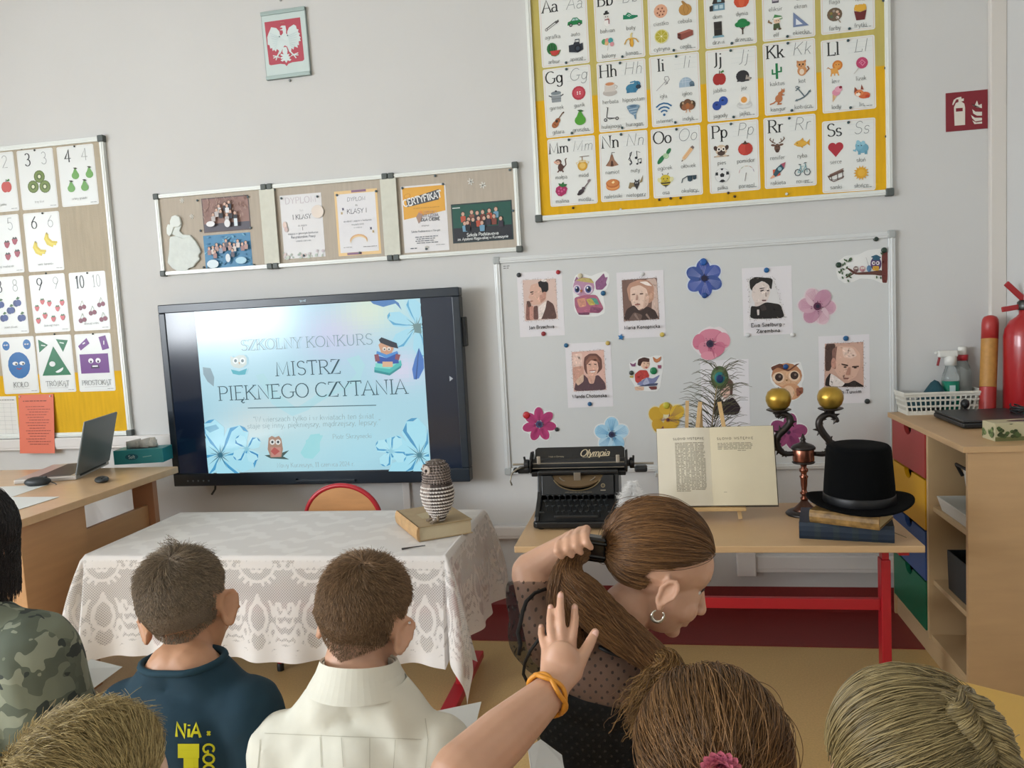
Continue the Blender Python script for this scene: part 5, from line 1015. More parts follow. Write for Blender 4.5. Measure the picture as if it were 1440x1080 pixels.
while z > .02:
    r = rad(z); n = max(6, int(2*PI*r/.0085)); off = rd.random()
    for k in range(n):
        a = 2*PI*(k+off)/n; ra_ = Vector((math.cos(a), .92*math.sin(a), 0)); p = Vector((r*math.cos(a), r*.92*math.sin(a), z))
        L = .014 if z > .15 else .024; sl = (rad(max(z-L, .012))-r)/L; dn = (Vector((0, 0, -1))+ra_*max(sl, -1.2)).normalized(); nr = (ra_-dn*ra_.dot(dn)).normalized()
        front = math.cos(a-(-3.0)) > .7 and z < .15
        c = [gy, gy, wtc, gy] if front else ([dkc, dkc, wtc, gy] if z < .15 else [dkc, gy, dkc, wtc])
        jf = rd.uniform(.8, 1.2); c = [tuple(min(1, q*jf) for q in x) for x in c]; feather(p, nr, dn, L, .0062 if z < .15 else .0048, c)
    z -= .0088 if z > .15 else .0115
for k in range(9): feather(Vector(((k-4)*.006, .038, .035)), Vector((0, 1, .1)), Vector((0, .1, -1)), .045, .006, [dkc, gy, dkc, wtc])
me = fl.mesh('plumage', vcmat('feather_ink', .85)); at = me.color_attributes.new('Col', 'FLOAT_COLOR', 'CORNER'); buf = np.ones((len(me.loops), 4), np.float32)
for pl in me.polygons: buf[pl.loop_start:pl.loop_start+pl.loop_total, :3] = cols[pl.index]
at.data.foreach_set('color', buf.ravel()); o = link('plumage', me, t); o['kind'] = 'stuff'
HD = Vector((math.cos(-2.9), math.sin(-2.9), 0)); SD = Vector((-HD.y, HD.x, 0))
for s in (-1, 1):
    c = HD*.036+SD*s*.017+Vector((0, 0, .184)); q = Vector((0, 0, 1)).rotation_difference((HD+SD*s*.45).normalized()).to_matrix()
    mb = MB(); mb.M = Matrix.Translation(c) @ q.to_4x4(); mb.lathe([(.016, 0), (.017, .003), (.012, .006), (.006, .005)], n=16).build('face_disc', mat('owl_face', '#b9aca2', .9), t, smooth=True)
    MB().ball(c+(HD+SD*s*.45).normalized()*.006, .0055, 10, 8).build('eye', mat('owl_eye', '#1a1512', .1), t, smooth=True)
mb = MB().cone(HD*.04+Vector((0, 0, .178)), HD*.052+Vector((0, 0, .166)), .005, .0012, 8).build('beak', mat('owl_beak', '#5a5048', .4), t, smooth=True)
for s in (-1, 1):
    mb = MB()
    for a in (-.5, 0, .5): mb.cone(HD*.012+SD*s*.02+Vector((0, 0, .01)), HD*(.012+.026*math.cos(a))+SD*(s*.02+.02*math.sin(a))+Vector((0, 0, .004)), .004, .0025, 6)
    mb.cone(SD*s*.02+HD*.01+Vector((0, 0, .008)), SD*s*.02+HD*.01+Vector((0, 0, .03)), .005, .006, 8); mb.build('foot', mat('owl_foot', '#8a7a68', .7), t)
# ------------------------------------------------------------------ typewriter
BLK = mat('enamel_black', '#0c0e10', .34, spec=.5, coat=.1); DKM = mat('dark_metal', '#2a2c2e', .4, .5); CHR = mat('nickel', '#9a9488', .35, .8); BRS = mat('old_brass', '#6e5a40', .5, .4)
t = thing('typewriter', 'old black typewriter standing on the wooden table by the whiteboard', 'typewriter', (-.2885, -.68, TZ), .0); TWR = t
MB().slab([(-.15, -.155), (-.14, -.168), (.14, -.168), (.15, -.155), (.15, .16), (-.15, .16)], .006, .030).build('base_frame', BLK, t, bevel=.006, seg=3)
for sx in (-1, 1):
    for y in (-.14, .13): MB().lathe([(.012, 0), (.014, .004), (.012, .008)], (sx*.125, y, 0), 10).build('rubber_foot', MBK, t)
for sx in (-1, 1):
    pr = [(-.165, .03), (-.16, .048), (-.075, .096), (-.06, .112), (-.045, .168), (.14, .168), (.15, .03)]; n = len(pr); x0, x1 = sx*.128, sx*.145; mb = MB()
    mb.add([(x0, y, z) for y, z in pr]+[(x1, y, z) for y, z in pr], [tuple(range(n)), tuple(range(n, 2*n))]+[(i, (i+1) % n, n+(i+1) % n, n+i) for i in range(n)]); mb.build('side_panel', BLK, t, bevel=.004)
mb = MB(); pl = [(-.128, 0), (.128, 0), (.128, .070), (.092, .070)]+[(.088*math.cos(a), .070-.050*math.sin(a)) for a in [PI*k/20 for k in range(1, 20)]]+[(-.092, .070), (-.128, .070)]
mb.M = Matrix.Translation((0, -.066, .099)) @ Matrix.Rotation(math.radians(-14), 4, 'X'); mb.prism(pl, -.003, .003); mb.build('front_plate', BLK, t, bevel=.0015)
MB().b2((-.128, -.04, .03), (.128, .14, .05)).build('floor_plate', DKM, t); MB().b2((-.128, .12, .03), (.128, .145, .168)).build('back_panel', BLK, t)
mb = MB(); mb.M = Matrix.Translation((0, -.03, .165)) @ Matrix.Rotation(math.radians(-55), 4, 'X'); mb.prism([(.09*math.cos(a), -.06*math.sin(a)) for a in [PI*k/20 for k in range(21)]], -.004, .004); mb.build('type_basket', BRS, t)
ar = [(.085*math.cos(a), -.0605-.004, .168-.050*math.sin(a)) for a in [PI*(.08+.84*k/20) for k in range(21)]]
MB().tube([(x, y+(z-.165)*.25, z) for x, y, z in ar], .0022, 6).build('basket_rim', mat('rim_brass', '#8a7a5c', .35, .7), t)
MB().tube([(.066*math.cos(a), -.058, .170-.030*math.sin(a)) for a in [PI*(.08+.84*k/20) for k in range(21)]], .0022, 6).build('segment_ring', CHR, t)
mb = MB()
for k in range(31):
    a = PI*(.1+.8*k/30); mb.tube([(.078*math.cos(a), -.05, .168-.048*math.sin(a)), (.03*math.cos(a), -.02, .166-.016*math.sin(a))], .0011, 4)
o = mb.build('type_bars', DKM, t); o['kind'] = 'stuff'
MB().b2((-.012, -.058, .150), (.012, -.052, .178)).build('ribbon_guide', CHR, t, bevel=.001)
mb = MB(); mb.M = Matrix.Translation((0, -.115, .062)) @ Matrix.Rotation(math.radians(28), 4, 'X'); mb.b2((-.128, -.055, -.012), (.128, .055, -.004)); mb.build('key_bed', mat('key_bed', '#101214', .6), t)
km = MB().lathe([(.0062, 0), (.0068, .001), (.0068, .0026), (.0055, .0032), (.0052, .0026)], n=12).mesh('key', [mat('key_top', '#24282b', .22)], True)
sm = MB().tube([(0, 0, -.02), (0, 0, 0)], .0016, 5).mesh('key_stem', DKM)
for r_ in range(4):
    yy = -.150+r_*.0225; zz = .062+r_*.0135
    for k in range(11):
        x = -.108+k*.0208+(.0, .005, -.003, .003)[r_]
        if r_ == 0 and (k < 2 or k > 9): continue
        q = link('key', km, t); q.location = (x, yy, zz); q.rotation_euler = (.15, 0, 0); st = link('stem', sm, q)
MB().b2((-.075, -.167, .044), (.075, -.157, .052)).build('space_bar', mat('space_bar', '#1d1f21', .35), t, bevel=.002)
for sx in (-1, 1): MB().b2((sx*.118-.009, -.158, .058), (sx*.118+.009, -.145, .064)).build('shift_key', mat('key_top', '#24282b', .22), t, bevel=.002)
# carriage
MB().b2((-.17, -.02, .158), (.17, .1, .175)).build('carriage_rail', BLK, t, bevel=.003); MB().b2((-.145, -.045, .166), (.145, -.01, .182)).build('front_cover', BLK, t, bevel=.005)
MB().tube([(-.175, .02, .195), (.175, .02, .195)], .021, 20).build('platen', mat('rubber_black', '#1c1d1e', .55), t, smooth=False)
for sx in (-1, 1):
    MB().tube([(sx*.175, .02, .195), (sx*.182, .02, .195), (sx*.184, .02, .195), (sx*.2, .02, .195)], [.012, .012, .02, .02], 18).build('platen_knob', MBK, t, bevel=.001)
    mb = MB(); pr = [(-.02, .17), (-.03, .20), (-.01, .222), (.02, .242), (.06, .238), (.08, .2), (.09, .165)]; n = len(pr); x0, x1 = sx*.168, sx*.176
    mb.add([(x0, y, z) for y, z in pr]+[(x1, y, z) for y, z in pr], [tuple(range(n)), tuple(range(n, 2*n))]+[(i, (i+1) % n, n+(i+1) % n, n+i) for i in range(n)]); mb.build('carriage_end', BLK, t, bevel=.002)
    mb = MB().b2((sx*.143-.007, -.008, .2), (sx*.143+.007, -.002, .23)); mb.build('paper_finger', mat('finger_nickel', '#a39a8c', .4, .5), t, bevel=.003)
mb = MB(); mb.M = Matrix.Translation((0, .048, .205)) @ Matrix.Rotation(math.radians(-32), 4, 'X'); mb.prism([(-.165, 0), (.165, 0), (.165, .042), (.155, .05), (-.155, .05), (-.165, .042)], -.002, .002); pt = mb.build('paper_table', BLK, t, bevel=.001)
d = Draw(.0001); d.t = .0024; d.text('Olympia', .055, .012, .026, '#c4b596', .16, .08, slant=.35, sp=.0); d.line([(.012, .008), (.1, .012)], .0015, '#c4b596')
d2_ = Draw(.0001); d2_.t = .0024; d2_.text('Made in Germany', -.085, .01, .006, '#a59a82', .12)
for q_, nm in ((d, 'lettering'), (d2_, 'origin_mark')): lt_ = q_.build(nm, t); lt_.location = (0, .048, .205); lt_.rotation_euler = (math.radians(-32), 0, 0)
MB().tube([(-.165, -.005, .203), (.165, -.005, .203)], .0022, 6).build('paper_bail', CHR, t); MB().tube([(-.165, -.018, .188), (.165, -.018, .188)], .0018, 6).build('scale_bar', CHR, t)
MB().tube([(.18, .03, .19), (.268, .03, .19)], .0042, 8).build('margin_rod', CHR, t); MB().b2((.2, 0, .163), (.245, .045, .183)).build('margin_block', DKM, t, bevel=.006); MB().tube([(.185, .01, .21), (.198, .0, .215), (.198, -.005, .225)], .004, 6).build('release_lever', DKM, t)
MB().b2((-.225, -.0, .165), (-.178, .04, .188)).build('lever_block', DKM, t, bevel=.006); MB().tube([(-.2, .0, .19), (-.225, -.01, .185), (-.243, -.02, .17), (-.248, -.025, .145), (-.242, -.03, .13)], [.004, .004, .0035, .003, .003], 6).build('return_lever', CHR, t, smooth=True)
MB().tube([(-.195, .02, .19), (-.2, .02, .225)], .004, 6).build('platen_lever', DKM, t); MB().tube([(-.18, .03, .195), (-.245, .03, .195)], .004, 8).build('line_rod', CHR, t); MB().ball((-.23, .0, .18), .01, 10, 8).build('lever_pivot', DKM, t, smooth=True)
d = Draw(.0001); d.t = .0005; d.ell(0, .008, .0075, .0075, '#8a7a5a'); d.ell(0, .008, .005, .005, '#4a4234'); d.fake(-.009, .009, -.010, .005, '#9a8f7a', 2); e = d.build('badge', t); e.location = (.09, -.0635, .124); e.rotation_euler = (math.radians(-14), 0, 0)
d = Draw(.0001); d.fake(-.045, .05, 0, .004, '#6a614f', 6); e = d.build('maker_line', t); e.location = (0, -.069, .109); e.rotation_euler = (math.radians(-14), 0, 0)
# ------------------------------------------------------------------ open book on a small easel
EY = -.70; EW = mat('easel_pine', '#c2a06e', .5, var=.06, scale=12, stretch=(1, 1, 5))
ec = onY(1004, 706, EY); zl = onY(1004, 709, EY).z
t = thing('tabletop_easel', 'small pine easel carrying the open book on the table', 'easel', (ec.x, EY, TZ)); ZL = zl-TZ
def tl(px, py, Y): q = onY(px, py, Y); return Vector((q.x-ec.x, Y-EY, q.z-TZ))
MB().b2((tl(963, 709, EY).x, -.055, ZL-.012), (tl(1047, 709, EY).x, -.005, ZL)).build('ledge', EW, t, bevel=.002)
a0 = onZ(1042, 736, TZ); a1 = onZ(996, 729, TZ)
for s, px0, px1 in ((1, 1042, 1012), (-1, 968, 985)):
    f = tl(px0, 735, EY-.04); top = tl(px1, 566, EY+.07); f.z = .0; f.y = -.030+.016-.287*ZL; top.y = -.030+.016+.287*(top.z-ZL); MB().bar(f+Vector((0, 0, .004)), top, .014, .010, (0, 1, 0)).build('front_leg', EW, t, bevel=.001)
f = Vector((tl(996, 729, EY).x, .14, .004)); MB().bar(f, Vector((tl(986, 575, EY).x, .085, tl(986, 575, EY).z)), .014, .010, (0, 1, 0)).build('rear_leg', EW, t, bevel=.001)
MB().bar(tl(966, 600, EY)+Vector((0, .085, -.06)), tl(968, 568, EY)+Vector((0, .095, 0)), .012, .008, (0, 1, 0)).build('mast', EW, t); MB().bar(Vector((-.06, .025, ZL+.06)), Vector((.06, .025, ZL+.06)), .010, .016, (0, 1, 0)).build('crossbar', EW, t)
# the book: two page blocks leaning back, local frame at the spine foot
sx = onY(1003, 701, EY-.03).x; BW = .205; BH = onY(1003, 593, EY+.02).z-onY(1003, 702, EY-.03).z; BH = BH/math.cos(math.radians(16))
t = thing('open_book', 'old open book with SŁOWO WSTĘPNE printed on both pages', 'book', (sx, EY-.03, zl)); t.rotation_euler = (math.radians(-16), 0, 0)
PG = mat('page_cream', '#cfc4a8', .75, var=.04, scale=5); CV = mat('book_cover_dark', '#4a3f33', .6)
def page(sgn, th, curve, wd):
    n = 10; vs = []; fs = []
    for i in range(n+1):
        u = i/n; y = -th-curve*math.sin(min(u*2.2, 1)*PI/2)*(1-.75*u)*1.0; x = sgn*u*wd
        vs += [(x, y, 0.002), (x, y, BH), (x, -.004, BH), (x, -.004, .002)]
    for i in range(n):
        a, b = i*4, (i+1)*4
        for k in range(4): fs.append((a+k, a+(k+1) % 4, b+(k+1) % 4, b+k))
    fs += [(0, 1, 2, 3), tuple(n*4+k for k in (3, 2, 1, 0))]
    mb = MB(); mb.add(vs, fs); return mb
wl, wr = sx-onY(925, 650, EY).x, onY(1090, 650, EY).x-sx
page(-1, .006, .016, wl).build('left_pages', mat('page_pale', '#d8d0bc', .75, var=.03, scale=5), t, auto=True); page(1, .010, .012, wr).build('right_pages', PG, t, auto=True)
MB().b2((-wl-.001, -.004, -.003), (-.008, 0, BH+.001)).build('left_cover', CV, t); MB().b2((.008, -.004, -.004), (wr+.004, 0, BH+.002)).build('right_cover', CV, t); MB().b2((-.012, -.002, -.004), (.012, .004, BH+.004)).build('spine', CV, t)
yp = lambda u, th, curve: th+curve*math.sin(min(u*2.2, 1)*PI/2)*(1-.75*u)
def wrap(d, sgn, th, curve, wd, name):
    d.v = [(x, -yp(abs(x)/wd, th, curve)-.0006, z) for x, y, z in d.v]; d.build(name, t, vcmat('print_ink'))
d = Draw(0.0); d.text('SŁOWO WSTĘPNE', -wl*.41, BH*.845, .0078, '#6a6256', .18, .12, sp=.45, wx=wl*.57/d.tw('SŁOWO WSTĘPNE', .0078, .45))
for k in range(34):
    y = BH*.80-k*BH*.0185
    for j in range(6):
        x0 = -wl*.665+j*wl*.093; x1 = x0+wl*.093*.97
        if k == 33 and j > 2: continue
        d.fake(x0, x1, y, .0042, '#8f8774', k*7+j)
wrap(d, -1, .006, .016, wl, 'left_print')
d = Draw(0.0); d.text('SŁOWO WSTĘPNE', wr*.39, BH*.835, .0078, '#6a6256', .18, .12, sp=.45, wx=wr*.57/d.tw('SŁOWO WSTĘPNE', .0078, .45))
for k in range(5):
    for j in range(6):
        x0 = wr*.11+j*wr*.092; d.fake(x0, x0+wr*.09, BH*.785-k*BH*.0185, .0042, '#8f8774', k*7+j+90)
d.fake(wr*.42, wr*.58, BH*.69, .004, '#8f8774', 5); d.fake(wr*.17, wr*.23, BH*.17, .003, '#9a917c', 6); wrap(d, 1, .010, .012, wr, 'right_print')
# ------------------------------------------------------------------ peacock feather behind the book
FY = -.585; f0 = onY(998, 640, FY); t = thing('peacock_feather', 'single peacock feather with blue-green eye rising behind the open book', 'feather', (f0.x, FY, TZ))
def fl_(px, py, y=0.0): q = onY(px, py, FY+y); return Vector((q.x-f0.x, y, q.z-TZ))
stem = [Vector((0, 0, 0)), fl_(998, 640), fl_(1002, 590), fl_(1007, 550), fl_(1012, 520)]
MB().tube(stem, [.0025, .0025, .002, .0016, .001], 6).build('quill', mat('feather_stem', '#8f7a4e', .5), t, smooth=True)
for nm, rx, rz_, c, yy in (('vane', 12, 16, '#4a5a3a', 0), ('ring', 9.5, 11.5, '#54704a', -.0015), ('eye_outer', 7, 8, '#1f6f74', -.003), ('eye', 4.8, 5.5, '#17305c', -.0045)):
    cc = fl_(1012, 531 if nm != 'eye' else 532.5, 0); s_ = 2.93/1119; mb = MB(); mb.ball(cc+Vector((0, yy, 0)), (rx*s_, .0018, rz_*s_), 18, 10); mb.build(nm, mat('peacock_'+nm, c, .35, .3), t, smooth=True)
mb = MB(); rd = random.Random(8)
for k in range(150):
    u = rd.random(); s = rd.choice((-1, 1)); i = min(int(u*3.99)+0, 3); b = stem[1].lerp(stem[4], u); L = rd.uniform(.07, .16)*(1.15-.5*u); a = rd.uniform(.35, 1.05)
    dv = Vector((s*math.sin(a), rd.uniform(-.2, .15), math.cos(a))); p1 = b+dv*L*.5; p2 = b+dv*L*.85+Vector((s*.01, 0, -.012)); p3 = b+dv*L+Vector((s*.022, 0, -.030))
    mb.tube([b, p1, p2, p3], [.0011, .0010, .0009, .0005], 4, cap=False)
o = mb.build('barbs', mat('peacock_barb', '#5c5a44', .5, .1), t); o['kind'] = 'stuff'
# ------------------------------------------------------------------ candelabra
KY = -.655; k0 = onY(1131, 700, KY); COP = mat('antique_copper', '#5c4034', .34, .75, var=.25, scale=30); COPL = mat('copper_bright', '#8f5a48', .25, .85, var=.12, scale=25); GUN = mat('gunmetal', '#37322f', .38, .7)
t = thing('candelabra', 'two-armed antique copper candelabra standing behind the top hat', 'candelabra', (k0.x, KY, TZ))
def kl(px, py): q = onY(px, py, KY); return Vector((q.x-k0.x, 0, q.z-TZ))
def kz(py): return onY(1131, py, KY).z-TZ
MB().lathe([(.062, 0), (.064, .004), (.058, .010), (.050, .014)], n=32).build('base', GUN, t, smooth=True); MB().lathe([(.042, .012), (.034, .022), (.022, .034), (.014, .044), (.011, .05)], n=28).build('foot', COP, t, smooth=True)
z0, z1 = .048, kz(652); pr = []; H_ = z1-z0
for u, r in ((0, .010), (.04, .013), (.08, .013), (.11, .009), (.16, .009), (.19, .0145), (.22, .0145), (.25, .010), (.30, .0085), (.42, .011), (.6, .012), (.66, .015), (.70, .010), (.76, .010), (.8, .015), (.86, .015), (.9, .009), (1, .012)): pr.append((r, z0+H_*u))
MB().lathe(pr, n=22).build('column', COPL, t, smooth=True)
zb, zt = kz(651), kz(630); MB().lathe([(.012, zb-.004), (.036, zb), (.039, zb+.004), (.034, zb+.007)], n=28).build('lower_rim', GUN, t, smooth=True); MB().lathe([(.034, zb+.005), (.036, zb+.012), (.036, zt-.004), (.034, zt)], n=28).build('urn', COPL, t, smooth=True)
MB().lathe([(.041, zt-.003), (.041, zt+.003), (.034, zt+.010), (.020, zt+.016), (.010, zt+.020), (.007, zt+.026), (.010, zt+.030), (.007, zt+.036), (.002, zt+.05)], n=28).build('lid', GUN, t, smooth=True)
for s, cpx, pth in ((-1, 1095, [(1118, 637.5), (1104, 638), (1096, 632), (1092, 622), (1094, 613), (1103, 604), (1111, 594), (1110, 586), (1103, 582), (1096, 582), (1091, 587)]), (1, 1168, [(1145, 638), (1160, 638), (1168, 630), (1166, 620), (1158, 610), (1152, 599), (1153, 590), (1160, 584), (1168, 583), (1175, 588), (1178, 594)])):
    P = [kl(*q) for q in pth]; Q = []
    for i in range(len(P)-1):
        p_, a, b, n_ = P[max(i-1, 0)], P[i], P[i+1], P[min(i+2, len(P)-1)]
        for k in range(4): u = k/4; Q.append(.5*((2*a)+(b-p_)*u+(2*p_-5*a+4*b-n_)*u*u+(3*a-p_-3*b+n_)*u**3))
    Q.append(P[-1]); R_ = [.0078+.0048*math.sin(PI*min(1, i/len(Q)*1.15)) for i in range(len(Q))]; R_[-1] = .003
    arm = MB().tube(Q, R_, 10).build('arm', GUN, t, smooth=True)
    lv = MB()
    for i, (side, ln) in ((8, (1, .02)), (12, (-1, .016)), (18, (1, .022)), (24, (-1, .018)), (30, (1, .022)), (34, (1, .018)), (37, (-1, .016)), (4, (1, .012)), (5, (-1, .012))):
        if i+1 >= len(Q): continue
        tn = (Q[i+1]-Q[i-1]).normalized(); nr = Vector((-tn.z, 0, tn.x))*side; lv.cone(Q[i], Q[i]+nr*ln*1.0+tn*ln*.6, .0085, .0015, 8); lv.cone(Q[i], Q[i]+nr*ln*.9-tn*ln*.5, .0075, .0015, 8)
    lv.build('leaf_ornament', GUN, arm, smooth=True)
    cz_ = kz(576.5) if s < 0 else kz(577); c = kl(cpx, 576); MB().lathe([(.007, P[8].z-.005), (.008, cz_-.012), (.014, cz_-.006), (.030, cz_-.002), (.042, cz_+.003), (.041, cz_+.006), (.026, cz_+.003)], (c.x, 0, 0), 26).build('drip_pan', GUN, t, smooth=True)
    b_ = thing('ball_candle', ('gold ball candle on the left arm before the brown owl' if s < 0 else 'gold ball candle on the right arm beside the hat'), 'candle', (k0.x+c.x, KY, TZ+cz_+.003), 0, 'gold ball candles')
    MB().lathe([(.001, 0), (.022, .001), (.036, .014), (.0425, .032), (.0425, .046), (.036, .063), (.022, .074), (.010, .076), (.004, .073)], n=32).build('wax', mat('gold_wax', '#b08f3c', .32, .75, var=.05, scale=30), b_, smooth=True)
    MB().tube([(0, 0, .072), (.001, 0, .079)], .001, 5).build('wick', mat('wick', '#5a4a30', .8), b_)
# ------------------------------------------------------------------ books and top hat
a, b = onZ(1124, 757, TZ), onZ(1258, 764, TZ); e = Vector((b.x-a.x, b.y-a.y, 0)); rz = math.atan2(e.y, e.x); nn = Vector((-e.y, e.x, 0)).normalized(); D_ = .19; T1 = .052
book('blue_book', 'thick dark blue old book at the bottom of the hat stack', Vector((a.x, a.y, 0))+e/2+nn*D_/2, e.length, D_, T1, rz, mat('navy_cloth', '#1b2c3e', .5, var=.15, scale=20), z=TZ, bands=4, bandm=mat('band_olive', '#26343c', .5))
o = MB().tube([(b.x-.004, b.y+.02, TZ+.03), (b.x+.02, b.y+.012, TZ+.022), (b.x+.035, b.y+.004, TZ+.016)], .0012, 5).build('ribbon_marker', mat('ribbon_marker', '#6a5a3c', .8)); o.parent = None; setp(o, 'thin ribbon marker end sticking out of the blue book', 'bookmark')
z2 = TZ+T1; a, b = onZ(1139, 734, z2), onZ(1237, 746, z2); e = Vector((b.x-a.x, b.y-a.y, 0)); rz = math.atan2(e.y, e.x); nn = Vector((-e.y, e.x, 0)).normalized(); T2 = .040; D2 = .16
book('marbled_book', 'worn golden brown book between the hat and the blue book', Vector((a.x, a.y, 0))+e/2+nn*D2/2, e.length, D2, T2, rz, mat('worn_gilt', '#8f6f3e', .5, var=.45, scale=45), mat('yellow_pages', '#bfa878', .8, var=.1, scale=60, stretch=(1, 1, 30)), z=z2)
HZ = z2+T2; hc = onZ(1212, 706, HZ+.02); t = thing('top_hat', 'black felt top hat resting on two old books', 'hat', (hc.x, hc.y+.035, HZ+.0))
FELT = mat('black_felt', '#060708', .95, spec=.12, bump=.2, bscale=400)
def hatring(n, rx, ry, z, up): return [(rx*math.cos(2*PI*k/n), ry*math.sin(2*PI*k/n), z+up*math.cos(2*PI*k/n)**2) for k in range(n)]
rings = [hatring(48, .10, .105, .005, .003), hatring(48, .128, .13, .003, .006), hatring(48, .150, .155, .004, .016), hatring(48, .157, .162, .006, .022), hatring(48, .157, .162, .010, .022), hatring(48, .148, .152, .010, .017), hatring(48, .120, .125, .011, .006), hatring(48, .106, .112, .014, .002)]
mb = MB(); mb.add([p for r in rings for p in r], [(i*48+k, i*48+(k+1) % 48, (i+1)*48+(k+1) % 48, (i+1)*48+k) for i in range(len(rings)-1) for k in range(48)]+[tuple(range(47, -1, -1))]); mb.build('brim', FELT, t, smooth=True)
HH = .195; MB().lathe([(.104, .012), (.105, .03), (.103, .07), (.099, .12), (.095, HH-.018), (.093, HH-.008), (.087, HH-.001), (.075, HH+.002), (.03, HH), (.001, HH)], n=48, sx=1.0, sy=1.06).build('crown', FELT, t, smooth=True)
MB().lathe([(.1055, .014), (.1065, .017), (.1062, .040), (.1048, .043)], n=48, sy=1.06).build('hat_band', mat('satin_black', '#0b0c0f', .45), t, smooth=True)
# ------------------------------------------------------------------ things on the whiteboard
WY = -.0102
class CP:
    def __init__(s, t, ox, oy, k): s.t = t; s.a = (ox, oy, k)
    def __call__(s, *pts): return [(lambda q: (q.x-s.t.location.x, q.z-s.t.location.z))(onY(s.a[0]+x/s.a[2], s.a[1]+y/s.a[2], WY)) for x, y in pts]
    def r(s, n): return n/s.a[2]*.00297
C4, C5, C6, C7 = (690, 330, 4.966), (960, 330, 4.645), (690, 470, 4.966), (960, 470, 4.645)
def wbthing(name, label, cat, crop, cx, cy, group=None):
    p = onY(crop[0]+cx/crop[2], crop[1]+cy/crop[2], WY); t = thing(name, label, cat, (p.x, WY, p.z), 0, group); d = Draw(.00008); d.t = .0009; return t, d, CP(t, *crop)
def chai(p, n=2):
    for _ in range(n): p = [q for a, b in zip(p, p[1:]+p[:1]) for q in ((a[0]*.87+b[0]*.13, a[1]*.87+b[1]*.13), (a[0]*.13+b[0]*.87, a[1]*.13+b[1]*.87))]
    return p
def inside(p, x, y):
    r = False
    for (ax, ay), (bx, by) in zip(p, p[1:]+p[:1]):
        if (ay > y) != (by > y) and x < (bx-ax)*(y-ay)/(by-ay)+ax: r = not r
    return r
def tone(h, f): h = h.lstrip('#'); h = ''.join(k*2 for k in h) if len(h) == 3 else h; return '#'+''.join('%02x' % max(0, min(255, int(int(h[i:i+2], 16)*f))) for i in (0, 2, 4))
def paint(d, c, pts, col, seed=0, amt=.10):
    "printed shape with a soft outline and mottled tone"
    P = chai(pts) if len(pts) < 14 else pts; d.poly(c(*P), col); xs = [q[0] for q in P]; ys = [q[1] for q in P]; w_, h_ = max(xs)-min(xs), max(ys)-min(ys); rd = random.Random(seed+len(pts)*7)
    if w_*h_ < 500: return
    n = int(min(46, w_*h_/110)); t0 = d.t
    for k in range(n):
        x, y = rd.uniform(min(xs), max(xs)), rd.uniform(min(ys), max(ys)); r = rd.uniform(3, 8); q = rd.uniform(0, 3.14)
        e = ov(x, y, r*1.5, r*.6, 8, q)
        if all(inside(P, *v) for v in e): d.t = t0+(k % 3)*.00003; d.poly(c(*e), tone(col, 1+rd.uniform(-amt, amt)*1.3))
    d.t = t0+.00012
def cutout(t, c, pts, col='#dfe0de'):
    mb = MB(); mb.prism(c(*(chai(pts, 1) if len(pts) < 24 else pts)), -.0008, 0); return mb.build('sheet', mat('paper_'+col, col, .5), t)
def magnet(crop, x, y, r, col, label, star=False):
    p = onY(crop[0]+x/crop[2], crop[1]+y/crop[2], WY-.001); R = r/crop[2]*.00297
    if star:
        mb = MB(); mb.prism([((R*1.25 if k % 2 == 0 else R*.6)*math.sin(PI*k/5+.2), (R*1.25 if k % 2 == 0 else R*.6)*math.cos(PI*k/5+.2)) for k in range(10)], -.006, 0); o = mb.build('star_magnet', mat('pin_'+col, col, .35), bevel=.0012); o.location = (p.x, WY-.001, p.z); setp(o, label, 'magnet', 'whiteboard magnets')
    else:
        mb = MB().lathe([(R, 0), (R, .004), (R*.9, .0065), (R*.5, .008), (.0005, .0082)], n=18); o = mb.build('round_magnet', mat('pin_'+col, col, .3), smooth=True); o.location = (p.x, WY-.001, p.z); o.rotation_euler = (PI/2, 0, 0); setp(o, label, 'magnet', 'whiteboard magnets')
def ragged(d, c, quad, seed, col='#6f625c'):
    rd = random.Random(seed)
    for (a, b) in zip(quad, quad[1:]+quad[:1]):
        n = int(math.hypot(b[0]-a[0], b[1]-a[1])/9)
        for i in range(n):
            u = (i+rd.random())/n; x = a[0]+(b[0]-a[0])*u+rd.uniform(-7, 7); y = a[1]+(b[1]-a[1])*u+rd.uniform(-7, 7); q = rd.uniform(0, 6.28); r = rd.uniform(4, 10)
            d.line(c((x, y), (x+r*math.cos(q), y+r*math.sin(q))), .0012, rd.choice([col, '#9a8c84', '#3f3733', '#c3b3aa']))
def portrait(label, crop, cx, cy, quad, bg, shapes, cap, seed, wd=.2, ht=.285, rag=True):
    t, d, c = wbthing('portrait_sheet', label, 'portrait print', crop, cx, cy, 'portraits on the whiteboard'); sheet(t, wd, ht, '#dcd9dc')
    d.poly(c(*quad), bg)
    for i, (col, pts) in enumerate(shapes): paint(d, c, pts, col, seed*50+i)
    if rag: ragged(d, c, quad, seed)
    for i, (tx, x, y, wpx) in enumerate(cap):
        p = c((x, y))[0]; h = .0145; k = c.r(wpx)/d.tw(tx, h, .08); d.text(tx, p[0], p[1], h, '#26211f', .18, sp=.08, wx=k)
    d.build('print', t); return t
def ov(cx, cy, rx, ry, n=16, rot=0.0): return [(cx+rx*math.cos(2*PI*k/n)*math.cos(rot)-ry*math.sin(2*PI*k/n)*math.sin(rot), cy+rx*math.cos(2*PI*k/n)*math.sin(rot)+ry*math.sin(2*PI*k/n)*math.cos(rot)) for k in range(n)]
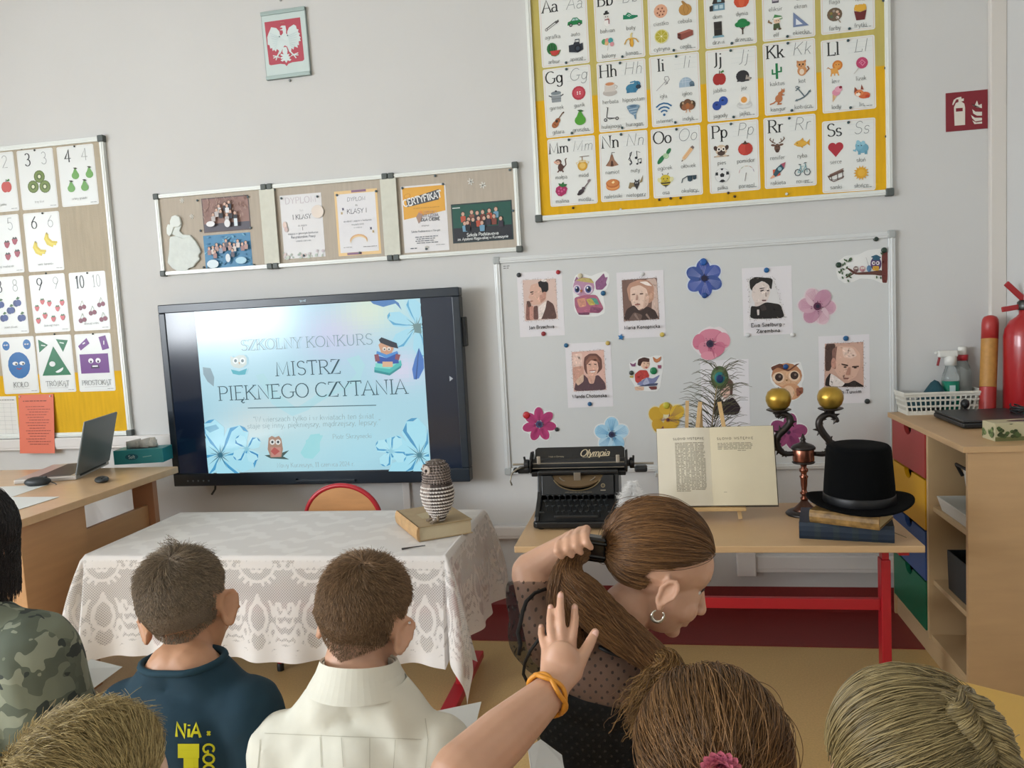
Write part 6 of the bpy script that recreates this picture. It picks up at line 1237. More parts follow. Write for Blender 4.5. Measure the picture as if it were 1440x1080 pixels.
portrait('sepia portrait of a dark-haired man in profile', C4, 350, 484, [(222, 318), (455, 306), (470, 588), (240, 604)], '#d3b9ae', [
 ('#8a5f55', [(245, 598), (250, 470), (275, 490), (300, 596)]), ('#c28f80', [(272, 595), (272, 500), (300, 495), (305, 595)]), ('#5f443e', [(330, 590), (385, 500), (395, 455), (440, 485), (466, 588)]), ('#e6d8d0', [(330, 592), (328, 510), (390, 460), (385, 510), (355, 590)]), ('#6b4c46', [(300, 594), (300, 500), (330, 495), (335, 592)]),
 ('#d2aa98', [(283, 350), (340, 335), (385, 390), (388, 450), (345, 488), (292, 492), (276, 470), (282, 455), (262, 440), (280, 405), (272, 385)]), ('#b98c7c', [(340, 420), (385, 420), (385, 450), (350, 480)]), ('#c09080', ov(376, 415, 11, 20)), ('#1f1a1c', [(330, 330), (365, 318), (402, 335), (403, 385), (390, 402), (372, 398), (362, 408), (352, 372), (338, 362)]),
 ('#3a2b28', [(275, 400), (300, 395), (300, 402), (278, 408)]), ('#5a3f3a', [(284, 412), (300, 410), (298, 416), (286, 418)]), ('#8f5f55', [(276, 462), (296, 460), (296, 466), (278, 468)]), ('#5a4038', [(250, 465), (272, 462), (285, 500), (262, 508)]), ('#efe6e0', ov(372, 320, 20, 9))], [('Jan Brzechwa', 358, 655, 190)], 1)
portrait('sepia portrait of a fair-haired woman in a dark dress', C4, 1050, 488, [(915, 318), (1160, 300), (1178, 590), (930, 605)], '#7a5f56', [
 ('#c9b0a4', [(1080, 310), (1160, 302), (1175, 585), (1120, 590), (1130, 400)]), ('#b98f7a', [(950, 380), (970, 340), (1030, 315), (1100, 318), (1140, 360), (1140, 450), (1110, 480), (970, 470)]), ('#e0c3b2', [(975, 370), (1040, 350), (1090, 380), (1105, 450), (1080, 505), (1030, 530), (990, 500), (975, 450)]), ('#cfae9c', [(1080, 400), (1110, 430), (1100, 490), (1060, 525)]), ('#c9a088', ov(1118, 430, 10, 18)),
 ('#3f302d', [(925, 600), (950, 520), (1000, 490), (1040, 535), (1095, 500), (1150, 530), (1175, 588)]), ('#6a564f', [(960, 600), (1000, 540), (1060, 560), (1050, 596)]), ('#8a756c', [(1000, 560), (1010, 545), (1040, 596), (1028, 597)]), ('#8a756c', [(1080, 560), (1090, 548), (1120, 592), (1108, 593)]), ('#efe2da', [(1035, 330), (1090, 325), (1130, 360), (1090, 355)]),
 ('#5a4038', [(985, 415), (1008, 412), (1008, 420), (987, 422)]), ('#5a4038', [(1040, 410), (1065, 408), (1065, 416), (1042, 418)]), ('#b58f80', [(1018, 420), (1026, 420), (1028, 458), (1012, 458)]), ('#9a6258', [(1005, 486), (1045, 482), (1040, 492), (1010, 495)])], [('Maria Konopnicka', 1057, 655, 255)], 2)
portrait('colour portrait of a smiling older woman', C6, 688, 285, [(565, 125), (790, 108), (808, 388), (580, 400)], '#d9b0a2', [
 ('#e3c4b6', [(570, 140), (640, 130), (640, 230), (575, 235)]), ('#c99a88', [(572, 230), (650, 220), (650, 330), (578, 340)]), ('#6a4740', [(650, 200), (655, 160), (690, 135), (740, 135), (775, 170), (780, 240), (740, 280), (670, 280), (652, 240)]), ('#d9ac98', [(668, 190), (700, 165), (745, 190), (755, 240), (735, 290), (705, 305), (675, 280)]), ('#8a5f50', [(660, 200), (690, 150), (740, 150), (768, 200), (740, 190), (700, 180), (672, 215)]),
 ('#5a4248', [(582, 398), (595, 330), (650, 280), (690, 320), (750, 280), (800, 340), (806, 388)]), ('#d3a592', [(672, 290), (735, 290), (720, 345), (690, 345)]), ('#d0b09a', [(590, 330), (650, 270), (650, 330), (610, 360)]), ('#4a3430', [(682, 208), (698, 206), (698, 212), (684, 214)]), ('#4a3430', [(722, 206), (740, 206), (740, 212), (724, 213)]), ('#f0e2dc', [(690, 255), (735, 252), (725, 266), (700, 268)]), ('#9a5a52', [(688, 252), (736, 249), (735, 255), (690, 258)])], [('Wanda Chotomska', 692, 440, 252)], 3)
portrait('black and white portrait of a young woman in a black dress', C5, 553, 434, [(425, 285), (592, 280), (675, 545), (438, 555)], '#d5d3d3', [
 ('#23201f', [(440, 350), (435, 300), (470, 275), (590, 285), (580, 360), (560, 340), (520, 300), (470, 330), (455, 370)]), ('#d8cbc4', [(455, 350), (480, 320), (530, 305), (565, 330), (572, 380), (550, 440), (500, 470), (465, 440), (450, 400)]), ('#d0c1ba', [(470, 440), (530, 440), (535, 480), (470, 490)]), ('#1f1c1c', [(440, 552), (445, 465), (490, 470), (545, 440), (640, 455), (668, 545)]), ('#cfc5c2', [(484, 490), (500, 488), (500, 525), (488, 527)]), ('#3a302f', [(505, 465), (535, 455), (550, 490), (515, 500)]),
 ('#403634', [(505, 365), (530, 358), (530, 366), (508, 373)]), ('#403634', [(548, 362), (565, 362), (565, 369), (550, 370)]), ('#a3928a', [(540, 375), (546, 375), (550, 405), (538, 405)]), ('#6a4a48', [(515, 425), (548, 425), (542, 434), (520, 435)]), ('#332e2c', [(500, 350), (535, 345), (535, 350), (502, 356)])], [('Ewa Szelburg -', 555, 598, 215), ('Zarembina', 557, 638, 148)], 4)
portrait('sepia portrait of a stern man with high forehead', C7, 1055, 230, [(928, 62), (1180, 50), (1182, 345), (925, 345)], '#c9a392', [
 ('#4f3a34', [(930, 64), (1000, 60), (985, 180), (960, 240), (930, 240)]), ('#d7b09c', [(985, 110), (1020, 75), (1120, 80), (1160, 130), (1160, 210), (1130, 280), (1080, 305), (1020, 280), (985, 220)]), ('#e3c6b6', [(1040, 85), (1110, 88), (1140, 140), (1100, 160), (1050, 150)]), ('#8a655a', [(975, 100), (1010, 75), (1000, 150), (1000, 230), (975, 220)]), ('#c08f7e', ov(985, 190, 16, 36)), ('#241d1c', [(928, 342), (935, 290), (965, 250), (985, 320), (1080, 320), (1120, 300), (1180, 335), (1182, 344)]), ('#e6dcd6', [(955, 340), (965, 255), (1000, 275), (1060, 320), (1040, 342)]), ('#3a2f2d', [(1090, 320), (1130, 300), (1130, 344), (1095, 344)]),
 ('#4a352e', [(1035, 190), (1080, 200), (1078, 210), (1037, 200)]), ('#4a352e', [(1105, 208), (1150, 205), (1150, 214), (1106, 218)]), ('#2f221f', ov(1060, 214, 10, 5)), ('#2f221f', ov(1126, 218, 10, 5)), ('#b98a78', [(1080, 215), (1095, 215), (1092, 268), (1062, 265)]), ('#8a5a50', [(1050, 285), (1085, 283), (1080, 293), (1052, 294)]), ('#8a6a5e', [(1045, 272), (1058, 262), (1050, 295)])], [('Julian Tuwim', 1062, 385, 190)], 5)
portrait('portrait of a person in a dark jacket behind the peacock feather', C7, 278, 385, [(200, 290), (330, 280), (380, 520), (200, 540)], '#d8d5d6', [
 ('#6a4f48', [(240, 350), (250, 300), (300, 285), (330, 310), (325, 370)]), ('#d3b3a4', [(245, 350), (280, 320), (315, 345), (310, 400), (270, 430), (245, 400)]), ('#5a4440', [(310, 330), (330, 320), (325, 400), (308, 400)]), ('#2c2126', [(198, 530), (205, 440), (245, 400), (280, 435), (330, 410), (380, 480), (360, 525)]), ('#e6e0de', [(240, 405), (255, 400), (285, 435), (265, 440)]), ('#403230', [(255, 362), (272, 360), (272, 366), (257, 368)]), ('#403230', [(290, 360), (305, 360), (304, 366), (291, 367)])], [], 6, rag=False)
for a in ((C4, 197, 282, 17, '#2f3638', 'black round magnet at the top left of the profile portrait'), (C4, 471, 262, 16, '#a3262f', 'red round magnet at the top right of the profile portrait'), (C4, 369, 692, 17, '#8a2630', 'dark red magnet below the Jan Brzechwa caption'), (C4, 785, 409, 18, '#1f5a80', 'blue round magnet beside the rainbow owl'), (C4, 1057, 276, 15, '#d5d5d3', 'white round magnet atop the fair-haired woman portrait'), (C4, 1197, 698, 17, '#c9b35a', 'yellow round magnet at lower right of Maria Konopnicka portrait'),
 (C6, 527, 78, 16, '#1f5f85', 'blue round magnet at top left of the smiling woman portrait'), (C6, 817, 62, 16, '#bda45a', 'yellow round magnet at top right of the smiling woman portrait'), (C6, 692, 487, 16, '#1f5a85', 'blue round magnet below the Wanda Chotomska caption'), (C6, 983, 270, 17, '#3a423c', 'black round magnet left of the reading boy'), (C6, 1137, 255, 26, '#1f7a4e', 'big green magnet on the reading boy cut-out'), (C6, 250, 565, 27, '#b3262f', 'big red magnet on the magenta flower'), (C6, 462, 664, 16, '#2f3236', 'black round magnet right of the magenta flower'), (C6, 1228, 497, 24, '#b9b03a', 'big yellow green magnet on the yellow pansy'),
 (C5, 135, 178, 24, '#1f55a0', 'big blue magnet at the top of the blue flower'), (C5, 143, 397, 19, '#1f4585', 'blue magnet at the bottom of the blue flower'), (C5, 547, 232, 17, '#1f5f95', 'blue magnet atop the portrait of woman in black'), (C5, 425, 655, 14, '#cfd0cf', 'white magnet at lower left of the Ewa Szelburg sheet'), (C5, 717, 655, 14, '#cfd0cf', 'white magnet at lower right of the Ewa Szelburg sheet'), (C5, 1262, 28, 16, '#22322c', 'black magnet in the top right corner of the whiteboard'), (C5, 1018, 198, 18, '#1f3a2c', 'dark green magnet at the branch tip of the owl tree'), (C5, 1315, 102, 18, '#20382c', 'dark green magnet at the trunk of the owl tree'),
 (C7, 1065, 27, 17, '#1f5580', 'blue magnet atop the stern man portrait'), (C7, 1205, 438, 17, '#2c3432', 'black magnet below the stern man portrait'), (C7, 673, 212, 17, '#1f4a85', 'blue magnet on the forehead of the brown owl')): magnet(*a)
magnet(C4, 910, 715, 20, '#1f6aa5', 'blue star magnet at lower left of Maria Konopnicka portrait', True)
# paper flowers
def pflower(label, crop, cx, cy, outline, petals, centre, pc, c2, lines=None, back='#dfe0de', spots=0, seed=1):
    t, d, c = wbthing('paper_flower', label, 'paper flower', crop, cx, cy, 'paper flowers on the whiteboard'); cutout(t, c, outline, back); rd = random.Random(seed)
    for i, (px, py, rx, ry, a) in enumerate(petals):
        col = pc[i % len(pc)]; a = math.radians(a); d.poly(c(*ov(px, py, rx, ry, 18, a)), col)
        for k in range(7):
            q = (k-3)/3.6; x0, y0 = centre[0], centre[1]; tx = px+math.cos(a)*rx*.72*1-math.sin(a)*ry*q*.7; ty = py+math.sin(a)*rx*.72+math.cos(a)*ry*q*.7
            if lines: d.line(c((x0+(tx-x0)*.25, y0+(ty-y0)*.25), (tx, ty)), .0011, lines)
    for k in range(spots): q = rd.uniform(0, 6.28); r = centre[2]*rd.uniform(1.1, 1.9); d.ell(*c((centre[0]+r*math.cos(q), centre[1]+r*math.sin(q)))[0], .0016, .0016, c2)
    d.poly(c(*ov(centre[0], centre[1], centre[2], centre[2])), c2); d.poly(c(*ov(centre[0]+centre[2]*.1, centre[1], centre[2]*.5, centre[2]*.5)), '#241f38'); d.build('print', t)
def blob(cx, cy, lobes, n=40):
    out = []
    for k in range(n):
        a = 2*PI*k/n; r = 0
        for (lx, ly, lr, lr2, la) in lobes:
            dx, dy = lx-cx, ly-cy; 
            # farthest boundary of an ellipse along this direction
            for s in range(60, 0, -1):
                px, py = cx+s*4*math.cos(a)-lx, cy+s*4*math.sin(a)-ly; la_ = math.radians(la); u = (px*math.cos(la_)+py*math.sin(la_))/(lr+9); v = (-px*math.sin(la_)+py*math.cos(la_))/(lr2+9)
                if u*u+v*v <= 1: r = max(r, s*4); break
        out.append((cx+r*math.cos(a), cy+r*math.sin(a)))
    return out
def radial(cx, cy, n, r, rx, ry, a0): return [(cx+r*math.cos(math.radians(a0+360*k/n)), cy+r*math.sin(math.radians(a0+360*k/n)), rx, ry, a0+360*k/n) for k in range(n)]
def fl2(label, crop, cx, cy, n, r, rx, ry, a0, pc, cr, c2, lines, **k):
    P = radial(cx, cy, n, r, rx, ry, a0); pflower(label, crop, cx, cy, blob(cx, cy, P), P, (cx, cy, cr), pc, c2, lines, **k)
fl2('bright magenta seven-petalled paper flower', C6, 340, 628, 7, 72, 48, 32, 10, ['#a8346a', '#b03a70'], 24, '#3f4068', '#9a2a60', spots=14)
fl2('light blue paper flower partly behind the typewriter', C6, 845, 700, 5, 70, 52, 48, -90, ['#9fc9e0', '#b5d5e6'], 22, '#2f3a5e', '#3f8fc0', spots=16)
fl2('deep blue six-petalled paper flower at the top of the whiteboard', C5, 140, 285, 6, 66, 58, 46, -95, ['#3a4f9a', '#44599f', '#3a5290'], 20, '#1f2040', '#8f95c5', spots=18, back='#cfd8e2')
fl2('pale pink anemone paper flower beside the woman in black', C5, 878, 468, 6, 62, 62, 50, 5, ['#c9a0b0', '#d3b5bf', '#bd8fa3'], 26, '#5a2a48', '#b57a95', spots=16, back='#d5c9cc')
P = [(187, 660, 80, 45, 0), (105, 700, 52, 40, 100), (265, 690, 52, 45, 80), (150, 750, 55, 42, 50), (225, 750, 60, 42, -45), (170, 790, 52, 28, 0)]
pflower('rose pink anemone paper flower in the middle of the whiteboard', C5, 187, 710, [(55, 715), (65, 680), (120, 625), (175, 597), (205, 608), (240, 598), (280, 620), (320, 685), (300, 740), (250, 785), (210, 818), (155, 818), (115, 790), (70, 745)], P, (177, 712, 24), ['#cf8296', '#c9758c', '#d68fa0'], '#3a3048', '#b55f7a', back='#ddd5d6', spots=20)
P = [(1155, 560, 55, 50, 60), (1225, 520, 50, 42, 0), (1300, 545, 55, 48, -50), (1170, 640, 55, 40, 60), (1260, 620, 60, 45, -30)]
pflower('yellow pansy paper flower partly behind the open book', C6, 1225, 590, blob(1225, 580, P), P, (1238, 598, 15), ['#c9a033', '#d0a838', '#d6b03c', '#c49a30'], '#8a4a30', '#7a4a52', back='#d9cfa8')
P = radial(690, 640, 5, 66, 60, 44, -80)
pflower('dark magenta paper flower behind the candelabra', C7, 690, 640, blob(690, 640, P), P, (690, 640, 14), ['#8a3f6a', '#94466f'], '#4a2040', '#6a2a52')
# rainbow owl
t, d, c = wbthing('owl_cutout', 'rainbow-coloured owl paper cut-out waving a wing', 'paper cut-out', C4, 695, 420); cutout(t, c, [(575, 330), (590, 285), (630, 265), (700, 290), (745, 270), (800, 255), (828, 275), (830, 330), (810, 380), (785, 400), (790, 450), (800, 500), (795, 550), (740, 572), (620, 572), (585, 530), (578, 450), (572, 390)])
for col, pts in (('#8a5f80', [(582, 330), (600, 290), (620, 320)]), ('#8a5a80', [(730, 330), (760, 300), (790, 268), (800, 300), (818, 295), (805, 335), (812, 350), (780, 385), (735, 385)]), ('#b58aa5', ov(650, 365, 75, 68)), ('#b9a86a', [(590, 320), (640, 300), (700, 305), (725, 340), (650, 330)]), ('#a8627a', [(585, 440), (660, 420), (740, 420), (790, 515), (760, 548), (700, 545), (610, 555), (588, 500)]), ('#c98f7a', [(600, 450), (660, 440), (670, 500), (620, 510)]), ('#5a9a8a', [(690, 440), (740, 445), (760, 490), (700, 480)]), ('#b9a85a', [(665, 450), (705, 445), (735, 490), (690, 495)]), ('#8a4f6a', [(700, 500), (790, 515), (750, 548), (690, 540)]), ('#6f3f5a', [(610, 545), (690, 542), (690, 560), (615, 560)]), ('#d5c3d0', ov(603, 382, 28, 32)), ('#d5c3d0', ov(683, 382, 32, 34)), ('#3a4a80', ov(604, 382, 17, 23)), ('#3a4a80', ov(682, 382, 21, 25)), ('#16182c', ov(606, 382, 10, 15)), ('#16182c', ov(684, 382, 12, 16)), ('#e9eef2', ov(599, 372, 5, 6)), ('#e9eef2', ov(676, 371, 6, 7)), ('#a5653c', [(622, 385), (642, 385), (632, 408)])): paint(d, c, pts, col, 3)
d.build('print', t)
p_ = c((625, 285))[0]; magnet(C4, 625, 287, 18, '#c5bba0', 'cream magnet on the ear of the rainbow owl')
# reading boy
t, d, c = wbthing('boy_cutout', 'cut-out of a boy in red reading among butterflies', 'paper cut-out', C6, 1085, 275); cutout(t, c, [(965, 200), (1010, 185), (1050, 155), (1110, 160), (1150, 148), (1205, 150), (1205, 230), (1195, 300), (1185, 370), (1160, 400), (1020, 395), (1000, 350), (970, 305), (975, 260)])
for col, pts in (('#d9b59c', ov(1080, 205, 33, 40)), ('#4a2f2a', [(1025, 215), (1030, 175), (1070, 160), (1110, 170), (1108, 195), (1060, 190), (1045, 225)]), ('#b5403c', [(1010, 330), (1005, 280), (1040, 250), (1090, 250), (1110, 290), (1080, 340), (1030, 345)]), ('#d9b59c', [(1050, 320), (1095, 300), (1110, 320), (1060, 340)]), ('#7a80a5', [(1015, 350), (1090, 300), (1130, 310), (1185, 280), (1150, 340), (1080, 365)]), ('#a5abc5', [(1090, 300), (1110, 340), (1080, 362), (1060, 345)]), ('#4a5068', [(1110, 345), (1170, 340), (1160, 360), (1020, 365)]), ('#d9b59c', [(1005, 365), (1070, 365), (1070, 392), (1010, 392)]), ('#6f3a38', [(1100, 365), (1160, 362), (1160, 385), (1120, 388)]), ('#b9764e', [(1130, 155), (1160, 175), (1192, 152), (1185, 185), (1160, 200), (1140, 190)]), ('#7a4a6a', [(970, 198), (995, 210), (1015, 195), (1010, 225), (985, 225)]), ('#94506a', [(1165, 215), (1192, 215), (1190, 240), (1168, 238)]), ('#b5a04e', [(970, 290), (998, 288), (995, 305), (972, 303)]), ('#3a2a28', ov(1072, 203, 3, 4)), ('#3a2a28', ov(1098, 203, 3, 4)), ('#a54a48', [(1072, 228), (1098, 226), (1090, 240)])): paint(d, c, pts, col, 3)
d.build('print', t)
# brown owl
t, d, c = wbthing('owl_cutout', 'brown owl paper cut-out with big dark eyes behind candle', 'paper cut-out', C7, 680, 300); cutout(t, c, [(580, 205), (640, 188), (700, 190), (770, 178), (785, 230), (795, 290), (775, 330), (790, 380), (765, 415), (710, 440), (640, 420), (610, 350), (575, 310), (572, 250)])
for col, pts in (('#b5805c', ov(680, 270, 100, 82)), ('#d3a884', ov(680, 290, 92, 55)), ('#c9956f', ov(705, 375, 70, 55)), ('#dcb898', ov(690, 380, 40, 45)), ('#6a3f30', [(575, 215), (640, 188), (690, 235), (740, 195), (765, 190), (730, 215), (690, 245), (620, 215), (585, 240)]), ('#8a5540', [(740, 350), (785, 345), (785, 385), (745, 410)]), ('#e3c7aa', ov(625, 283, 40, 36)), ('#e3c7aa', ov(728, 272, 38, 35)), ('#3a2a24', ov(628, 281, 26, 26)), ('#3a2a24', ov(729, 269, 26, 26)), ('#7a6a60', ov(634, 276, 8, 8)), ('#7a6a60', ov(735, 264, 8, 8)), ('#8f6a3c', [(670, 295), (688, 295), (679, 310)])): paint(d, c, pts, col, 3)
d.build('print', t)
# owl tree
t, d, c = wbthing('owl_tree_cutout', 'cut-out of graduate owl teaching owlets on a branch', 'paper cut-out', C5, 1170, 205); cutout(t, c, [(1000, 230), (1010, 180), (1060, 138), (1150, 130), (1210, 100), (1290, 92), (1338, 88), (1340, 318), (1300, 318), (1240, 290), (1160, 285), (1110, 310), (1060, 318), (1015, 290)])
for col, pts in (('#6b3530', [(1300, 95), (1338, 92), (1338, 316), (1300, 314)]), ('#5e3a32', [(1060, 210), (1100, 225), (1130, 248), (1230, 240), (1302, 230), (1302, 270), (1250, 262), (1130, 262), (1100, 245)]), ('#5e3a32', [(1110, 250), (1120, 256), (1070, 285), (1062, 280)]), ('#55406a', ov(1262, 190, 36, 46)), ('#2f5a70', [(1225, 145), (1265, 130), (1300, 150), (1262, 160)]), ('#2f5a70', [(1240, 150), (1288, 152), (1285, 168), (1243, 168)]), ('#d9d0d8', ov(1246, 186, 12, 13)), ('#d9d0d8', ov(1274, 186, 12, 13)), ('#222', ov(1248, 186, 5, 6)), ('#222', ov(1272, 186, 5, 6)), ('#d0a03c', [(1240, 205), (1282, 205), (1280, 235), (1240, 235)]), ('#7a5f60', ov(1130, 226, 17, 20)), ('#b98a90', ov(1173, 224, 19, 20)), ('#5a80a5', ov(1216, 222, 15, 22)), ('#d5cfc5', ov(1168, 218, 6, 7)), ('#d5cfc5', ov(1180, 218, 6, 7)), ('#d5cfc5', ov(1125, 220, 5, 6)), ('#d5cfc5', ov(1136, 220, 5, 6))): paint(d, c, pts, col, 3)
rd = random.Random(12)
for k in range(26): x, y = rd.choice([(1050, 200), (1040, 240), (1060, 290), (1080, 170), (1090, 270), (1275, 280), (1300, 112)]); d.poly(c(*ov(x+rd.uniform(-22, 22), y+rd.uniform(-16, 16), 10, 5, 8, rd.uniform(0, 3))), '#3f5a3c')
d.line(c((1195, 150), (1215, 210)), .001, '#777'); d.build('print', t)
# ------------------------------------------------------------------ storage cabinet in the right corner
CX, CY0, CY1, CZ = .945, -.845, -.035, .852; BEE = mat('cabinet_beech', '#bd9a70', .45, var=.05, scale=5, stretch=(1, 1, 6)); BEL = mat('cabinet_inner', '#c2a67e', .5, var=.04, scale=5)
t = thing('storage_cabinet', 'beech storage cabinet with coloured drawers and open shelves in corner', 'cabinet', (CX, CY0, 0)); D_ = XR-CX-.012
def cb(x0, x1, y0, y1, z0, z1, name, m=BEE, par=None, bev=.0015): return MB().b2((x0-CX, y0-CY0, z0), (x1-CX, y1-CY0, z1)).build(name, m, par or t, bevel=bev)
YP = onX(1302, 660, CX).y; th = .018; xb = CX+D_
cb(CX-.012, xb, CY0-.01, CY1, CZ-.02, CZ, 'top_board'); cb(CX+.004, xb, CY0, CY0+th, 0, CZ-.02, 'end_panel'); cb(CX+.004, xb, CY1-th, CY1, 0, CZ-.02, 'rear_end_panel'); cb(CX+.004, xb, YP-th/2, YP+th/2, .07, CZ-.02, 'partition', BEL)
cb(CX+.012, xb, CY0+th, CY1-th, .07, .088, 'bottom_board', BEL); cb(CX+.012, CX+.03, CY0+th, CY1-th, 0, .07, 'plinth', BEL); cb(xb-.01, xb, CY0+th, CY1-th, .07, CZ-.02, 'back_panel', BEL)
zs = [CZ-.022, onX(1300, 674, CX).z, onX(1301, 747, CX).z]; step = (zs[2]-.09)/2; zs += [zs[2]-step, .09]
for i, (nm, c_) in enumerate((('red', '#a23a36'), ('yellow', '#d09a10'), ('blue', '#2a4a86'), ('green', '#14694a'))):
    y0, y1 = YP+th/2+.003, CY1-th-.003; z0, z1 = zs[i+1]+.004, zs[i]-.004; w_ = (y1-y0); n = 14; ym = (y0+y1)/2
    pl = [(y0, z0), (y1, z0), (y1, z1), (ym+.045, z1)]+[(ym+.045*math.cos(PI*k/n), z1-.032*math.sin(PI*k/n)) for k in range(1, n)]+[(ym-.045, z1), (y0, z1)]
    mb = MB(); m_ = len(pl); mb.add([(0, y-CY0, z) for y, z in pl]+[(.016, y-CY0, z) for y, z in pl], [tuple(range(m_)), tuple(range(m_, 2*m_))]+[(k, (k+1) % m_, m_+(k+1) % m_, m_+k) for k in range(m_)])
    dr = mb.build('drawer', mat('drawer_'+nm, c_, .42, spec=.4), t); dr['label'] = nm+' drawer front with a half-round finger notch'
    MB().b2((.016, y0-CY0+.01, z0+.01), (D_-.05, y1-CY0-.01, z1-.045)).build('drawer_box', mat('drawer_inner', '#5a4630', .7), dr)
zA = onX(1341, 733, CX+.02).z; zB = onX(1343, 845, CX+.02).z
for z in (zA, zB): cb(CX+.02, xb-.01, CY0+th, YP-th/2, z-.018, z, 'shelf', BEL)
# trays and box on the shelves
def tray(name, label, cat, x, y, z, l, w_, h, m, flare=1.12, group=None):
    t = thing(name, label, cat, (x, y, z), 0, group); n = 4; mb = MB(); a, b = l/2, w_/2; f = flare
    vs = [(-a, -b, 0), (a, -b, 0), (a, b, 0), (-a, b, 0), (-a*f, -b*f, h), (a*f, -b*f, h), (a*f, b*f, h), (-a*f, b*f, h), (-a*f+.005, -b*f+.005, h), (a*f-.005, -b*f+.005, h), (a*f-.005, b*f-.005, h), (-a*f+.005, b*f-.005, h), (-a+.004, -b+.004, .004), (a-.004, -b+.004, .004), (a-.004, b-.004, .004), (-a+.004, b-.004, .004)]
    fs = [(3, 2, 1, 0), (12, 13, 14, 15)]
    for k in range(4): j = (k+1) % 4; fs += [(k, j, 4+j, 4+k), (4+k, 4+j, 8+j, 8+k), (8+k, 8+j, 12+j, 12+k)]
    mb.add(vs, fs); mb.build('tray_body', m, t, bevel=.002); return t
WP = mat('white_box_plastic', '#d6d6d0', .4)
tray('white_tray', 'shallow white tray on the upper open cabinet shelf', 'tray', CX+.14, (CY0+YP)/2, zA, .22, .24, .05, WP)
tt = tray('white_bin', 'white bin with black handle inside the upper open cabinet shelf', 'bin', CX+.2, (CY0+YP)/2-.02, zA+.055, .2, .2, .1, WP); tt.location.z = zA+.052
MB().tube([(-.13, -.06, .09), (-.15, -.06, .13), (-.15, .06, .13), (-.13, .06, .09)], .006, 6).build('handle', MBK, tt)
tray('dark_box', 'dark grey box on the lower open cabinet shelf', 'box', CX+.17, (CY0+YP)/2-.02, zB, .26, .22, .14, mat('box_dark', '#2e3334', .5), 1.03)
# ------------------------------------------------------------------ things on the cabinet
p = onZ(1289, 584, CZ); q = onZ(1390, 572, CZ); bx_ = p.x+.02; by_ = p.y
bt_ = thing('white_basket', 'white slotted plastic basket with cloth and bottles on the cabinet', 'basket', (bx_+.155, by_+.09, CZ), .0); BKM = mat('basket_white', '#d9d7cc', .45)
f = 1.12; a, b, h = (onY(1388, 570, by_).x-onY(1266, 556, by_+.05).x)/2/f, .085, .085; bt_.location.x = onY(1388, 570, by_).x-a*f
MB().b2((-a, -b, 0), (a, b, .005)).build('floor', BKM, bt_)
def rimp(u, zz): k = 1+(f-1)*zz/h; return k
for (n_, ax, fx_, ln) in ((16, 0, -b, a), (16, 0, b, a), (9, 1, -a, b), (9, 1, a, b)):
    mb = MB()
    for k in range(n_+1):
        u = -ln+2*ln*k/n_
        P0, P1 = ((u, fx_, .004), (u*f, fx_*f, h)) if ax == 0 else ((fx_, u, .004), (fx_*f, u*f, h)); mb.bar(P0, P1, .006, .004, (0, 1, 0) if ax else (1, 0, 0))
    for zz, hh in ((.008, .016), (.034, .007), (.058, .007), (.079, .013)):
        s_ = 1+(f-1)*zz/h
        P0, P1 = ((-ln*s_, fx_*s_, zz), (ln*s_, fx_*s_, zz)) if ax == 0 else ((fx_*s_, -ln*s_, zz), (fx_*s_, ln*s_, zz)); mb.bar(P0, P1, .004, hh)
    mb.build('slotted_side', BKM, bt_)
A, B = a*f, b*f; MB().tube([(-A, -B, h), (A, -B, h), (A, B, h), (-A, B, h)], .006, 6, closed=True).build('rim', BKM, bt_)
mb = MB(); n = 14; vs = []; rd = random.Random(5)
for i in range(n+1):
    for j in range(n+1):
        u, v = i/n*2-1, j/n*2-1; hh = .045+.075*math.exp(-((u-.35)**2/.25+(v)**2/.8))+.006*math.sin(7*u+3*v); vs.append((-.030+u*.075, v*.065, hh*(1-.5*max(abs(u), abs(v))**4)))
mb.add(vs, [(i*(n+1)+j, (i+1)*(n+1)+j, (i+1)*(n+1)+j+1, i*(n+1)+j+1) for i in range(n) for j in range(n)]); o = mb.build('dust_cloth', mat('teal_cloth', '#1d4650', .9, bump=.4, bscale=200), smooth=True); o.location = bt_.location; o.scale = (1.15, 1.0, 1.05); md_ = o.modifiers.new('s', 'SOLIDIFY'); md_.thickness = .004; setp(o, 'crumpled dark teal cloth in the white basket', 'cloth')
c_ = bt_.location; CLR = mat('clear_plastic', '#dfe6e4', .12, trans=.85, alpha=1.0)
t = thing('spray_bottle', 'clear spray bottle half full of green cleaner in the basket', 'spray bottle', (c_.x+.05, c_.y+.0, CZ+.006)); t.scale = (1.2, 1.2, 1.2)
MB().lathe([(.027, .0985), (.0265, .108), (.024, .12), (.017, .14), (.016, .152)], n=20).build('bottle', CLR, t, smooth=True); MB().lathe([(.025, 0), (.027, .006), (.027, .098), (.001, .098)], n=20).build('cleaner', mat('green_cleaner', '#0f7a62', .2), t, smooth=True)
MB().lathe([(.019, .15), (.019, .178), (.014, .182)], n=16).build('collar', WP, t, smooth=True); mb = MB().b2((-.04, -.011, .178), (.022, .011, .2)); mb.b2((-.05, -.006, .188), (-.038, .006, .198)); mb.build('spray_head', WP, t, bevel=.005); MB().bar((-.034, 0, .178), (-.04, 0, .150), .010, .005).build('trigger', mat('trigger_red', '#8a2a30', .4), t)
d = Draw(); d.t = .0275; d.rect(-.012, .03, .006, .085, '#b9cfd0'); d.build('bottle_label', t)
t = thing('clear_bottle', 'clear bottle with red collar and white cap behind the spray bottle', 'bottle', (c_.x+.105, c_.y+.03, CZ+.006)); t.scale = (1.15, 1.15, 1.2)
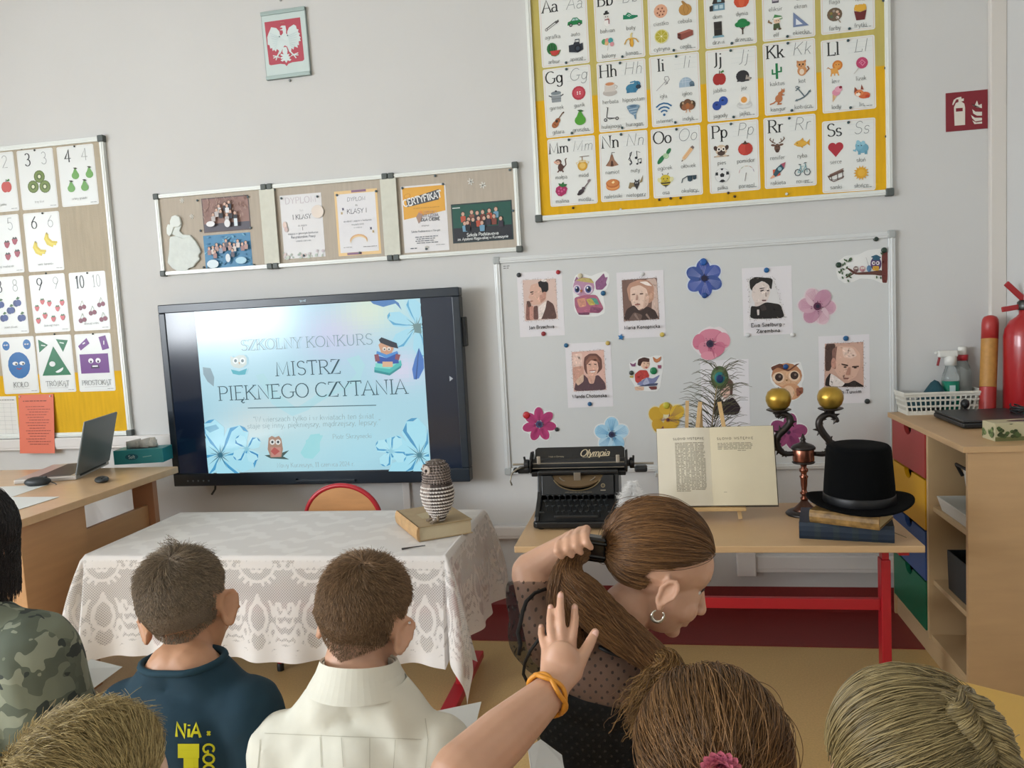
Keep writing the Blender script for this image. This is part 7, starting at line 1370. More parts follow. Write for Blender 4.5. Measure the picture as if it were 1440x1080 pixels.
MB().lathe([(.027, 0), (.029, .006), (.029, .12), (.024, .14), (.017, .158), (.017, .165)], n=20).build('bottle', CLR, t, smooth=True); MB().lathe([(.018, .163), (.0185, .18), (.017, .182)], n=18).build('collar', mat('collar_red', '#b02a34', .4), t, smooth=True); MB().lathe([(.0135, .181), (.0145, .185), (.0145, .205), (.012, .209)], n=16).build('cap', WP, t, smooth=True)
p = onZ(1354, 604, CZ); q1 = onZ(1333, 583, CZ); ly = min(q1.y-p.y, .3); lx = p.x
t = thing('black_laptop', 'closed black laptop lying on the cabinet behind the patterned box', 'laptop', (lx, p.y, CZ), .0)
MB().b2((0, 0, .003), (.26, ly, .022)).build('body', mat('laptop_black', '#1c1e20', .45), t, bevel=.006); MB().b2((.002, .002, .022), (.258, ly-.002, .030)).build('lid', mat('laptop_black2', '#232528', .4), t, bevel=.004)
p = onZ(1357, 578, CZ+.02); t = thing('webcam', 'small black webcam with cable between basket and black laptop', 'webcam', (p.x, p.y, CZ)); MB().ball((0, 0, .048), (.016, .016, .019), 14, 10).build('camera_ball', MBK, t, smooth=True); MB().tube([(0, 0, .034), (0, 0, .008)], .005, 8).build('neck', MBK, t); MB().lathe([(.016, 0), (.016, .006), (.01, .01)], n=14).build('stand', MBK, t); MB().tube([(-.01, 0, .006), (-.04, -.02, .004), (-.07, -.03, .004), (-.075, -.05, .004), (-.04, -.06, .004)], .0025, 6).build('cable', MBK, t)
p = onZ(1399, 621, CZ); q1 = onZ(1374, 613, CZ); L_, Wd, H_ = .115, .04, .058
rzb = math.atan2(q1.y-p.y, q1.x-p.x)-PI/2; t = thing('patterned_tissue_box', 'tissue box printed with dark green trees on cabinet corner', 'tissue box', (p.x, p.y, CZ), min(max(rzb, 0), .5)); MV = Vector((L_, Wd, 0)); MV.rotate(t.rotation_euler); t.location = Vector((p.x, p.y, CZ))+MV
MB().b2((-L_, -Wd, 0), (L_, Wd, H_)).build('box', mat('box_cream', '#b5ac8a', .55), t, bevel=.0015); d = Draw(.0001); d.t = Wd+.0004; rd = random.Random(4); d.rect(-L_, 0, L_, .014, '#6a6a40')
for x in (-.09, -.055, .0, .03, .075, .1):
    for k in range(14): d.ell(x+rd.uniform(-.014, .014), .012+abs(rd.gauss(0, 1))*.014, .007, .006, rd.choice(['#3a4424', '#4a5a30', '#2f3a20']), n=8)
d.v = [(min(max(x, -L_+.001), L_-.001), y, min(max(z, .001), H_-.002)) for x, y, z in d.v]; d.build('tree_print', t)
d = Draw(.0001); d.t = L_+.0004
for x in (-.03, .02):
    for k in range(12): d.ell(x+rd.uniform(-.014, .014), .012+abs(rd.gauss(0, 1))*.013, .007, .006, rd.choice(['#5a6a40', '#7a8a58', '#4a5a34']), n=8)
d.v = [(min(max(x, -Wd+.001), Wd-.001), y, min(max(z, .001), H_-.002)) for x, y, z in d.v]; o = d.build('side_print', t); o.rotation_euler = (0, 0, -PI/2)
MB().ball((0, 0, H_), (.06, .02, .0015), 16, 6).build('opening', MBK, t)
p = onY(1436, 572, -.35); t = MB()
t.tube([(.03*math.cos(a), .03*math.sin(a), .012+.003*math.sin(9*a)) for a in [2*PI*k/36 for k in range(36)]], [.011+.002*math.sin(9*2*PI*k/36) for k in range(36)], 10, closed=True); o = t.build('scrunchie', mat('scrunchie_teal', '#158a78', .8), smooth=True); o.location = (CX+.355, -.36, CZ); setp(o, 'turquoise hair scrunchie near the fire extinguisher', 'scrunchie')
mb = MB(); rd = random.Random(6)
for k in range(9): a = rd.uniform(0, 6.28); mb.tube([(.035*math.cos(a+j*.5)*(1-.05*j), .035*math.sin(a+j*.5), .03+.006*math.sin(j+k)+.003*k) for j in range(8)], .003, 6)
o = mb.build('cable_bundle', MBK); o.location = (CX+.355, -.36, CZ); setp(o, 'tangle of black cable on top of the turquoise scrunchie', 'cable')
# tube and fire extinguisher in the corner
R1 = mat('extinguisher_red', '#a32024', .3, coat=.3); TYy = -.16
def ct(px, py, Y=TYy): return onY(px, py, Y)
p0_, p1_ = ct(1388, 570), ct(1402, 444); t = thing('paper_tube', 'tall red and gold tube leaning in the corner beside the extinguisher', 'tube', (p0_.x, TYy, CZ)); ax = Vector((p1_.x-p0_.x, .06, p1_.z-CZ)); Lx = ax.length; axn = ax/Lx
R_ = .030
for nm, u0, u1, m_ in (('lower_end', 0, .27, mat('tube_red', '#a8322e', .4)), ('middle', .27, .76, mat('tube_gold', '#b07f3c', .55, var=.1, scale=60)), ('upper_end', .76, 1.0, mat('tube_red', '#a8322e', .4))):
    if nm == 'upper_end': MB().tube([axn*(Lx*u) for u in (u0, .92, .96, .985, 1.0)], [R_, R_, R_*.93, R_*.75, R_*.35], 20).build(nm, m_, t, smooth=True)
    else: MB().tube([axn*(Lx*u0)+Vector((0, 0, .001)), axn*(Lx*u1)], R_*.99, 20).build(nm, m_, t, auto=True)
e = ct(1441, 500, -.17); t = thing('fire_extinguisher', 'red fire extinguisher with black valve in the right corner', 'fire extinguisher', (e.x, -.17, CZ)); re = .072
zt = ct(1430, 462, -.17).z-CZ; MB().lathe([(re*.9, 0), (re, .012), (re, zt-.03), (re*.93, zt), (re*.7, zt+.03), (re*.4, zt+.045), (.02, zt+.055), (.02, zt+.075)], n=32).build('cylinder', R1, t, smooth=True)
MB().lathe([(.024, zt+.07), (.026, zt+.075), (.026, zt+.1), (.018, zt+.108)], n=18).build('valve', mat('valve_metal', '#4a4a48', .35, .7), t, smooth=True); MB().tube([(-.01, 0, zt+.092), (.06, 0, zt+.092)], .014, 12).build('gauge', MBK, t)
MB().bar((-.0, 0, zt+.105), (-.07, -.01, zt+.175), .022, .01, (0, 1, 0)).build('upper_lever', R1, t, bevel=.003); MB().bar((.0, 0, zt+.085), (-.085, -.01, zt+.075), .02, .008, (0, 1, 0)).build('lower_lever', R1, t, bevel=.003)
MB().b2((.055, -.03, zt-.1), (XR-e.x, .03, zt-.06)).build('wall_bracket', mat('bracket_steel', '#7a7a78', .4, .6), t)
# ------------------------------------------------------------------ people: one continuous skin mesh each, clothes and hair as children
def remesh(mb, name, voxel, smooth=6, fac=.5):
    me = bpy.data.meshes.new('tmp'); me.from_pydata(mb.v, [], mb.f); me.update()
    bm = bmesh.new(); bm.from_mesh(me); bmesh.ops.recalc_face_normals(bm, faces=bm.faces); bm.to_mesh(me); bm.free()
    o = bpy.data.objects.new('tmp', me); COL.objects.link(o)
    r = o.modifiers.new('r', 'REMESH'); r.mode = 'VOXEL'; r.voxel_size = voxel
    s = o.modifiers.new('s', 'SMOOTH'); s.iterations = smooth; s.factor = fac
    dg = bpy.context.evaluated_depsgraph_get(); dg.update(); out = bpy.data.meshes.new_from_object(o.evaluated_get(dg), depsgraph=dg); out.name = name
    bpy.data.objects.remove(o); bpy.data.meshes.remove(me); out.polygons.foreach_set('use_smooth', [True]*len(out.polygons)); return out
def cut(me, keep):
    bm = bmesh.new(); bm.from_mesh(me); bmesh.ops.delete(bm, geom=[f for f in bm.faces if not keep(f.calc_center_median())], context='FACES'); bm.to_mesh(me); bm.free(); return me
def slicep(me, co, no):
    bm = bmesh.new(); bm.from_mesh(me); bmesh.ops.bisect_plane(bm, geom=bm.verts[:]+bm.edges[:]+bm.faces[:], plane_co=co, plane_no=no, clear_outer=True); bm.to_mesh(me); bm.free()
    me.polygons.foreach_set('use_smooth', [True]*len(me.polygons)); return me
SKIN = mat('skin', '#bb8c6c', .5, var=.05, scale=18, sss=.12); SKIN2 = mat('skin_fair', '#c69a7f', .5, var=.05, scale=18, sss=.12)
def frame(pos, fwd, up):
    f = Vector(fwd).normalized(); u = Vector(up); r = f.cross(u).normalized(); u = r.cross(f)
    return Matrix(((r.x, f.x, u.x, pos[0]), (r.y, f.y, u.y, pos[1]), (r.z, f.z, u.z, pos[2]), (0, 0, 0, 1)))
CRC, CRR = Vector((0, -.014, .03)), Vector((.073, .090, .080))
def head_shapes(mb, neck=.11, nr=.042, ear=1.0, flare=26):
    mb.ball(CRC, CRR, 24, 16); mb.ball((0, .026, -.025), (.058, .058, .072), 20, 14); mb.ball((0, .03, -.066), (.043, .046, .034), 16, 10); mb.ball((0, .066, -.086), (.019, .016, .014), 12, 8)
    for s in (-1, 1):
        mb.ball((s*.030, .052, -.036), .027, 12, 8)
        R = Matrix.Rotation(s*math.radians(-flare), 3, 'Z') @ Matrix.Rotation(math.radians(-12), 3, 'X')
        E = Vector((s*.077, -.004, -.014)); mb.ball(E-Vector((s*.004, 0, 0)), (.0055*ear, .013*ear, .024*ear), 12, 10, R)
        ring = [E+ear*(R @ Vector((s*.004, (.0145 if math.sin(a) > -.2 else .0105)*math.cos(a)-.001, .027*math.sin(a)+.001))) for a in [2*PI*k/16 for k in range(16)]]; mb.tube(ring, .0042, 6, closed=True)
        mb.ball(E+R @ Vector((s*.001, .004, -.024)), (.005, .008, .008), 8, 6)
    mb.ball((0, .045, .028), (.054, .036, .045), 16, 10); mb.cone((0, .080, .0), (0, .098, -.034), .006, .0105, 10)
    for s in (-1, 1): mb.ball((s*.008, .092, -.037), .007, 8, 6)
    mb.ball((0, .080, -.058), (.020, .008, .0055), 10, 6); mb.ball((0, .079, -.067), (.017, .009, .006), 10, 6)
    mb.cone((0, -.008, -.03), (0, -.018, -.075), nr*.98, nr*.98, 16)
def face_parts(par, H, brow):
    for s in (-1, 1):
        m = MB(); m.M = H; m.ball((s*.029, .0600, .0), (.0125, .0085, .0075), 12, 8); m.build('eye', mat('eye_white', '#d9d4cc', .2), par, smooth=True)
        m = MB(); m.M = H; m.ball((s*.029, .0675, .0), (.0055, .0022, .0058), 10, 6); m.build('iris', mat('iris', '#3a3428', .15), par, smooth=True)
        m = MB(); m.M = H; m.tube([(s*.015, .0690, .003), (s*.022, .0715, .0070), (s*.031, .0705, .0080), (s*.041, .0640, .004)], [.001, .0016, .0018, .001], 6); m.build('eyelid', mat('lash', '#33241c', .6), par, smooth=True)
        m = MB(); m.M = H; m.tube([(s*.013, .0770, .021), (s*.027, .0745, .025), (s*.043, .062, .022)], [.0012, .0020, .001], 6); m.build('eyebrow', mat('brow_'+brow, brow, .8), par, smooth=True)
    m = MB(); m.M = H; m.tube([(-.015, .0795, -.0625), (0, .0855, -.0622), (.015, .0795, -.0625)], [.001, .0024, .001], 6); m.build('lips', mat('lips', '#a8645a', .45), par, smooth=True)
class Fig:
    def __init__(s, label, base, name='person', group=None):
        s.o = Vector(base); s.t = thing(name, label, 'person', base, 0, group); s.b = MB(); s.c = MB(); s.T = Matrix.Translation(-s.o)
    def loc(s, p): return Vector(p)-s.o
    def head(s, H, neck=.11, nr=.042, brow='#4a3528', k=.9, base=None, ear=1.0, flare=26):
        s.H = s.T @ H @ Matrix.Scale(k, 4); s.b.M = s.H; head_shapes(s.b, neck, nr/k, ear, flare); s.b.M = Matrix()
        if base is not None: s.b.cone(s.H @ Vector((0, -.014, -.055)), s.loc(base), nr*.98, nr*1.06, 16)
        face_parts(s.t, s.H, brow)
    def seat(s, B, sw, arms=True, k=1.0, cloth=.007, sleeve=.6, legs=True, drop=.0):
        "seated torso in body frame B (origin at the base of the neck)"
        Bm = s.T @ B
        for mb, i, ck in ((s.b, 0.0, False), (s.c, cloth, True)):
            mb.M = Bm
            [mb.cone((0, 0, -.045*k-drop*.35), (q*sw*.82, 0, -.045*k-drop), .044*k+i, .044*k+i, 16) for q in (-1, 1)]; mb.ball((0, .012, -.14*k-drop*.5), (sw*.93+i, .084*k+i, .135*k+i), 20, 14); mb.ball((0, -.014, -.09*k-drop*.7), (sw*.86+i, .062*k+i, .085*k+i), 20, 12)
            for q in (-1, 1): mb.cone((q*.012, -.008, .012*k), (q*sw*.62, 0, -.030*k-drop*.75), .040*k+i*.7, .036*k+i, 14)
            mb.ball((0, .012, -.29*k), (sw*.82+i, .078*k+i, .14*k+i), 18, 12); mb.ball((0, .0, -.41*k), (sw*.92+i, .10*k+i, .09*k+i), 18, 12)
            if arms:
                for q in (-1, 1):
                    S, E, Wp = Vector((q*sw, 0, -.052*k-drop)), Vector((q*(sw+.016), .04, -.25*k-drop*.5)), Vector((q*sw*.55, .21*k, -.25*k))
                    mb.ball(S, .046*k+i, 14, 10)
                    if ck: mb.cone(S, S.lerp(E, sleeve), .045*k+i+.003, .044*k+i+.004, 16); 
                    if ck and sleeve >= 1: mb.cone(E, E.lerp(Wp, .85), .042*k+i, .032*k+i, 14)
                    if not ck:
                        mb.cone(S, E, .041*k, .034*k, 16); mb.cone(E, Wp, .034*k, .023*k, 14); Dv = (Wp-E).normalized(); mb.ball(Wp+Dv*.035, (.027, .036, .013), 12, 8)
                        for j in range(4): a = Wp+Dv*.062+Vector((q*(j-1.5)*.0155, 0, 0)); mb.cone(a, a+Dv*.026+Vector((0, 0, -.006)), .0072, .0068, 8); mb.cone(a+Dv*.026+Vector((0, 0, -.006)), a+Dv*(.046-.004*abs(j-1.2))+Vector((0, 0, -.022)), .0068, .0058, 8)
                        a = Wp+Dv*.02+Vector((-q*.022, 0, 0)); mb.cone(a, a+Dv*.022+Vector((-q*.018, 0, -.004)), .0085, .0078, 8); mb.cone(a+Dv*.022+Vector((-q*.018, 0, -.004)), a+Dv*.045+Vector((-q*.022, 0, -.008)), .0078, .0065, 8)
        s.b.M = Matrix(); s.c.M = Matrix()
        if legs:
            hp = Bm @ Vector((0, 0, -.42*k)); f = (Bm.to_3x3() @ Vector((0, 1, 0))); f.z = 0; f.normalize(); r = Vector((f.y, -f.x, 0))
            for q in (-1, 1):
                h = hp+r*q*.065; kn = h+f*.33+r*q*.02; kn.z = max(hp.z-.01, .36); an = kn+f*.01; an.z = .06
                s.b.cone(h, kn, .068, .05, 14); s.b.cone(kn, an, .048, .032, 14); s.b.cone(an+Vector((0, 0, -.025)), an+f*.12+Vector((0, 0, -.035)), .033, .024, 10)
    def body(s, m, voxel=.005, smooth=5):
        me = remesh(s.b, 'body', voxel, smooth); me.materials.append(m); s.bm = link('body', me, s.t); return s.bm
    def cloth(s, name, m, keep=None, voxel=.006, smooth=6, planes=(), fold=.0035):
        me = remesh(s.c, name, voxel, smooth)
        if fold:
            from mathutils import noise
            nv = len(me.vertices); co = np.zeros(nv*3, np.float32); me.vertices.foreach_get('co', co); nm = np.zeros(nv*3, np.float32); me.vertex_normals.foreach_get('vector', nm); w_ = np.zeros(nv, np.float32)
            for i, (x, y, z) in enumerate(co.reshape(-1, 3).tolist()): w_[i] = noise.noise((x*11, y*11, z*6))+.6*noise.noise((x*24+5, y*24, z*9+x*14))+.5*(.5-abs(noise.noise((x*13+9, y*8, z*8-x*9))))
            me.vertices.foreach_set('co', co+nm*np.repeat(w_*fold, 3)); me.update()
        for co, no in planes: slicep(me, s.loc(co), no)
        if keep: cut(me, lambda p: keep(p+s.o))
        me.materials.append(m); o = link(name, me, s.t); return o
def hairmat(name, c1, c2, rough=.5):
    if name in MATS: return MATS[name]
    m = bpy.data.materials.new(name); m.use_nodes = True; nt = m.node_tree; b = nt.nodes['Principled BSDF']; hi = nt.nodes.new('ShaderNodeHairInfo'); mx = nt.nodes.new('ShaderNodeMix'); mx.data_type = 'RGBA'
    mx.inputs[6].default_value = (*lin(c1), 1); mx.inputs[7].default_value = (*lin(c2), 1); nt.links.new(hi.outputs['Random'], mx.inputs[0]); nt.links.new(mx.outputs[2], b.inputs['Base Color']); b.inputs['Roughness'].default_value = rough; b.inputs['Specular IOR Level'].default_value = .35
    MATS[name] = m; return m
def strands(name, S, par, m, rad=.00035, tip=.4):
    "S: array (n, k, 3) of strand points in the parent's space"
    S = np.asarray(S, np.float32); n, k, _ = S.shape; cu = bpy.data.hair_curves.new(name); cu.add_curves([k]*n); cu.attributes['position'].data.foreach_set('vector', S.reshape(-1))
    ra = cu.attributes.get('radius') or cu.attributes.new('radius', 'FLOAT', 'POINT'); r = np.tile(np.linspace(1, tip, k)*rad, n).astype(np.float32); ra.data.foreach_set('value', r)
    cu.materials.append(m); o = link(name, cu, par); o['kind'] = 'stuff'; return o
def rand_dirs(n, rg):
    v = rg.normal(size=(n, 3)); return v/np.linalg.norm(v, axis=1, keepdims=True)
def scalp_mask(d, low=-.62):
    x, y, z = d[:, 0], d[:, 1], d[:, 2]
    back = (y < .05) & (z > low+.12*np.abs(x)**3)
    ear = (np.abs(x) > .86) & (z < -.14) & (y > -.30)
    front = (y >= .05) & (z > .02+.62*(y-.05))
    return (back & ~ear) | front
def ell_pt(d, off=0.0): return np.array(CRC)+d*(np.array(CRR)+np.reshape(off, (-1, 1)) if np.ndim(off) else np.array(CRR)+off)
def to_world(H, P):
    M = np.array(H); return P @ M[:3, :3].T+M[:3, 3]
def slerp(a, b, t):
    om = np.arccos(np.clip((a*b).sum(-1, keepdims=True), -.9999, .9999)); return (np.sin((1-t)*om)*a+np.sin(t*om)*b)/np.sin(om)
def hair_cap(fig, m, low=-.6, off=.0015, fn=None, name='hair_cap'):
    mb = MB(); mb.ball((0, 0, 0), (1, 1, 1), 48, 36); v = np.array(mb.v); d = v/np.linalg.norm(v, axis=1, keepdims=True); P = ell_pt(d, off); mk = scalp_mask(d, low) if fn is None else fn(d)
    P = to_world(fig.H, P); me = bpy.data.meshes.new(name); fs = [f for f in mb.f if all(mk[i] for i in f)]; me.from_pydata([tuple(p) for p in P], [], fs); me.update(); bm = bmesh.new(); bm.from_mesh(me); bmesh.ops.delete(bm, geom=[q for q in bm.verts if not q.link_faces], context='VERTS'); bm.to_mesh(me); bm.free()
    me.polygons.foreach_set('use_smooth', [True]*len(me.polygons)); me.materials.append(m); return link(name, me, fig.t)
def short_hair(fig, m, n=14000, top=.026, side=.010, whorl=(.1, -.55, .83), seed=1, low=-.62, lift=.45, rad=.00035, sweep=None):
    rg = np.random.default_rng(seed); d = rand_dirs(n*3, rg); d = d[scalp_mask(d, low+rg.normal(0, .03))][:n]; k = 5; wv = np.array(whorl)/np.linalg.norm(whorl)
    L = side+(top-side)*np.clip((d[:, 2]-.15)/.6, 0, 1); L *= rg.uniform(.6, 1.15, len(d)); nz = np.clip((d[:, 2]+.62)/.45, .3, 1); L *= nz
    tang = d-wv*((d*wv).sum(1, keepdims=True)); tang = tang-d*((tang*d).sum(1, keepdims=True)); tang /= np.linalg.norm(tang, axis=1, keepdims=True)+1e-6
    if sweep is not None: sw_ = np.array(sweep, float); s2 = sw_-d*((d*sw_).sum(1, keepdims=True)); w_ = np.clip((d[:, 2:3]-.1)/.5, 0, 1); tang = tang*(1-w_)+s2*w_
    swirl = np.cross(d, tang); tang = tang+swirl*.35+rg.normal(0, .22, tang.shape); tang /= np.linalg.norm(tang, axis=1, keepdims=True)
    S = np.zeros((len(d), k, 3)); P0 = ell_pt(d, .0005)
    for i in range(k):
        t = i/(k-1); S[:, i] = P0+(tang*(t*(.55+.45*t))[..., None] if False else tang*t)*L[:, None]*.9+d*(lift*np.sin(t*1.4)*L[:, None]*(1-.35*t))+d*.001-d*(t*t*(L[:, None]**2)*3.2)
    return strands('hair', to_world(fig.H, S.reshape(-1, 3)).reshape(S.shape), fig.t, m, rad, .5)
def combed_hair(fig, m, target, n=9000, k=10, seed=1, low=-.5, rad=.0005, puff=.010, frizz=.004, fn=None, stop=.93, name='hair', thick=.004):
    rg = np.random.default_rng(seed); d = rand_dirs(n*4, rg); mk = scalp_mask(d, low) if fn is None else fn(d); d = d[mk][:n]; tg = np.array(target, float); tg /= np.linalg.norm(tg); S = np.zeros((len(d), k, 3)); lay = rg.uniform(0, 1, len(d)); ph = rg.uniform(0, 6.28, (len(d), 3)); fz = rg.exponential(1.0, (len(d), 1))*frizz
    tgj = tg+rg.normal(0, .06, d.shape); tgj /= np.linalg.norm(tgj, axis=1, keepdims=True)
    for i in range(k):
        t = i/(k-1)*stop; q = slerp(d, tgj, np.full((len(d), 1), t)); o = thick*lay+puff*np.sin(PI*min(t*1.1, 1))*lay**.5+.001
        S[:, i] = ell_pt(q, o)+np.sin(ph+t*5)*fz*t
    return strands(name, to_world(fig.H, S.reshape(-1, 3)).reshape(S.shape), fig.t, m, rad, .7)
def lock(fig, path, radii, n, m, name, rad=.0005, seed=1, frizz=.003, wave=0.0, tipjit=.0, k=None):
    "bundle of strands along a guide path (world points)"
    rg = np.random.default_rng(seed); P = [Vector(p) for p in path]; k = k or len(P)*4; Q = []; Rr = []
    for j in range(k):
        u = j/(k-1)*(len(P)-1); i = min(int(u), len(P)-2); f = u-i; p_, a, b, n_ = P[max(i-1, 0)], P[i], P[i+1], P[min(i+2, len(P)-1)]
        Q.append(.5*((2*a)+(b-p_)*f+(2*p_-5*a+4*b-n_)*f*f+(3*a-p_-3*b+n_)*f**3)); Rr.append(radii[i]*(1-f)+radii[i+1]*f)
    S = np.zeros((n, k, 3)); ang = rg.uniform(0, 6.28, n); rr = np.sqrt(rg.uniform(0, 1, n)); ph = rg.uniform(0, 6.28, n); off = rg.normal(0, tipjit, (n, 3)); ref = None
    for j in range(k):
        t = (Q[min(j+1, k-1)]-Q[max(j-1, 0)]).normalized()
        if ref is None: ref = Vector((0, 0, 1)) if abs(t.z) < .9 else Vector((1, 0, 0))
        x = (ref-t*ref.dot(t)).normalized(); ref = x; y = t.cross(x); a = ang+wave*j/k+.15*np.sin(ph+j*.5)
        S[:, j] = np.array(Q[j]-fig.o)+Rr[j]*(np.outer(np.cos(a)*rr, x)+np.outer(np.sin(a)*rr, y))+off*(j/k)**2+rg.normal(0, frizz*.12, (n, 3))+np.outer(np.sin(ph+j*.8), x)*frizz*.5
    return strands(name, S, fig.t, m, rad, .6)
def project(fig, o, draw, name, m, off=.0015):
    "lay flat print drawn in photo pixels onto a garment surface"
    from mathutils.bvhtree import BVHTree
    bv = BVHTree.FromPolygons([v.co for v in o.data.vertices], [p.vertices for p in o.data.polygons]); out = []
    c = CAMP-fig.o
    for x, y, z in draw.v:
        dv = ray(x, z).normalized(); h = bv.ray_cast(c, dv); out.append(tuple(h[0]-dv*(off+(-y)*.3)) if h[0] is not None else tuple(c+dv*1.15))
    draw.v = out; q = draw.build(name, fig.t, m); return q
FW = Vector((0, 1, 0))
def nape_hair(fig, m, capm, r=.046, z0=.012, z1=-.062, n=3600, seed=5, k=.86):
    "short fade on the upper neck"
    rg = np.random.default_rng(seed); th = rg.uniform(-1.25, 1.25, n); u = rg.uniform(0, 1, n); zz = z0+(z1-z0)*u*(1-.45*np.abs(th)/1.25)
    rz_ = r+.022*np.clip((zz+.045)/.057, 0, 1)**1.2; P0 = np.stack([rz_*np.sin(th)*1.06, -.012-rz_*np.cos(th)*(1+.30*np.clip((zz+.045)/.057, 0, 1)), zz], 1); nr = np.stack([np.sin(th), -np.cos(th), 0*th], 1); L = rg.uniform(.004, .008, n)*(1.1-.6*u); S = np.zeros((n, 4, 3))
    for i in range(4): q = i/3; S[:, i] = P0+nr*(.0006+.35*L*q)[:, None]+np.array([0, 0, -1.0])*(L*q)[:, None]+rg.normal(0, .0005, (n, 3))*q
    strands('nape_hair', to_world(fig.H, S.reshape(-1, 3)).reshape(S.shape), fig.t, m, .00034, .5)
def rib(fig, o, B, z, m, r=.0055, name='collar'):
    Bi = (fig.T @ B).inverted(); bm = bmesh.new(); bm.from_mesh(o.data); vs = [Bi @ v.co for v in bm.verts if v.is_boundary]; bm.free()
    vs = sorted([v for v in vs if v.z > -.1], key=lambda v: math.atan2(v.y, v.x)); n = 32; out = []
    for k in range(n):
        a = -PI+2*PI*(k+.5)/n; c = [v for v in vs if abs(math.atan2(v.y, v.x)-a) < PI/n*1.6]
        if c: out.append(sum(c, Vector())/len(c))
    MB().tube([fig.T @ B @ v for v in out], r, 8, closed=True).build(name, m, fig.t, smooth=True); return out
def hems(B, z=.022, tilt=-.16): return [(B @ Vector((0, 0, z)), B.to_3x3() @ Vector((0, tilt, 1)).normalized()), (B @ Vector((0, 0, -.50)), B.to_3x3() @ Vector((0, 0, -1)))]
# ---- boy in a teal T-shirt
h1 = atD(263, 857, 1.26); n1 = atD(262, 945, 1.222); f1 = Fig('boy with cropped dark hair in a teal T-shirt with yellow print', (h1.x, h1.y, 0), group='pupils watching')
H1 = frame(h1, Vector((-.22, 1, -.26)), Vector((-.22, .26, 1))); f1.head(H1, .13, .0355, '#3a2d24', .86, n1+Vector((0, .0, -.03)), 1.22, 42)
B1 = frame(n1, Vector((.0, 1, -.12)), Vector((-.04, .12, 1))); f1.seat(B1, .098, drop=.010)
f1.body(SKIN, .0042, 4)
TEE = mat('teal_jersey', '#0f303f', .9, var=.06, scale=30, bump=.35, bscale=25)
sh = f1.cloth('tshirt', TEE, planes=hems(B1, .022)); rib(f1, sh, B1, .022, mat('teal_rib', '#123543', .9))
hair_cap(f1, mat('cap_dark', '#75685a', .9), -.78, .0010); short_hair(f1, hairmat('hair_dark', '#55493c', '#9a8870'), 16000, .024, .006, seed=2, rad=.00034, low=-.80); nape_hair(f1, hairmat('hair_dark', '#55493c', '#9a8870'), None, .0455)
lock(f1, [f1.o+f1.H @ Vector(p) for p in ((.005, -.03, .108), (-.0, -.034, .117), (-.008, -.038, .124))], [.014, .012, .009], 45, hairmat('hair_dark', '#55493c', '#9a8870'), 'cowlick', .0004, 31, .003, tipjit=.006)
d = Draw(.0005)
YL = '#c9c41e'
def ptx(tx, x, y, h, rot=0.0, w=.2, wx=1.0):
    t0 = len(d.v); d.text(tx, 0, 0, h, YL, w, align='l', rot=0, wx=wx)
    for i in range(t0, len(d.v)): a, b, c_ = d.v[i]; d.v[i] = (x+a*math.cos(rot)+c_*math.sin(rot)*1, b, y+a*math.sin(rot)-c_*math.cos(rot))
ptx('NiA', 246, 1036, 19, .03, .2, .95); ptx('x', 291, 1034, 9, 0, .3); ptx('GOOD', 286, 1046, 15, PI/2, .2)
for (x0, y0, x1, y1) in ((250, 1046, 280, 1056), (250, 1056, 262, 1066), (262, 1056, 280, 1066), (258, 1066, 272, 1100), (272, 1066, 279, 1080)): d._add([(x0, y0), (x1, y0), (x1, y1), (x0, y1)], [(0, 1, 2, 3)], lin(YL))
project(f1, sh, d, 'shirt_print', vcmat('shirt_ink', .8))
# ---- boy in a white shirt
h2 = atD(513, 872, 1.20); n2 = atD(506, 974, 1.160); f2 = Fig('boy with short brown hair in a white collared shirt', (h2.x, h2.y, 0), group='pupils watching')
H2 = frame(h2, Vector((.10, 1, -.34)), Vector((.16, .34, 1))); f2.head(H2, .13, .043, '#4a3626', .88, n2+Vector((0, .022, -.03)), 1.12, 36)
B2 = frame(n2, Vector((-.05, 1, -.12)), Vector((.03, .12, 1))); f2.seat(B2, .112, sleeve=1.0, cloth=.011, drop=.036)
f2.body(SKIN2, .0045, 4)
WSH = mat('white_cotton', '#d6d4c6', .85, var=.03, scale=20, bump=.55, bscale=14)
sh2 = f2.cloth('shirt', WSH, planes=hems(B2, .026), fold=.0075)
N = 48
def cband(name, rings, smooth):
    cm = MB(); vs = []
    for (rx, ry, z, dz) in rings:
        for k in range(N): a = 2*PI*k/N; vs.append(f2.T @ B2 @ Vector((rx*math.cos(a), ry*math.sin(a)-.004, z+dz*math.sin(a))))
    cm.add(vs, [(i*N+k, i*N+(k+1) % N, (i+1)*N+(k+1) % N, (i+1)*N+k) for i in range(len(rings)-1) for k in range(N)]); o = cm.build(name, WSH, f2.t, smooth=smooth); md_ = o.modifiers.new('s', 'SOLIDIFY'); md_.thickness = .0025
cband('collar_stand', [(.062, .054, .006, .0), (.052, .048, .046, -.004)], True); cband('collar', [(.053, .049, .047, -.004), (.056, .052, .049, -.004), (.063, .059, .032, .002), (.076, .067, .010, .004)], False)
d = Draw(.0004); g_ = '#b3b09e'
for pts_ in ([(372, 1031), (440, 1034), (520, 1037), (598, 1040)], [(598, 1010), (602, 1040), (598, 1085)], [(366, 1040), (362, 1085)], [(450, 1036), (452, 1082)], [(480, 1037), (483, 1082)], [(520, 1038), (520, 1084)], [(556, 1040), (553, 1085)]):
    pts = []
    for a, b in zip(pts_[:-1], pts_[1:]): pts += [(a[0]+(b[0]-a[0])*k/14, a[1]+(b[1]-a[1])*k/14) for k in range(14)]
    d.line(pts, .9, g_)
project(f2, sh2, d, 'seam', vcmat('seam_ink', .9), .0008)
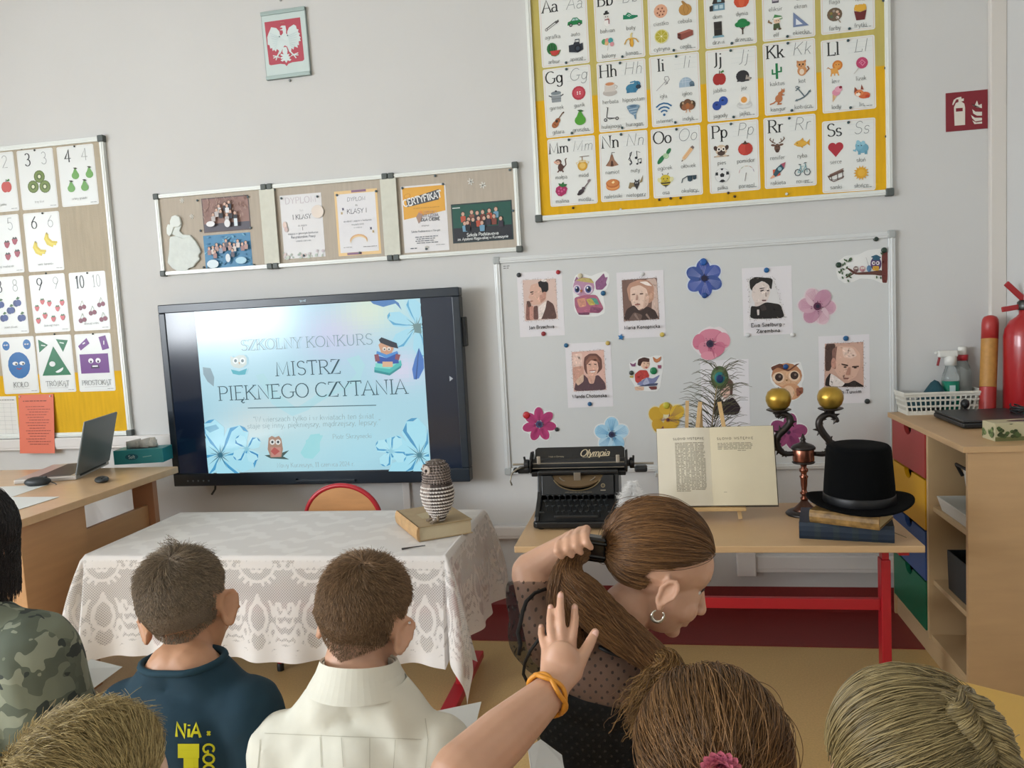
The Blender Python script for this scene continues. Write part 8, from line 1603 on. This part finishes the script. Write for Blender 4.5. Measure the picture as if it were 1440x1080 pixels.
hair_cap(f2, mat('cap_brown', '#77604a', .9), -.80, .0010); short_hair(f2, hairmat('hair_brown', '#57432f', '#97795a'), 18000, .020, .009, seed=3, rad=.00034, low=-.82); nape_hair(f2, hairmat('hair_brown', '#57432f', '#97795a'), None, .0505)
# ---- fair-haired boy close to the camera
h3 = atD(130, 1150, .74); n3 = h3+Vector((0, -.02, -.125)); f3 = Fig('boy with fair cropped hair cut by the lower left picture corner', (h3.x, h3.y, 0), group='pupils watching')
H3 = frame(h3, Vector((.05, 1, -.25)), Vector((-.05, .25, 1))); f3.head(H3, .13, .041, '#6a5638', .88, n3+Vector((0, 0, -.03)))
B3 = frame(n3, Vector((0, 1, -.1)), Vector((0, .1, 1))); f3.seat(B3, .12)
f3.body(SKIN2, .005); f3.cloth('tshirt', mat('grey_jersey', '#7d8488', .9), planes=hems(B3))
hair_cap(f3, mat('cap_fair', '#8a774f', .9), -.75, .0012); short_hair(f3, hairmat('hair_fair', '#75643f', '#c2ad78'), 22000, .032, .014, seed=4, rad=.00036, lift=.22, whorl=(-.95, .2, .25), low=-.78)
# ---- person with long black hair in a camouflage top
h4 = atD(-50, 772, 1.30); f4 = Fig('person with long black hair in a camouflage top, cut by the left edge', (h4.x, h4.y, 0), group='pupils watching')
H4 = frame(h4, Vector((.05, 1, -.1)), Vector((0, .1, 1))); f4.head(H4, .14, .044, '#1c1512', .95, atD(-60, 888, 1.30), .6, 5)
n4 = atD(-64, 872, 1.30); B4 = frame(n4, Vector((.05, 1, -.08)), Vector((-.05, .08, 1))); f4.seat(B4, .142, sleeve=1.0, cloth=.020, k=1.08)
f4.body(SKIN2, .005)
CAM = mat('camouflage', '#59604e', .9, bump=.5, bscale=16); nt = CAM.node_tree; b = nt.nodes['Principled BSDF']; tc = nt.nodes.new('ShaderNodeTexCoord'); prev = None
for sc_, th_, c_, of in ((15, .48, '#8f9583', 0), (20, .53, '#5d6558', 3.1), (17, .55, '#7a8170', 7.7), (22, .57, '#3a423f', 12.3)):
    mp = nt.nodes.new('ShaderNodeMapping'); mp.inputs['Location'].default_value = (of, of*.7, of*1.3); nt.links.new(tc.outputs['Object'], mp.inputs[0]); nz = nt.nodes.new('ShaderNodeTexNoise'); nz.inputs['Scale'].default_value = sc_; nz.inputs['Detail'].default_value = 2; nt.links.new(mp.outputs[0], nz.inputs[0])
    gt = nt.nodes.new('ShaderNodeMath'); gt.operation = 'GREATER_THAN'; gt.inputs[1].default_value = th_; nt.links.new(nz.outputs[0], gt.inputs[0]); mx = nt.nodes.new('ShaderNodeMix'); mx.data_type = 'RGBA'; nt.links.new(gt.outputs[0], mx.inputs[0]); mx.inputs[6].default_value = (*lin('#656d5f'), 1); mx.inputs[7].default_value = (*lin(c_), 1)
    if prev: nt.links.new(prev, mx.inputs[6])
    prev = mx.outputs[2]
nt.links.new(prev, b.inputs['Base Color'])
f4.cloth('camouflage_top', CAM, planes=hems(B4, .03), smooth=10, fold=.007)
HB = hairmat('hair_black', '#0c0a0a', '#241c1a', .4); hair_cap(f4, mat('cap_black', '#120e0e', .8), -.6, .002)
rg = np.random.default_rng(5); d_ = rand_dirs(26000, rg); d_ = d_[scalp_mask(d_, -.5)][:7000]; k = 12; S = np.zeros((len(d_), k, 3)); dn = np.array([0, -.25, -1.0]); 
for i in range(k):
    t = i/(k-1); q = d_.copy(); q[:, 2] -= t*1.8; q[:, 1] -= .25*t*(d_[:, 1] > -.2); nq = q/np.linalg.norm(q, axis=1, keepdims=True); P = ell_pt(nq, .010); low = q[:, 2] < -.35
    flat = q.copy(); flat[:, 2] = 0; fl_n = flat/(np.linalg.norm(flat, axis=1, keepdims=True)+1e-6); P2 = np.array(CRC)+fl_n*(np.array(CRR)+.008)*np.array([1.0, 1.0, 0]); P2[:, 2] = CRC.z+(q[:, 2]+.12)*.095*1.0
    S[:, i] = np.where(low[:, None], P2*np.array([1, 1, 1]), P)+rg.normal(0, .0012, P.shape)
strands('hair', to_world(f4.H, S.reshape(-1, 3)).reshape(S.shape), f4.t, HB, .0005, .7)
# ---- girl in the dotted tulle blouse, head in profile
dg_ = 1.30; h5 = atD(929, 802, dg_); f5 = Fig('girl in black dotted tulle blouse holding up her long brown ponytail', (h5.x-.05, h5.y, 0), group='pupils watching')
fwd = _R*.93+_F*.10+Vector((0, 0, -.46)); upv = Vector((0, 0, 1))+_R*.25-_F*.02; H5 = frame(h5, fwd, upv); f5.head(H5, .10, .040, '#5a4030', .95, None, .88)
A = lambda px, py, dd=dg_: f5.loc(atD(px, py, dd))
def torso(mb, i):
    nk = A(858, 880); mb.cone(A(885, 850), nk, .040+i*.3, .043+i*.4, 16)
    mb.cone(nk, A(800, 905, 1.29), .042+i, .040+i, 14); mb.cone(nk, A(905, 935, 1.31), .042+i, .040+i, 14)
    mb.cone(A(778, 905, 1.29), A(922, 950, 1.32), .044+i, .044+i, 16); mb.ball(A(848, 1000, 1.33), (.112+i, .085+i, .135+i), 20, 14); mb.ball(A(846, 965, 1.30), (.098+i, .066+i, .085+i), 18, 12)
    mb.ball(A(838, 1120, 1.34), (.095+i, .080+i, .13+i), 18, 12); mb.ball(A(835, 1230, 1.34), (.12+i, .10+i, .09+i), 18, 12)
    # right arm hanging forward
    mb.cone(A(926, 955, 1.32), A(965, 1090, 1.36), .042+i, .035+i, 14)
torso(f5.b, 0.0)
sL, eL, wL = A(775, 898, 1.29), A(748, 806, 1.36), A(800, 772, 1.33)
f5.b.cone(sL, eL, .042, .035, 16); f5.b.cone(eL, wL, .036, .027, 16); f5.b.ball(A(805, 765, 1.30), (.024, .022, .022), 14, 10); f5.b.cone(wL, A(808, 763, 1.30), .025, .022, 12)
for j, chain in enumerate((((796, 757), (786, 765), (783, 775), (790, 783)), ((806, 750), (798, 760), (797, 772), (804, 781)), ((816, 746), (810, 756), (810, 768), (817, 777)), ((825, 744), (823, 753), (825, 763), (831, 770)))):
    pts = [A(x, y, dd) for (x, y), dd in zip(chain, (1.285, 1.250, 1.236, 1.240))]
    for a, b, r0, r1 in zip(pts[:-1], pts[1:], (.0078, .0070, .0066), (.0070, .0066, .0056)): f5.b.cone(a, b, r0, r1, 10)
th = [A(808, 775, 1.34), A(818, 782, 1.325), A(826, 784, 1.31)]
f5.b.cone(th[0], th[1], .0095, .0085, 10); f5.b.cone(th[1], th[2], .0085, .007, 10)
wr = A(965, 1090, 1.36); hd = A(900, 1150, 1.5); f5.b.cone(wr, hd, .034, .024, 12); f5.b.ball(hd+Vector((-.02, .03, 0)), (.03, .034, .014), 10, 8)
for j in range(5): f5.b.cone(hd+Vector((-.02+.014*(j-2), .045, 0)), hd+Vector((-.03+.017*(j-2), .10-.008*abs(j-2), -.01)), .0075, .006, 8)
hp = A(835, 1240, 1.34)
for q in (-1, 1):
    h_ = hp+Vector((q*.065, 0, 0)); kn = h_+Vector((q*.02, .33, .0)); kn.z = max(kn.z, .36); an = kn+Vector((0, .01, 0)); an.z = .06
    f5.b.cone(h_, kn, .068, .05, 14); f5.b.cone(kn, an, .048, .032, 14); f5.b.cone(an+Vector((0, 0, -.025)), an+Vector((0, .12, -.035)), .033, .024, 10)
f5.body(SKIN2, .0029, 5)
# garments: sheer tulle over everything, dark lining lower down
f5.c = MB(); torso(f5.c, .004); cut_n = (A(890, 1040, 1.2)-A(745, 975, 1.2)).normalized()
def PX(p):
    d = Vector(p)-CAMP; z = d.dot(_F); return (720+FPX*d.dot(_R)/z, 540-FPX*d.dot(_U)/z)
zc = lambda p: (p-f5.o-A(800, 1000, 1.2)).dot(Vector((.22, 0, 1)))
LN = f5.cloth('lining', mat('lining_black', '#0a161b', .8, bump=.3, bscale=20), planes=[(atD(800, 1000, 1.2), Vector((.22, 0, 1)).normalized()), (Vector((0, 0, .30)), Vector((0, 0, -1)))], voxel=.005)
f5.c = MB(); torso(f5.c, .010)
# puffed sleeve on the raised arm
f5.c.ball(A(770, 900, 1.29), (.056, .056, .06), 16, 12); f5.c.cone(A(772, 895, 1.29), A(752, 835, 1.34), .060, .050, 16); f5.c.ball(A(752, 890, 1.28), (.045, .05, .055), 14, 10)
m = bpy.data.materials.new('dotted_tulle'); m.use_nodes = True; nt = m.node_tree; b = nt.nodes['Principled BSDF']; b.inputs['Base Color'].default_value = (*lin('#15110f'), 1); b.inputs['Roughness'].default_value = .8
tc = nt.nodes.new('ShaderNodeTexCoord'); mp = nt.nodes.new('ShaderNodeMapping'); mp.inputs['Rotation'].default_value = (0, .8, .0); nt.links.new(tc.outputs['Object'], mp.inputs[0]); sx_ = nt.nodes.new('ShaderNodeSeparateXYZ'); nt.links.new(mp.outputs[0], sx_.inputs[0])
def mn(op, a, b_=None):
    n = nt.nodes.new('ShaderNodeMath'); n.operation = op
    for i, q in enumerate((a, b_)):
        if q is None: continue
        if isinstance(q, (int, float)): n.inputs[i].default_value = q
        else: nt.links.new(q, n.inputs[i])
    return n.outputs[0]
pr = .0125; u = mn('SINE', mn('MULTIPLY', sx_.outputs[0], 2*PI/pr)); v = mn('SINE', mn('MULTIPLY', sx_.outputs[2], 2*PI/pr)); dot = mn('GREATER_THAN', mn('ADD', u, v), 1.45)
tp = nt.nodes.new('ShaderNodeBsdfTransparent'); ms = nt.nodes.new('ShaderNodeMixShader'); nt.links.new(mn('ADD', mn('MULTIPLY', dot, .40), .46), ms.inputs[0]); nt.links.new(tp.outputs[0], ms.inputs[1]); nt.links.new(b.outputs[0], ms.inputs[2]); nt.links.new(ms.outputs[0], nt.nodes['Material Output'].inputs[0])
def keep5(p):
    q = PX(p); return p.z > .3 and q[1] > 818 and not (q[0] > 828 and q[1] < 903+(q[0]-835)*.42)
BLS = f5.cloth('tulle_blouse', m, keep5, voxel=.005, smooth=8, fold=.003)
BT = mat('black_trim', '#0e0d0d', .6)
from mathutils.bvhtree import BVHTree
bvB = BVHTree.FromPolygons([v.co for v in BLS.data.vertices], [p.vertices for p in BLS.data.polygons])
def onbl(px, py, off=.004):
    dv = ray(px, py).normalized(); hh = bvB.ray_cast(CAMP-f5.o, dv); return (hh[0]-dv*off) if hh[0] is not None else A(px, py, 1.25)
def trim(name, pts, r, m=BT):
    P = [onbl(x, y) for x, y in pts]; MB().tube(P, r, 8).build(name, m, f5.t, smooth=True)
trim('neck_trim', [(836, 905), (845, 911), (856, 917), (868, 921), (880, 924), (892, 927), (905, 928)], .0034)
trim('armhole_trim', [(775, 875), (768, 890), (757, 900), (746, 915), (738, 932), (736, 948), (742, 960)], .0026)
trim('ruffle', [(768, 828), (752, 834), (740, 846), (735, 860), (732, 875), (728, 890), (732, 905), (730, 920)], .0032, mat('ruffle_black', '#171413', .8))
trim('seam', [(912, 1030), (905, 1000), (914, 975), (930, 955), (945, 940), (965, 938)], .0020)
# ear ring, hair clip
m_ = MB(); m_.M = f5.H; E = Vector((.083, -.004, -.052)); m_.tube([E+Vector((0, .010*math.cos(a), .010*math.sin(a))) for a in [PI*.75+PI*1.6*k/20 for k in range(21)]], [.0014+.0018*math.sin(PI*k/20) for k in range(21)], 8); m_.build('earring', mat('silver', '#c9c3b5', .2, .9), f5.t, smooth=True)
m_ = MB(); c_ = A(838, 771, 1.285); m_.M = Matrix.Translation(c_) @ Matrix.Rotation(.15, 4, 'Y'); m_.b2((-.016, -.012, -.020), (.016, .012, .020)); m_.b2((-.019, -.014, .008), (.019, .014, .015)); m_.b2((-.019, -.014, -.014), (.019, .014, -.007)); m_.build('hair_clip', mat('clip_black', '#0c0b0c', .15), f5.t, bevel=.005)
HG = hairmat('hair_chestnut', '#4a311d', '#8a633d', .42); hair_cap(f5, mat('cap_chestnut', '#5a3c26', .8), -.80, .0018, lambda d: scalp_mask(d, -.80) & ~((d[:, 2] < -.05) & (d[:, 1] > -.18)))
tgt = np.array(f5.H.inverted() @ A(846, 768, 1.30)-CRC)/np.array(CRR); combed_hair(f5, HG, tgt, 12000, 10, seed=6, fn=lambda d: scalp_mask(d, -.80) & ~((d[:, 2] < -.05) & (d[:, 1] > -.18)), rad=.00045, puff=.008, frizz=.0026, stop=.96)
pony = [atD(x, y, dd) for x, y, dd in ((846, 768, 1.30), (825, 774, 1.288), (806, 786, 1.275), (800, 812, 1.258), (822, 842, 1.245), (856, 876, 1.235), (893, 905, 1.225), (922, 930, 1.215), (930, 955, 1.21))]
lock(f5, pony, [.012, .014, .016, .026, .034, .032, .028, .024, .020], 4200, HG, 'ponytail', .00050, 7, .004)
pony2 = [atD(x, y, dd) for x, y, dd in ((806, 782, 1.275), (793, 810, 1.255), (790, 845, 1.245), (796, 880, 1.245), (806, 905, 1.25))]
lock(f5, pony2, [.014, .020, .022, .018, .010], 1800, HG, 'loose_lock', .00048, 8, .004, tipjit=.006)
tail = [atD(x, y, dd) for x, y, dd in ((922, 928, 1.21), (938, 938, 1.195), (930, 958, 1.19), (914, 985, 1.19), (908, 1010, 1.19))]
lock(f5, tail, [.014, .022, .024, .020, .012], 1500, hairmat('hair_tuft', '#4f361f', '#94703f', .45), 'ponytail_end', .00050, 9, .012, wave=1.5, tipjit=.018)
# ---- girl with a pink hair flower, her left arm reaching forward
h6 = atD(1002, 1082, .86); f6 = Fig('girl with red-brown hair, pink hair flower and orange bracelet reaching forward', (h6.x, h6.y, 0), group='pupils watching')
H6 = frame(h6, Vector((-.02, 1, -.18)), Vector((-.02, .18, 1))); n6 = h6+Vector((-.05, .02, -.125)); f6.head(H6, .13, .040, '#5a4030', .9, n6+Vector((0, 0, -.03))); B6 = frame(n6, Vector((0, 1, -.1)), Vector((0, .1, 1))); f6.seat(B6, .105, arms=False)
A6 = lambda px, py, dd: f6.loc(atD(px, py, dd))
Bq = f6.T @ B6; S6 = Bq @ Vector((-.105, 0, -.052)); E6 = A6(648, 1090, .92); W6 = A6(775, 972, 1.04)
for mb, i in ((f6.b, 0), (f6.c, .007)):
    mb.ball(S6, .046+i, 14, 10); mb.cone(S6, S6.lerp(E6, .35 if i else 1.0), .043+i, .042+i if i else .036, 16)
    R6 = Bq @ Vector((.105, 0, -.052)); mb.ball(R6, .046+i, 14, 10); mb.cone(R6, Bq @ Vector((.12, .06, -.16 if i else -.25)), .043+i, .04+i*.5, 14)
f6.b.cone(Bq @ Vector((.12, .06, -.25)), Bq @ Vector((.07, .21, -.25)), .034, .023, 12); f6.b.ball(Bq @ Vector((.065, .24, -.25)), (.03, .034, .014), 10, 8)
f6.b.cone(E6, E6.lerp(W6, .45), .037, .034, 16); f6.b.cone(E6.lerp(W6, .45), W6, .034, .0235, 16)
# open left hand laid on the ponytail
K = {'pinky': ((768, 915), (764, 904), (761.5, 892), (761, 881)), 'ring': ((779, 908), (774.5, 888), (773.5, 870), (774.5, 853)), 'middle': ((791, 905), (789.5, 881), (788, 858), (788.5, 836)), 'index': ((803, 908), (806, 889), (808, 870), (808.5, 853)), 'thumb': ((808, 945), (818, 925), (828, 907), (837, 889))}
RD = {'pinky': (.0066, .0060, .0056, .0048), 'ring': (.0072, .0066, .0060, .0050), 'middle': (.0075, .0068, .0062, .0052), 'index': (.0076, .0070, .0063, .0052), 'thumb': (.0110, .0092, .0080, .0062)}
for fn, ch in K.items():
    dd = (1.085, 1.092, 1.103, 1.116) if fn != 'thumb' else (1.065, 1.07, 1.08, 1.092); P = [A6(x, y, q) for (x, y), q in zip(ch, dd)]; r_ = RD[fn]
    for j in range(3): f6.b.cone(P[j], P[j+1], r_[j], r_[j+1], 10)
    kw = A6(781+(ch[0][0]-787)*.45, 962, 1.045)
    f6.b.cone(kw, P[0], .0135, r_[0]*1.12, 12)
f6.b.ball(A6(790, 935, 1.068), (.026, .016, .034), 16, 12); f6.b.cone(A6(783, 962, 1.045), A6(806, 940, 1.066), .017, .0145, 12)
f6.body(SKIN2, .0027, 4)
NAIL = mat('nail', '#d3a898', .3)
for fn, ch in K.items():
    dd = 1.114 if fn != 'thumb' else 1.090; e_ = A6(ch[3][0], ch[3][1]+2, dd); a_ = (A6(*ch[3], dd)-A6(*ch[2], dd)).normalized(); vw = (CAMP-f6.o-e_).normalized(); vw = (vw-a_*vw.dot(a_)).normalized(); r_ = RD[fn][3]
    MB().ball(e_+vw*r_*.82, (r_*.72, r_*1.15, r_*.28), 10, 6, Matrix((a_.cross(vw), a_, vw)).transposed()).build('fingernail', NAIL, f6.t, smooth=True)
f6.cloth('blouse', mat('white_blouse', '#d5d3cc', .85, bump=.3, bscale=14), planes=hems(B6))
ax = (W6-E6).normalized(); c_ = E6.lerp(W6, .95); x_ = ax.cross(Vector((0, 0, 1))).normalized(); y_ = ax.cross(x_); OR = mat('orange_band', '#d08a24', .5)
for j in (0, 1): MB().tube([c_+ax*(.004*math.sin(3*a+PI*j)+.002*j)+(x_*math.cos(a)+y_*math.sin(a))*.0285 for a in [2*PI*k/40 for k in range(40)]], .0032, 8, closed=True).build('bracelet_strand', OR, f6.t, smooth=True)
HA = hairmat('hair_auburn', '#4b3521', '#8f6a42', .45); hair_cap(f6, mat('cap_auburn', '#4d3320', .8), -.5, .002)
combed_hair(f6, HA, (.02, -.93, -.30), 12000, 11, seed=10, low=-.55, rad=.00042, puff=.016, frizz=.005)
fc = f6.H @ Vector((.012, -.125, .0)); fc = A6(1013, 1075, .750); mbF = thing
root = bpy.data.objects.new('hair_flower', None); COL.objects.link(root); root.parent = f6.t; root.location = fc; root.rotation_euler = (math.radians(100), 0, 0)
pm = MB(); pv = []
for a in range(7): u_ = a/6; pv += [(-.0052*math.sin(PI*min(u_*.75+.1, 1))*1.2, u_*.019, .004*math.sin(u_*2.2)), (.0052*math.sin(PI*min(u_*.75+.1, 1))*1.2, u_*.019, .004*math.sin(u_*2.2)), (0, u_*.020, .004*math.sin(u_*2.2)-.0015)]
pm.add(pv, [q for a in range(6) for q in ((a*3, a*3+2, a*3+5, a*3+3), (a*3+2, a*3+1, a*3+4, a*3+5))]); pme = pm.mesh('petal', mat('flower_pink', '#b85f76', .7), True)
rd = random.Random(3)
for lay, (nn, tl_, sc) in enumerate(((14, .15, 1.0), (12, .55, .85), (9, .95, .7))):
    for k in range(nn): q = link('petal', pme, root); q.rotation_euler = Matrix.Rotation(2*PI*k/nn+lay*.2, 3, 'Z').to_euler(); q.rotation_euler = (Matrix.Rotation(2*PI*k/nn+lay*.2, 3, 'Z') @ Matrix.Rotation(tl_, 3, 'X')).to_euler(); q.scale = (sc, sc, sc)
# ---- girl with a French braid
h7 = atD(1276, 1112, .73); f7 = Fig('girl with dark blond hair in a French braid, lower right', (h7.x, h7.y, 0), group='pupils watching')
H7 = frame(h7, Vector((-.15, 1, -.22)), Vector((-.03, .22, 1))); n7 = h7+Vector((.06, -.05, -.125)); f7.head(H7, .13, .040, '#5a4a34', .92, n7+Vector((0, 0, -.03))); B7 = frame(n7, Vector((0, 1, -.1)), Vector((0, .1, 1))); f7.seat(B7, .105)
f7.body(SKIN2, .005); f7.cloth('tshirt', mat('grey_jersey2', '#8a8a86', .9), planes=hems(B7))
HD_ = hairmat('hair_ash', '#4f4329', '#94835a', .42); hair_cap(f7, mat('cap_ash', '#52462e', .8), -.5, .002)
bp = f7.H.inverted() @ f7.loc(atD(1366, 1040, .70)); tg7 = np.array(bp-CRC)/np.array(CRR)
combed_hair(f7, HD_, tg7, 13000, 11, seed=12, low=-.55, rad=.00045, puff=.008, frizz=.0022, stop=.97)
bpath = [atD(x, y, dd) for x, y, dd in ((1330, 966, .715), (1358, 996, .672), (1380, 1028, .66), (1392, 1060, .655), (1400, 1095, .66), (1404, 1135, .67))]
for sidx in range(3):
    pts = []; n_ = 30
    for j in range(n_):
        u_ = j/(n_-1)*(len(bpath)-1); i = min(int(u_), len(bpath)-2); p_ = bpath[i].lerp(bpath[i+1], u_-i); ph = j*.62+sidx*2*PI/3; pts.append(p_+_R*.014*math.sin(ph)-_F*(.008*math.sin(2*ph)))
    lock(f7, pts, [.002, .004, .006, .008]+[.0095]*(n_-4), 900, HD_, 'braid_strand', .00045, 20+sidx, .001, k=60)
# ------------------------------------------------------------------ sheets of paper the pupils hold, yellow table
def sheet3(name, label, P, th=.0006, lines=None, grp='sheets held by pupils'):
    c = sum(P, Vector())/len(P); n = (P[1]-P[0]).cross(P[2]-P[0]).normalized(); t = thing(name, label, 'paper sheet', c, 0, grp); mb = MB(); k = len(P)
    mb.add([p-c for p in P]+[p-c+n*th for p in P], [tuple(range(k)), tuple(range(2*k-1, k-1, -1))]+[(i, (i+1) % k, k+(i+1) % k, k+i) for i in range(k)]); mb.build('sheet', mat('paper_white', '#dcdedb', .6), t)
    if lines:
        q = MB(); toc = 1 if n.dot(CAMP-c) > 0 else -1; o_ = n*toc*(.0012)
        for (x0, y0, x1, y1, w_) in lines:
            dv = lambda x, y: (lambda r_: CAMP+r_*((c-CAMP).dot(n)/r_.dot(n)))(ray(x, y))-c+o_
            q.add([dv(x0, y0-w_), dv(x1, y1-w_), dv(x1, y1+w_), dv(x0, y0+w_)], [(0, 1, 2, 3)])
        q.build('print', mat('typed_grey', '#8f9290', .8), t)
    return t
p0_, p1_, p2_ = atD(105, 941, 1.36), atD(127, 927, 1.46), atD(172, 938, 1.46); sheet3('paper_sheet', 'white typed sheet beside the camouflage sleeve', [p0_, atD(118, 978, 1.30), p2_, p1_], lines=[(134, 945, 146, 943, .6), (126, 951, 140, 949, .5), (124, 955, 138, 953, .5), (121, 962, 134, 959, .5), (123, 966, 130, 964, .5)])
a_, b_, c2_ = atD(585, 1006, 1.42), atD(677, 987, 1.44), atD(655, 1075, 1.30); sheet3('paper_sheet', 'blank white sheet in front of the boy in the white shirt', [a_, a_+(c2_-b_), c2_, b_])
a_, b_, c2_ = atD(742, 1052, 1.14), atD(790, 1062, 1.16), atD(800, 1110, 1.08); sheet3('paper_sheet', 'white crumpled paper beside the reaching forearm', [a_, a_+(c2_-b_), c2_, atD(792, 1075, 1.13), b_, atD(760, 1040, 1.17)])
zt = .60; Y_ = [onZ(1335, 952, zt), onZ(1490, 990, zt), onZ(1490, 1150, zt), onZ(1335, 1150, zt)]; cxy = sum(Y_, Vector())/4
t = thing('yellow_table', 'yellow tabletop at the right edge behind the braided girl', 'table', (cxy.x, cxy.y, 0)); pl = [(p.x-cxy.x, p.y-cxy.y) for p in Y_]
MB().slab(pl, zt-.02, zt).build('tabletop', mat('yellow_laminate', '#c9a04a', .45, var=.03, scale=8), t, bevel=.006)
for x, y in pl: MB().tube([(x*.85, y*.85, 0), (x*.85, y*.85, zt-.02)], .018, 12).build('leg', mat('leg_grey', '#8a8c8c', .4, .5), t)
# ------------------------------------------------------------------ white plume standing beside the typewriter
pf = onY(886, 705, -.90); t = thing('white_plume', 'fluffy white feather plume standing beside the typewriter', 'feather', (pf.x, -.90, TZ)); t.scale = (1.1, 1.1, 1.22)
MB().tube([(0, 0, 0), (0, 0, .06), (.008, 0, .135)], [.002, .002, .0012], 6).build('quill', mat('quill_white', '#d9d5cd', .5), t); rg = np.random.default_rng(2); n_ = 3600; S = np.zeros((n_, 5, 3))
z = rg.uniform(.03, .145, n_); a_ = rg.uniform(0, 2*PI, n_); L = (.048*np.clip(1-np.abs(z-.085)/.085, .15, 1))*rg.uniform(.6, 1.1, n_); dv = np.stack([np.cos(a_), np.sin(a_)*.5, rg.uniform(-.1, .8, n_)], 1)
for i in range(5):
    q = i/4; S[:, i] = np.stack([.008*np.clip(z-.06, 0, 1)/.075, z*0, z], 1)+dv*(L*q)[:, None]+np.array([0, 0, -1.0])*(L*q*q*.35)[:, None]+rg.normal(0, .0012, (n_, 3))*q
strands('down', S, t, hairmat('down_white', '#e4e3e0', '#f6f6f5', .8), .0006, .4)
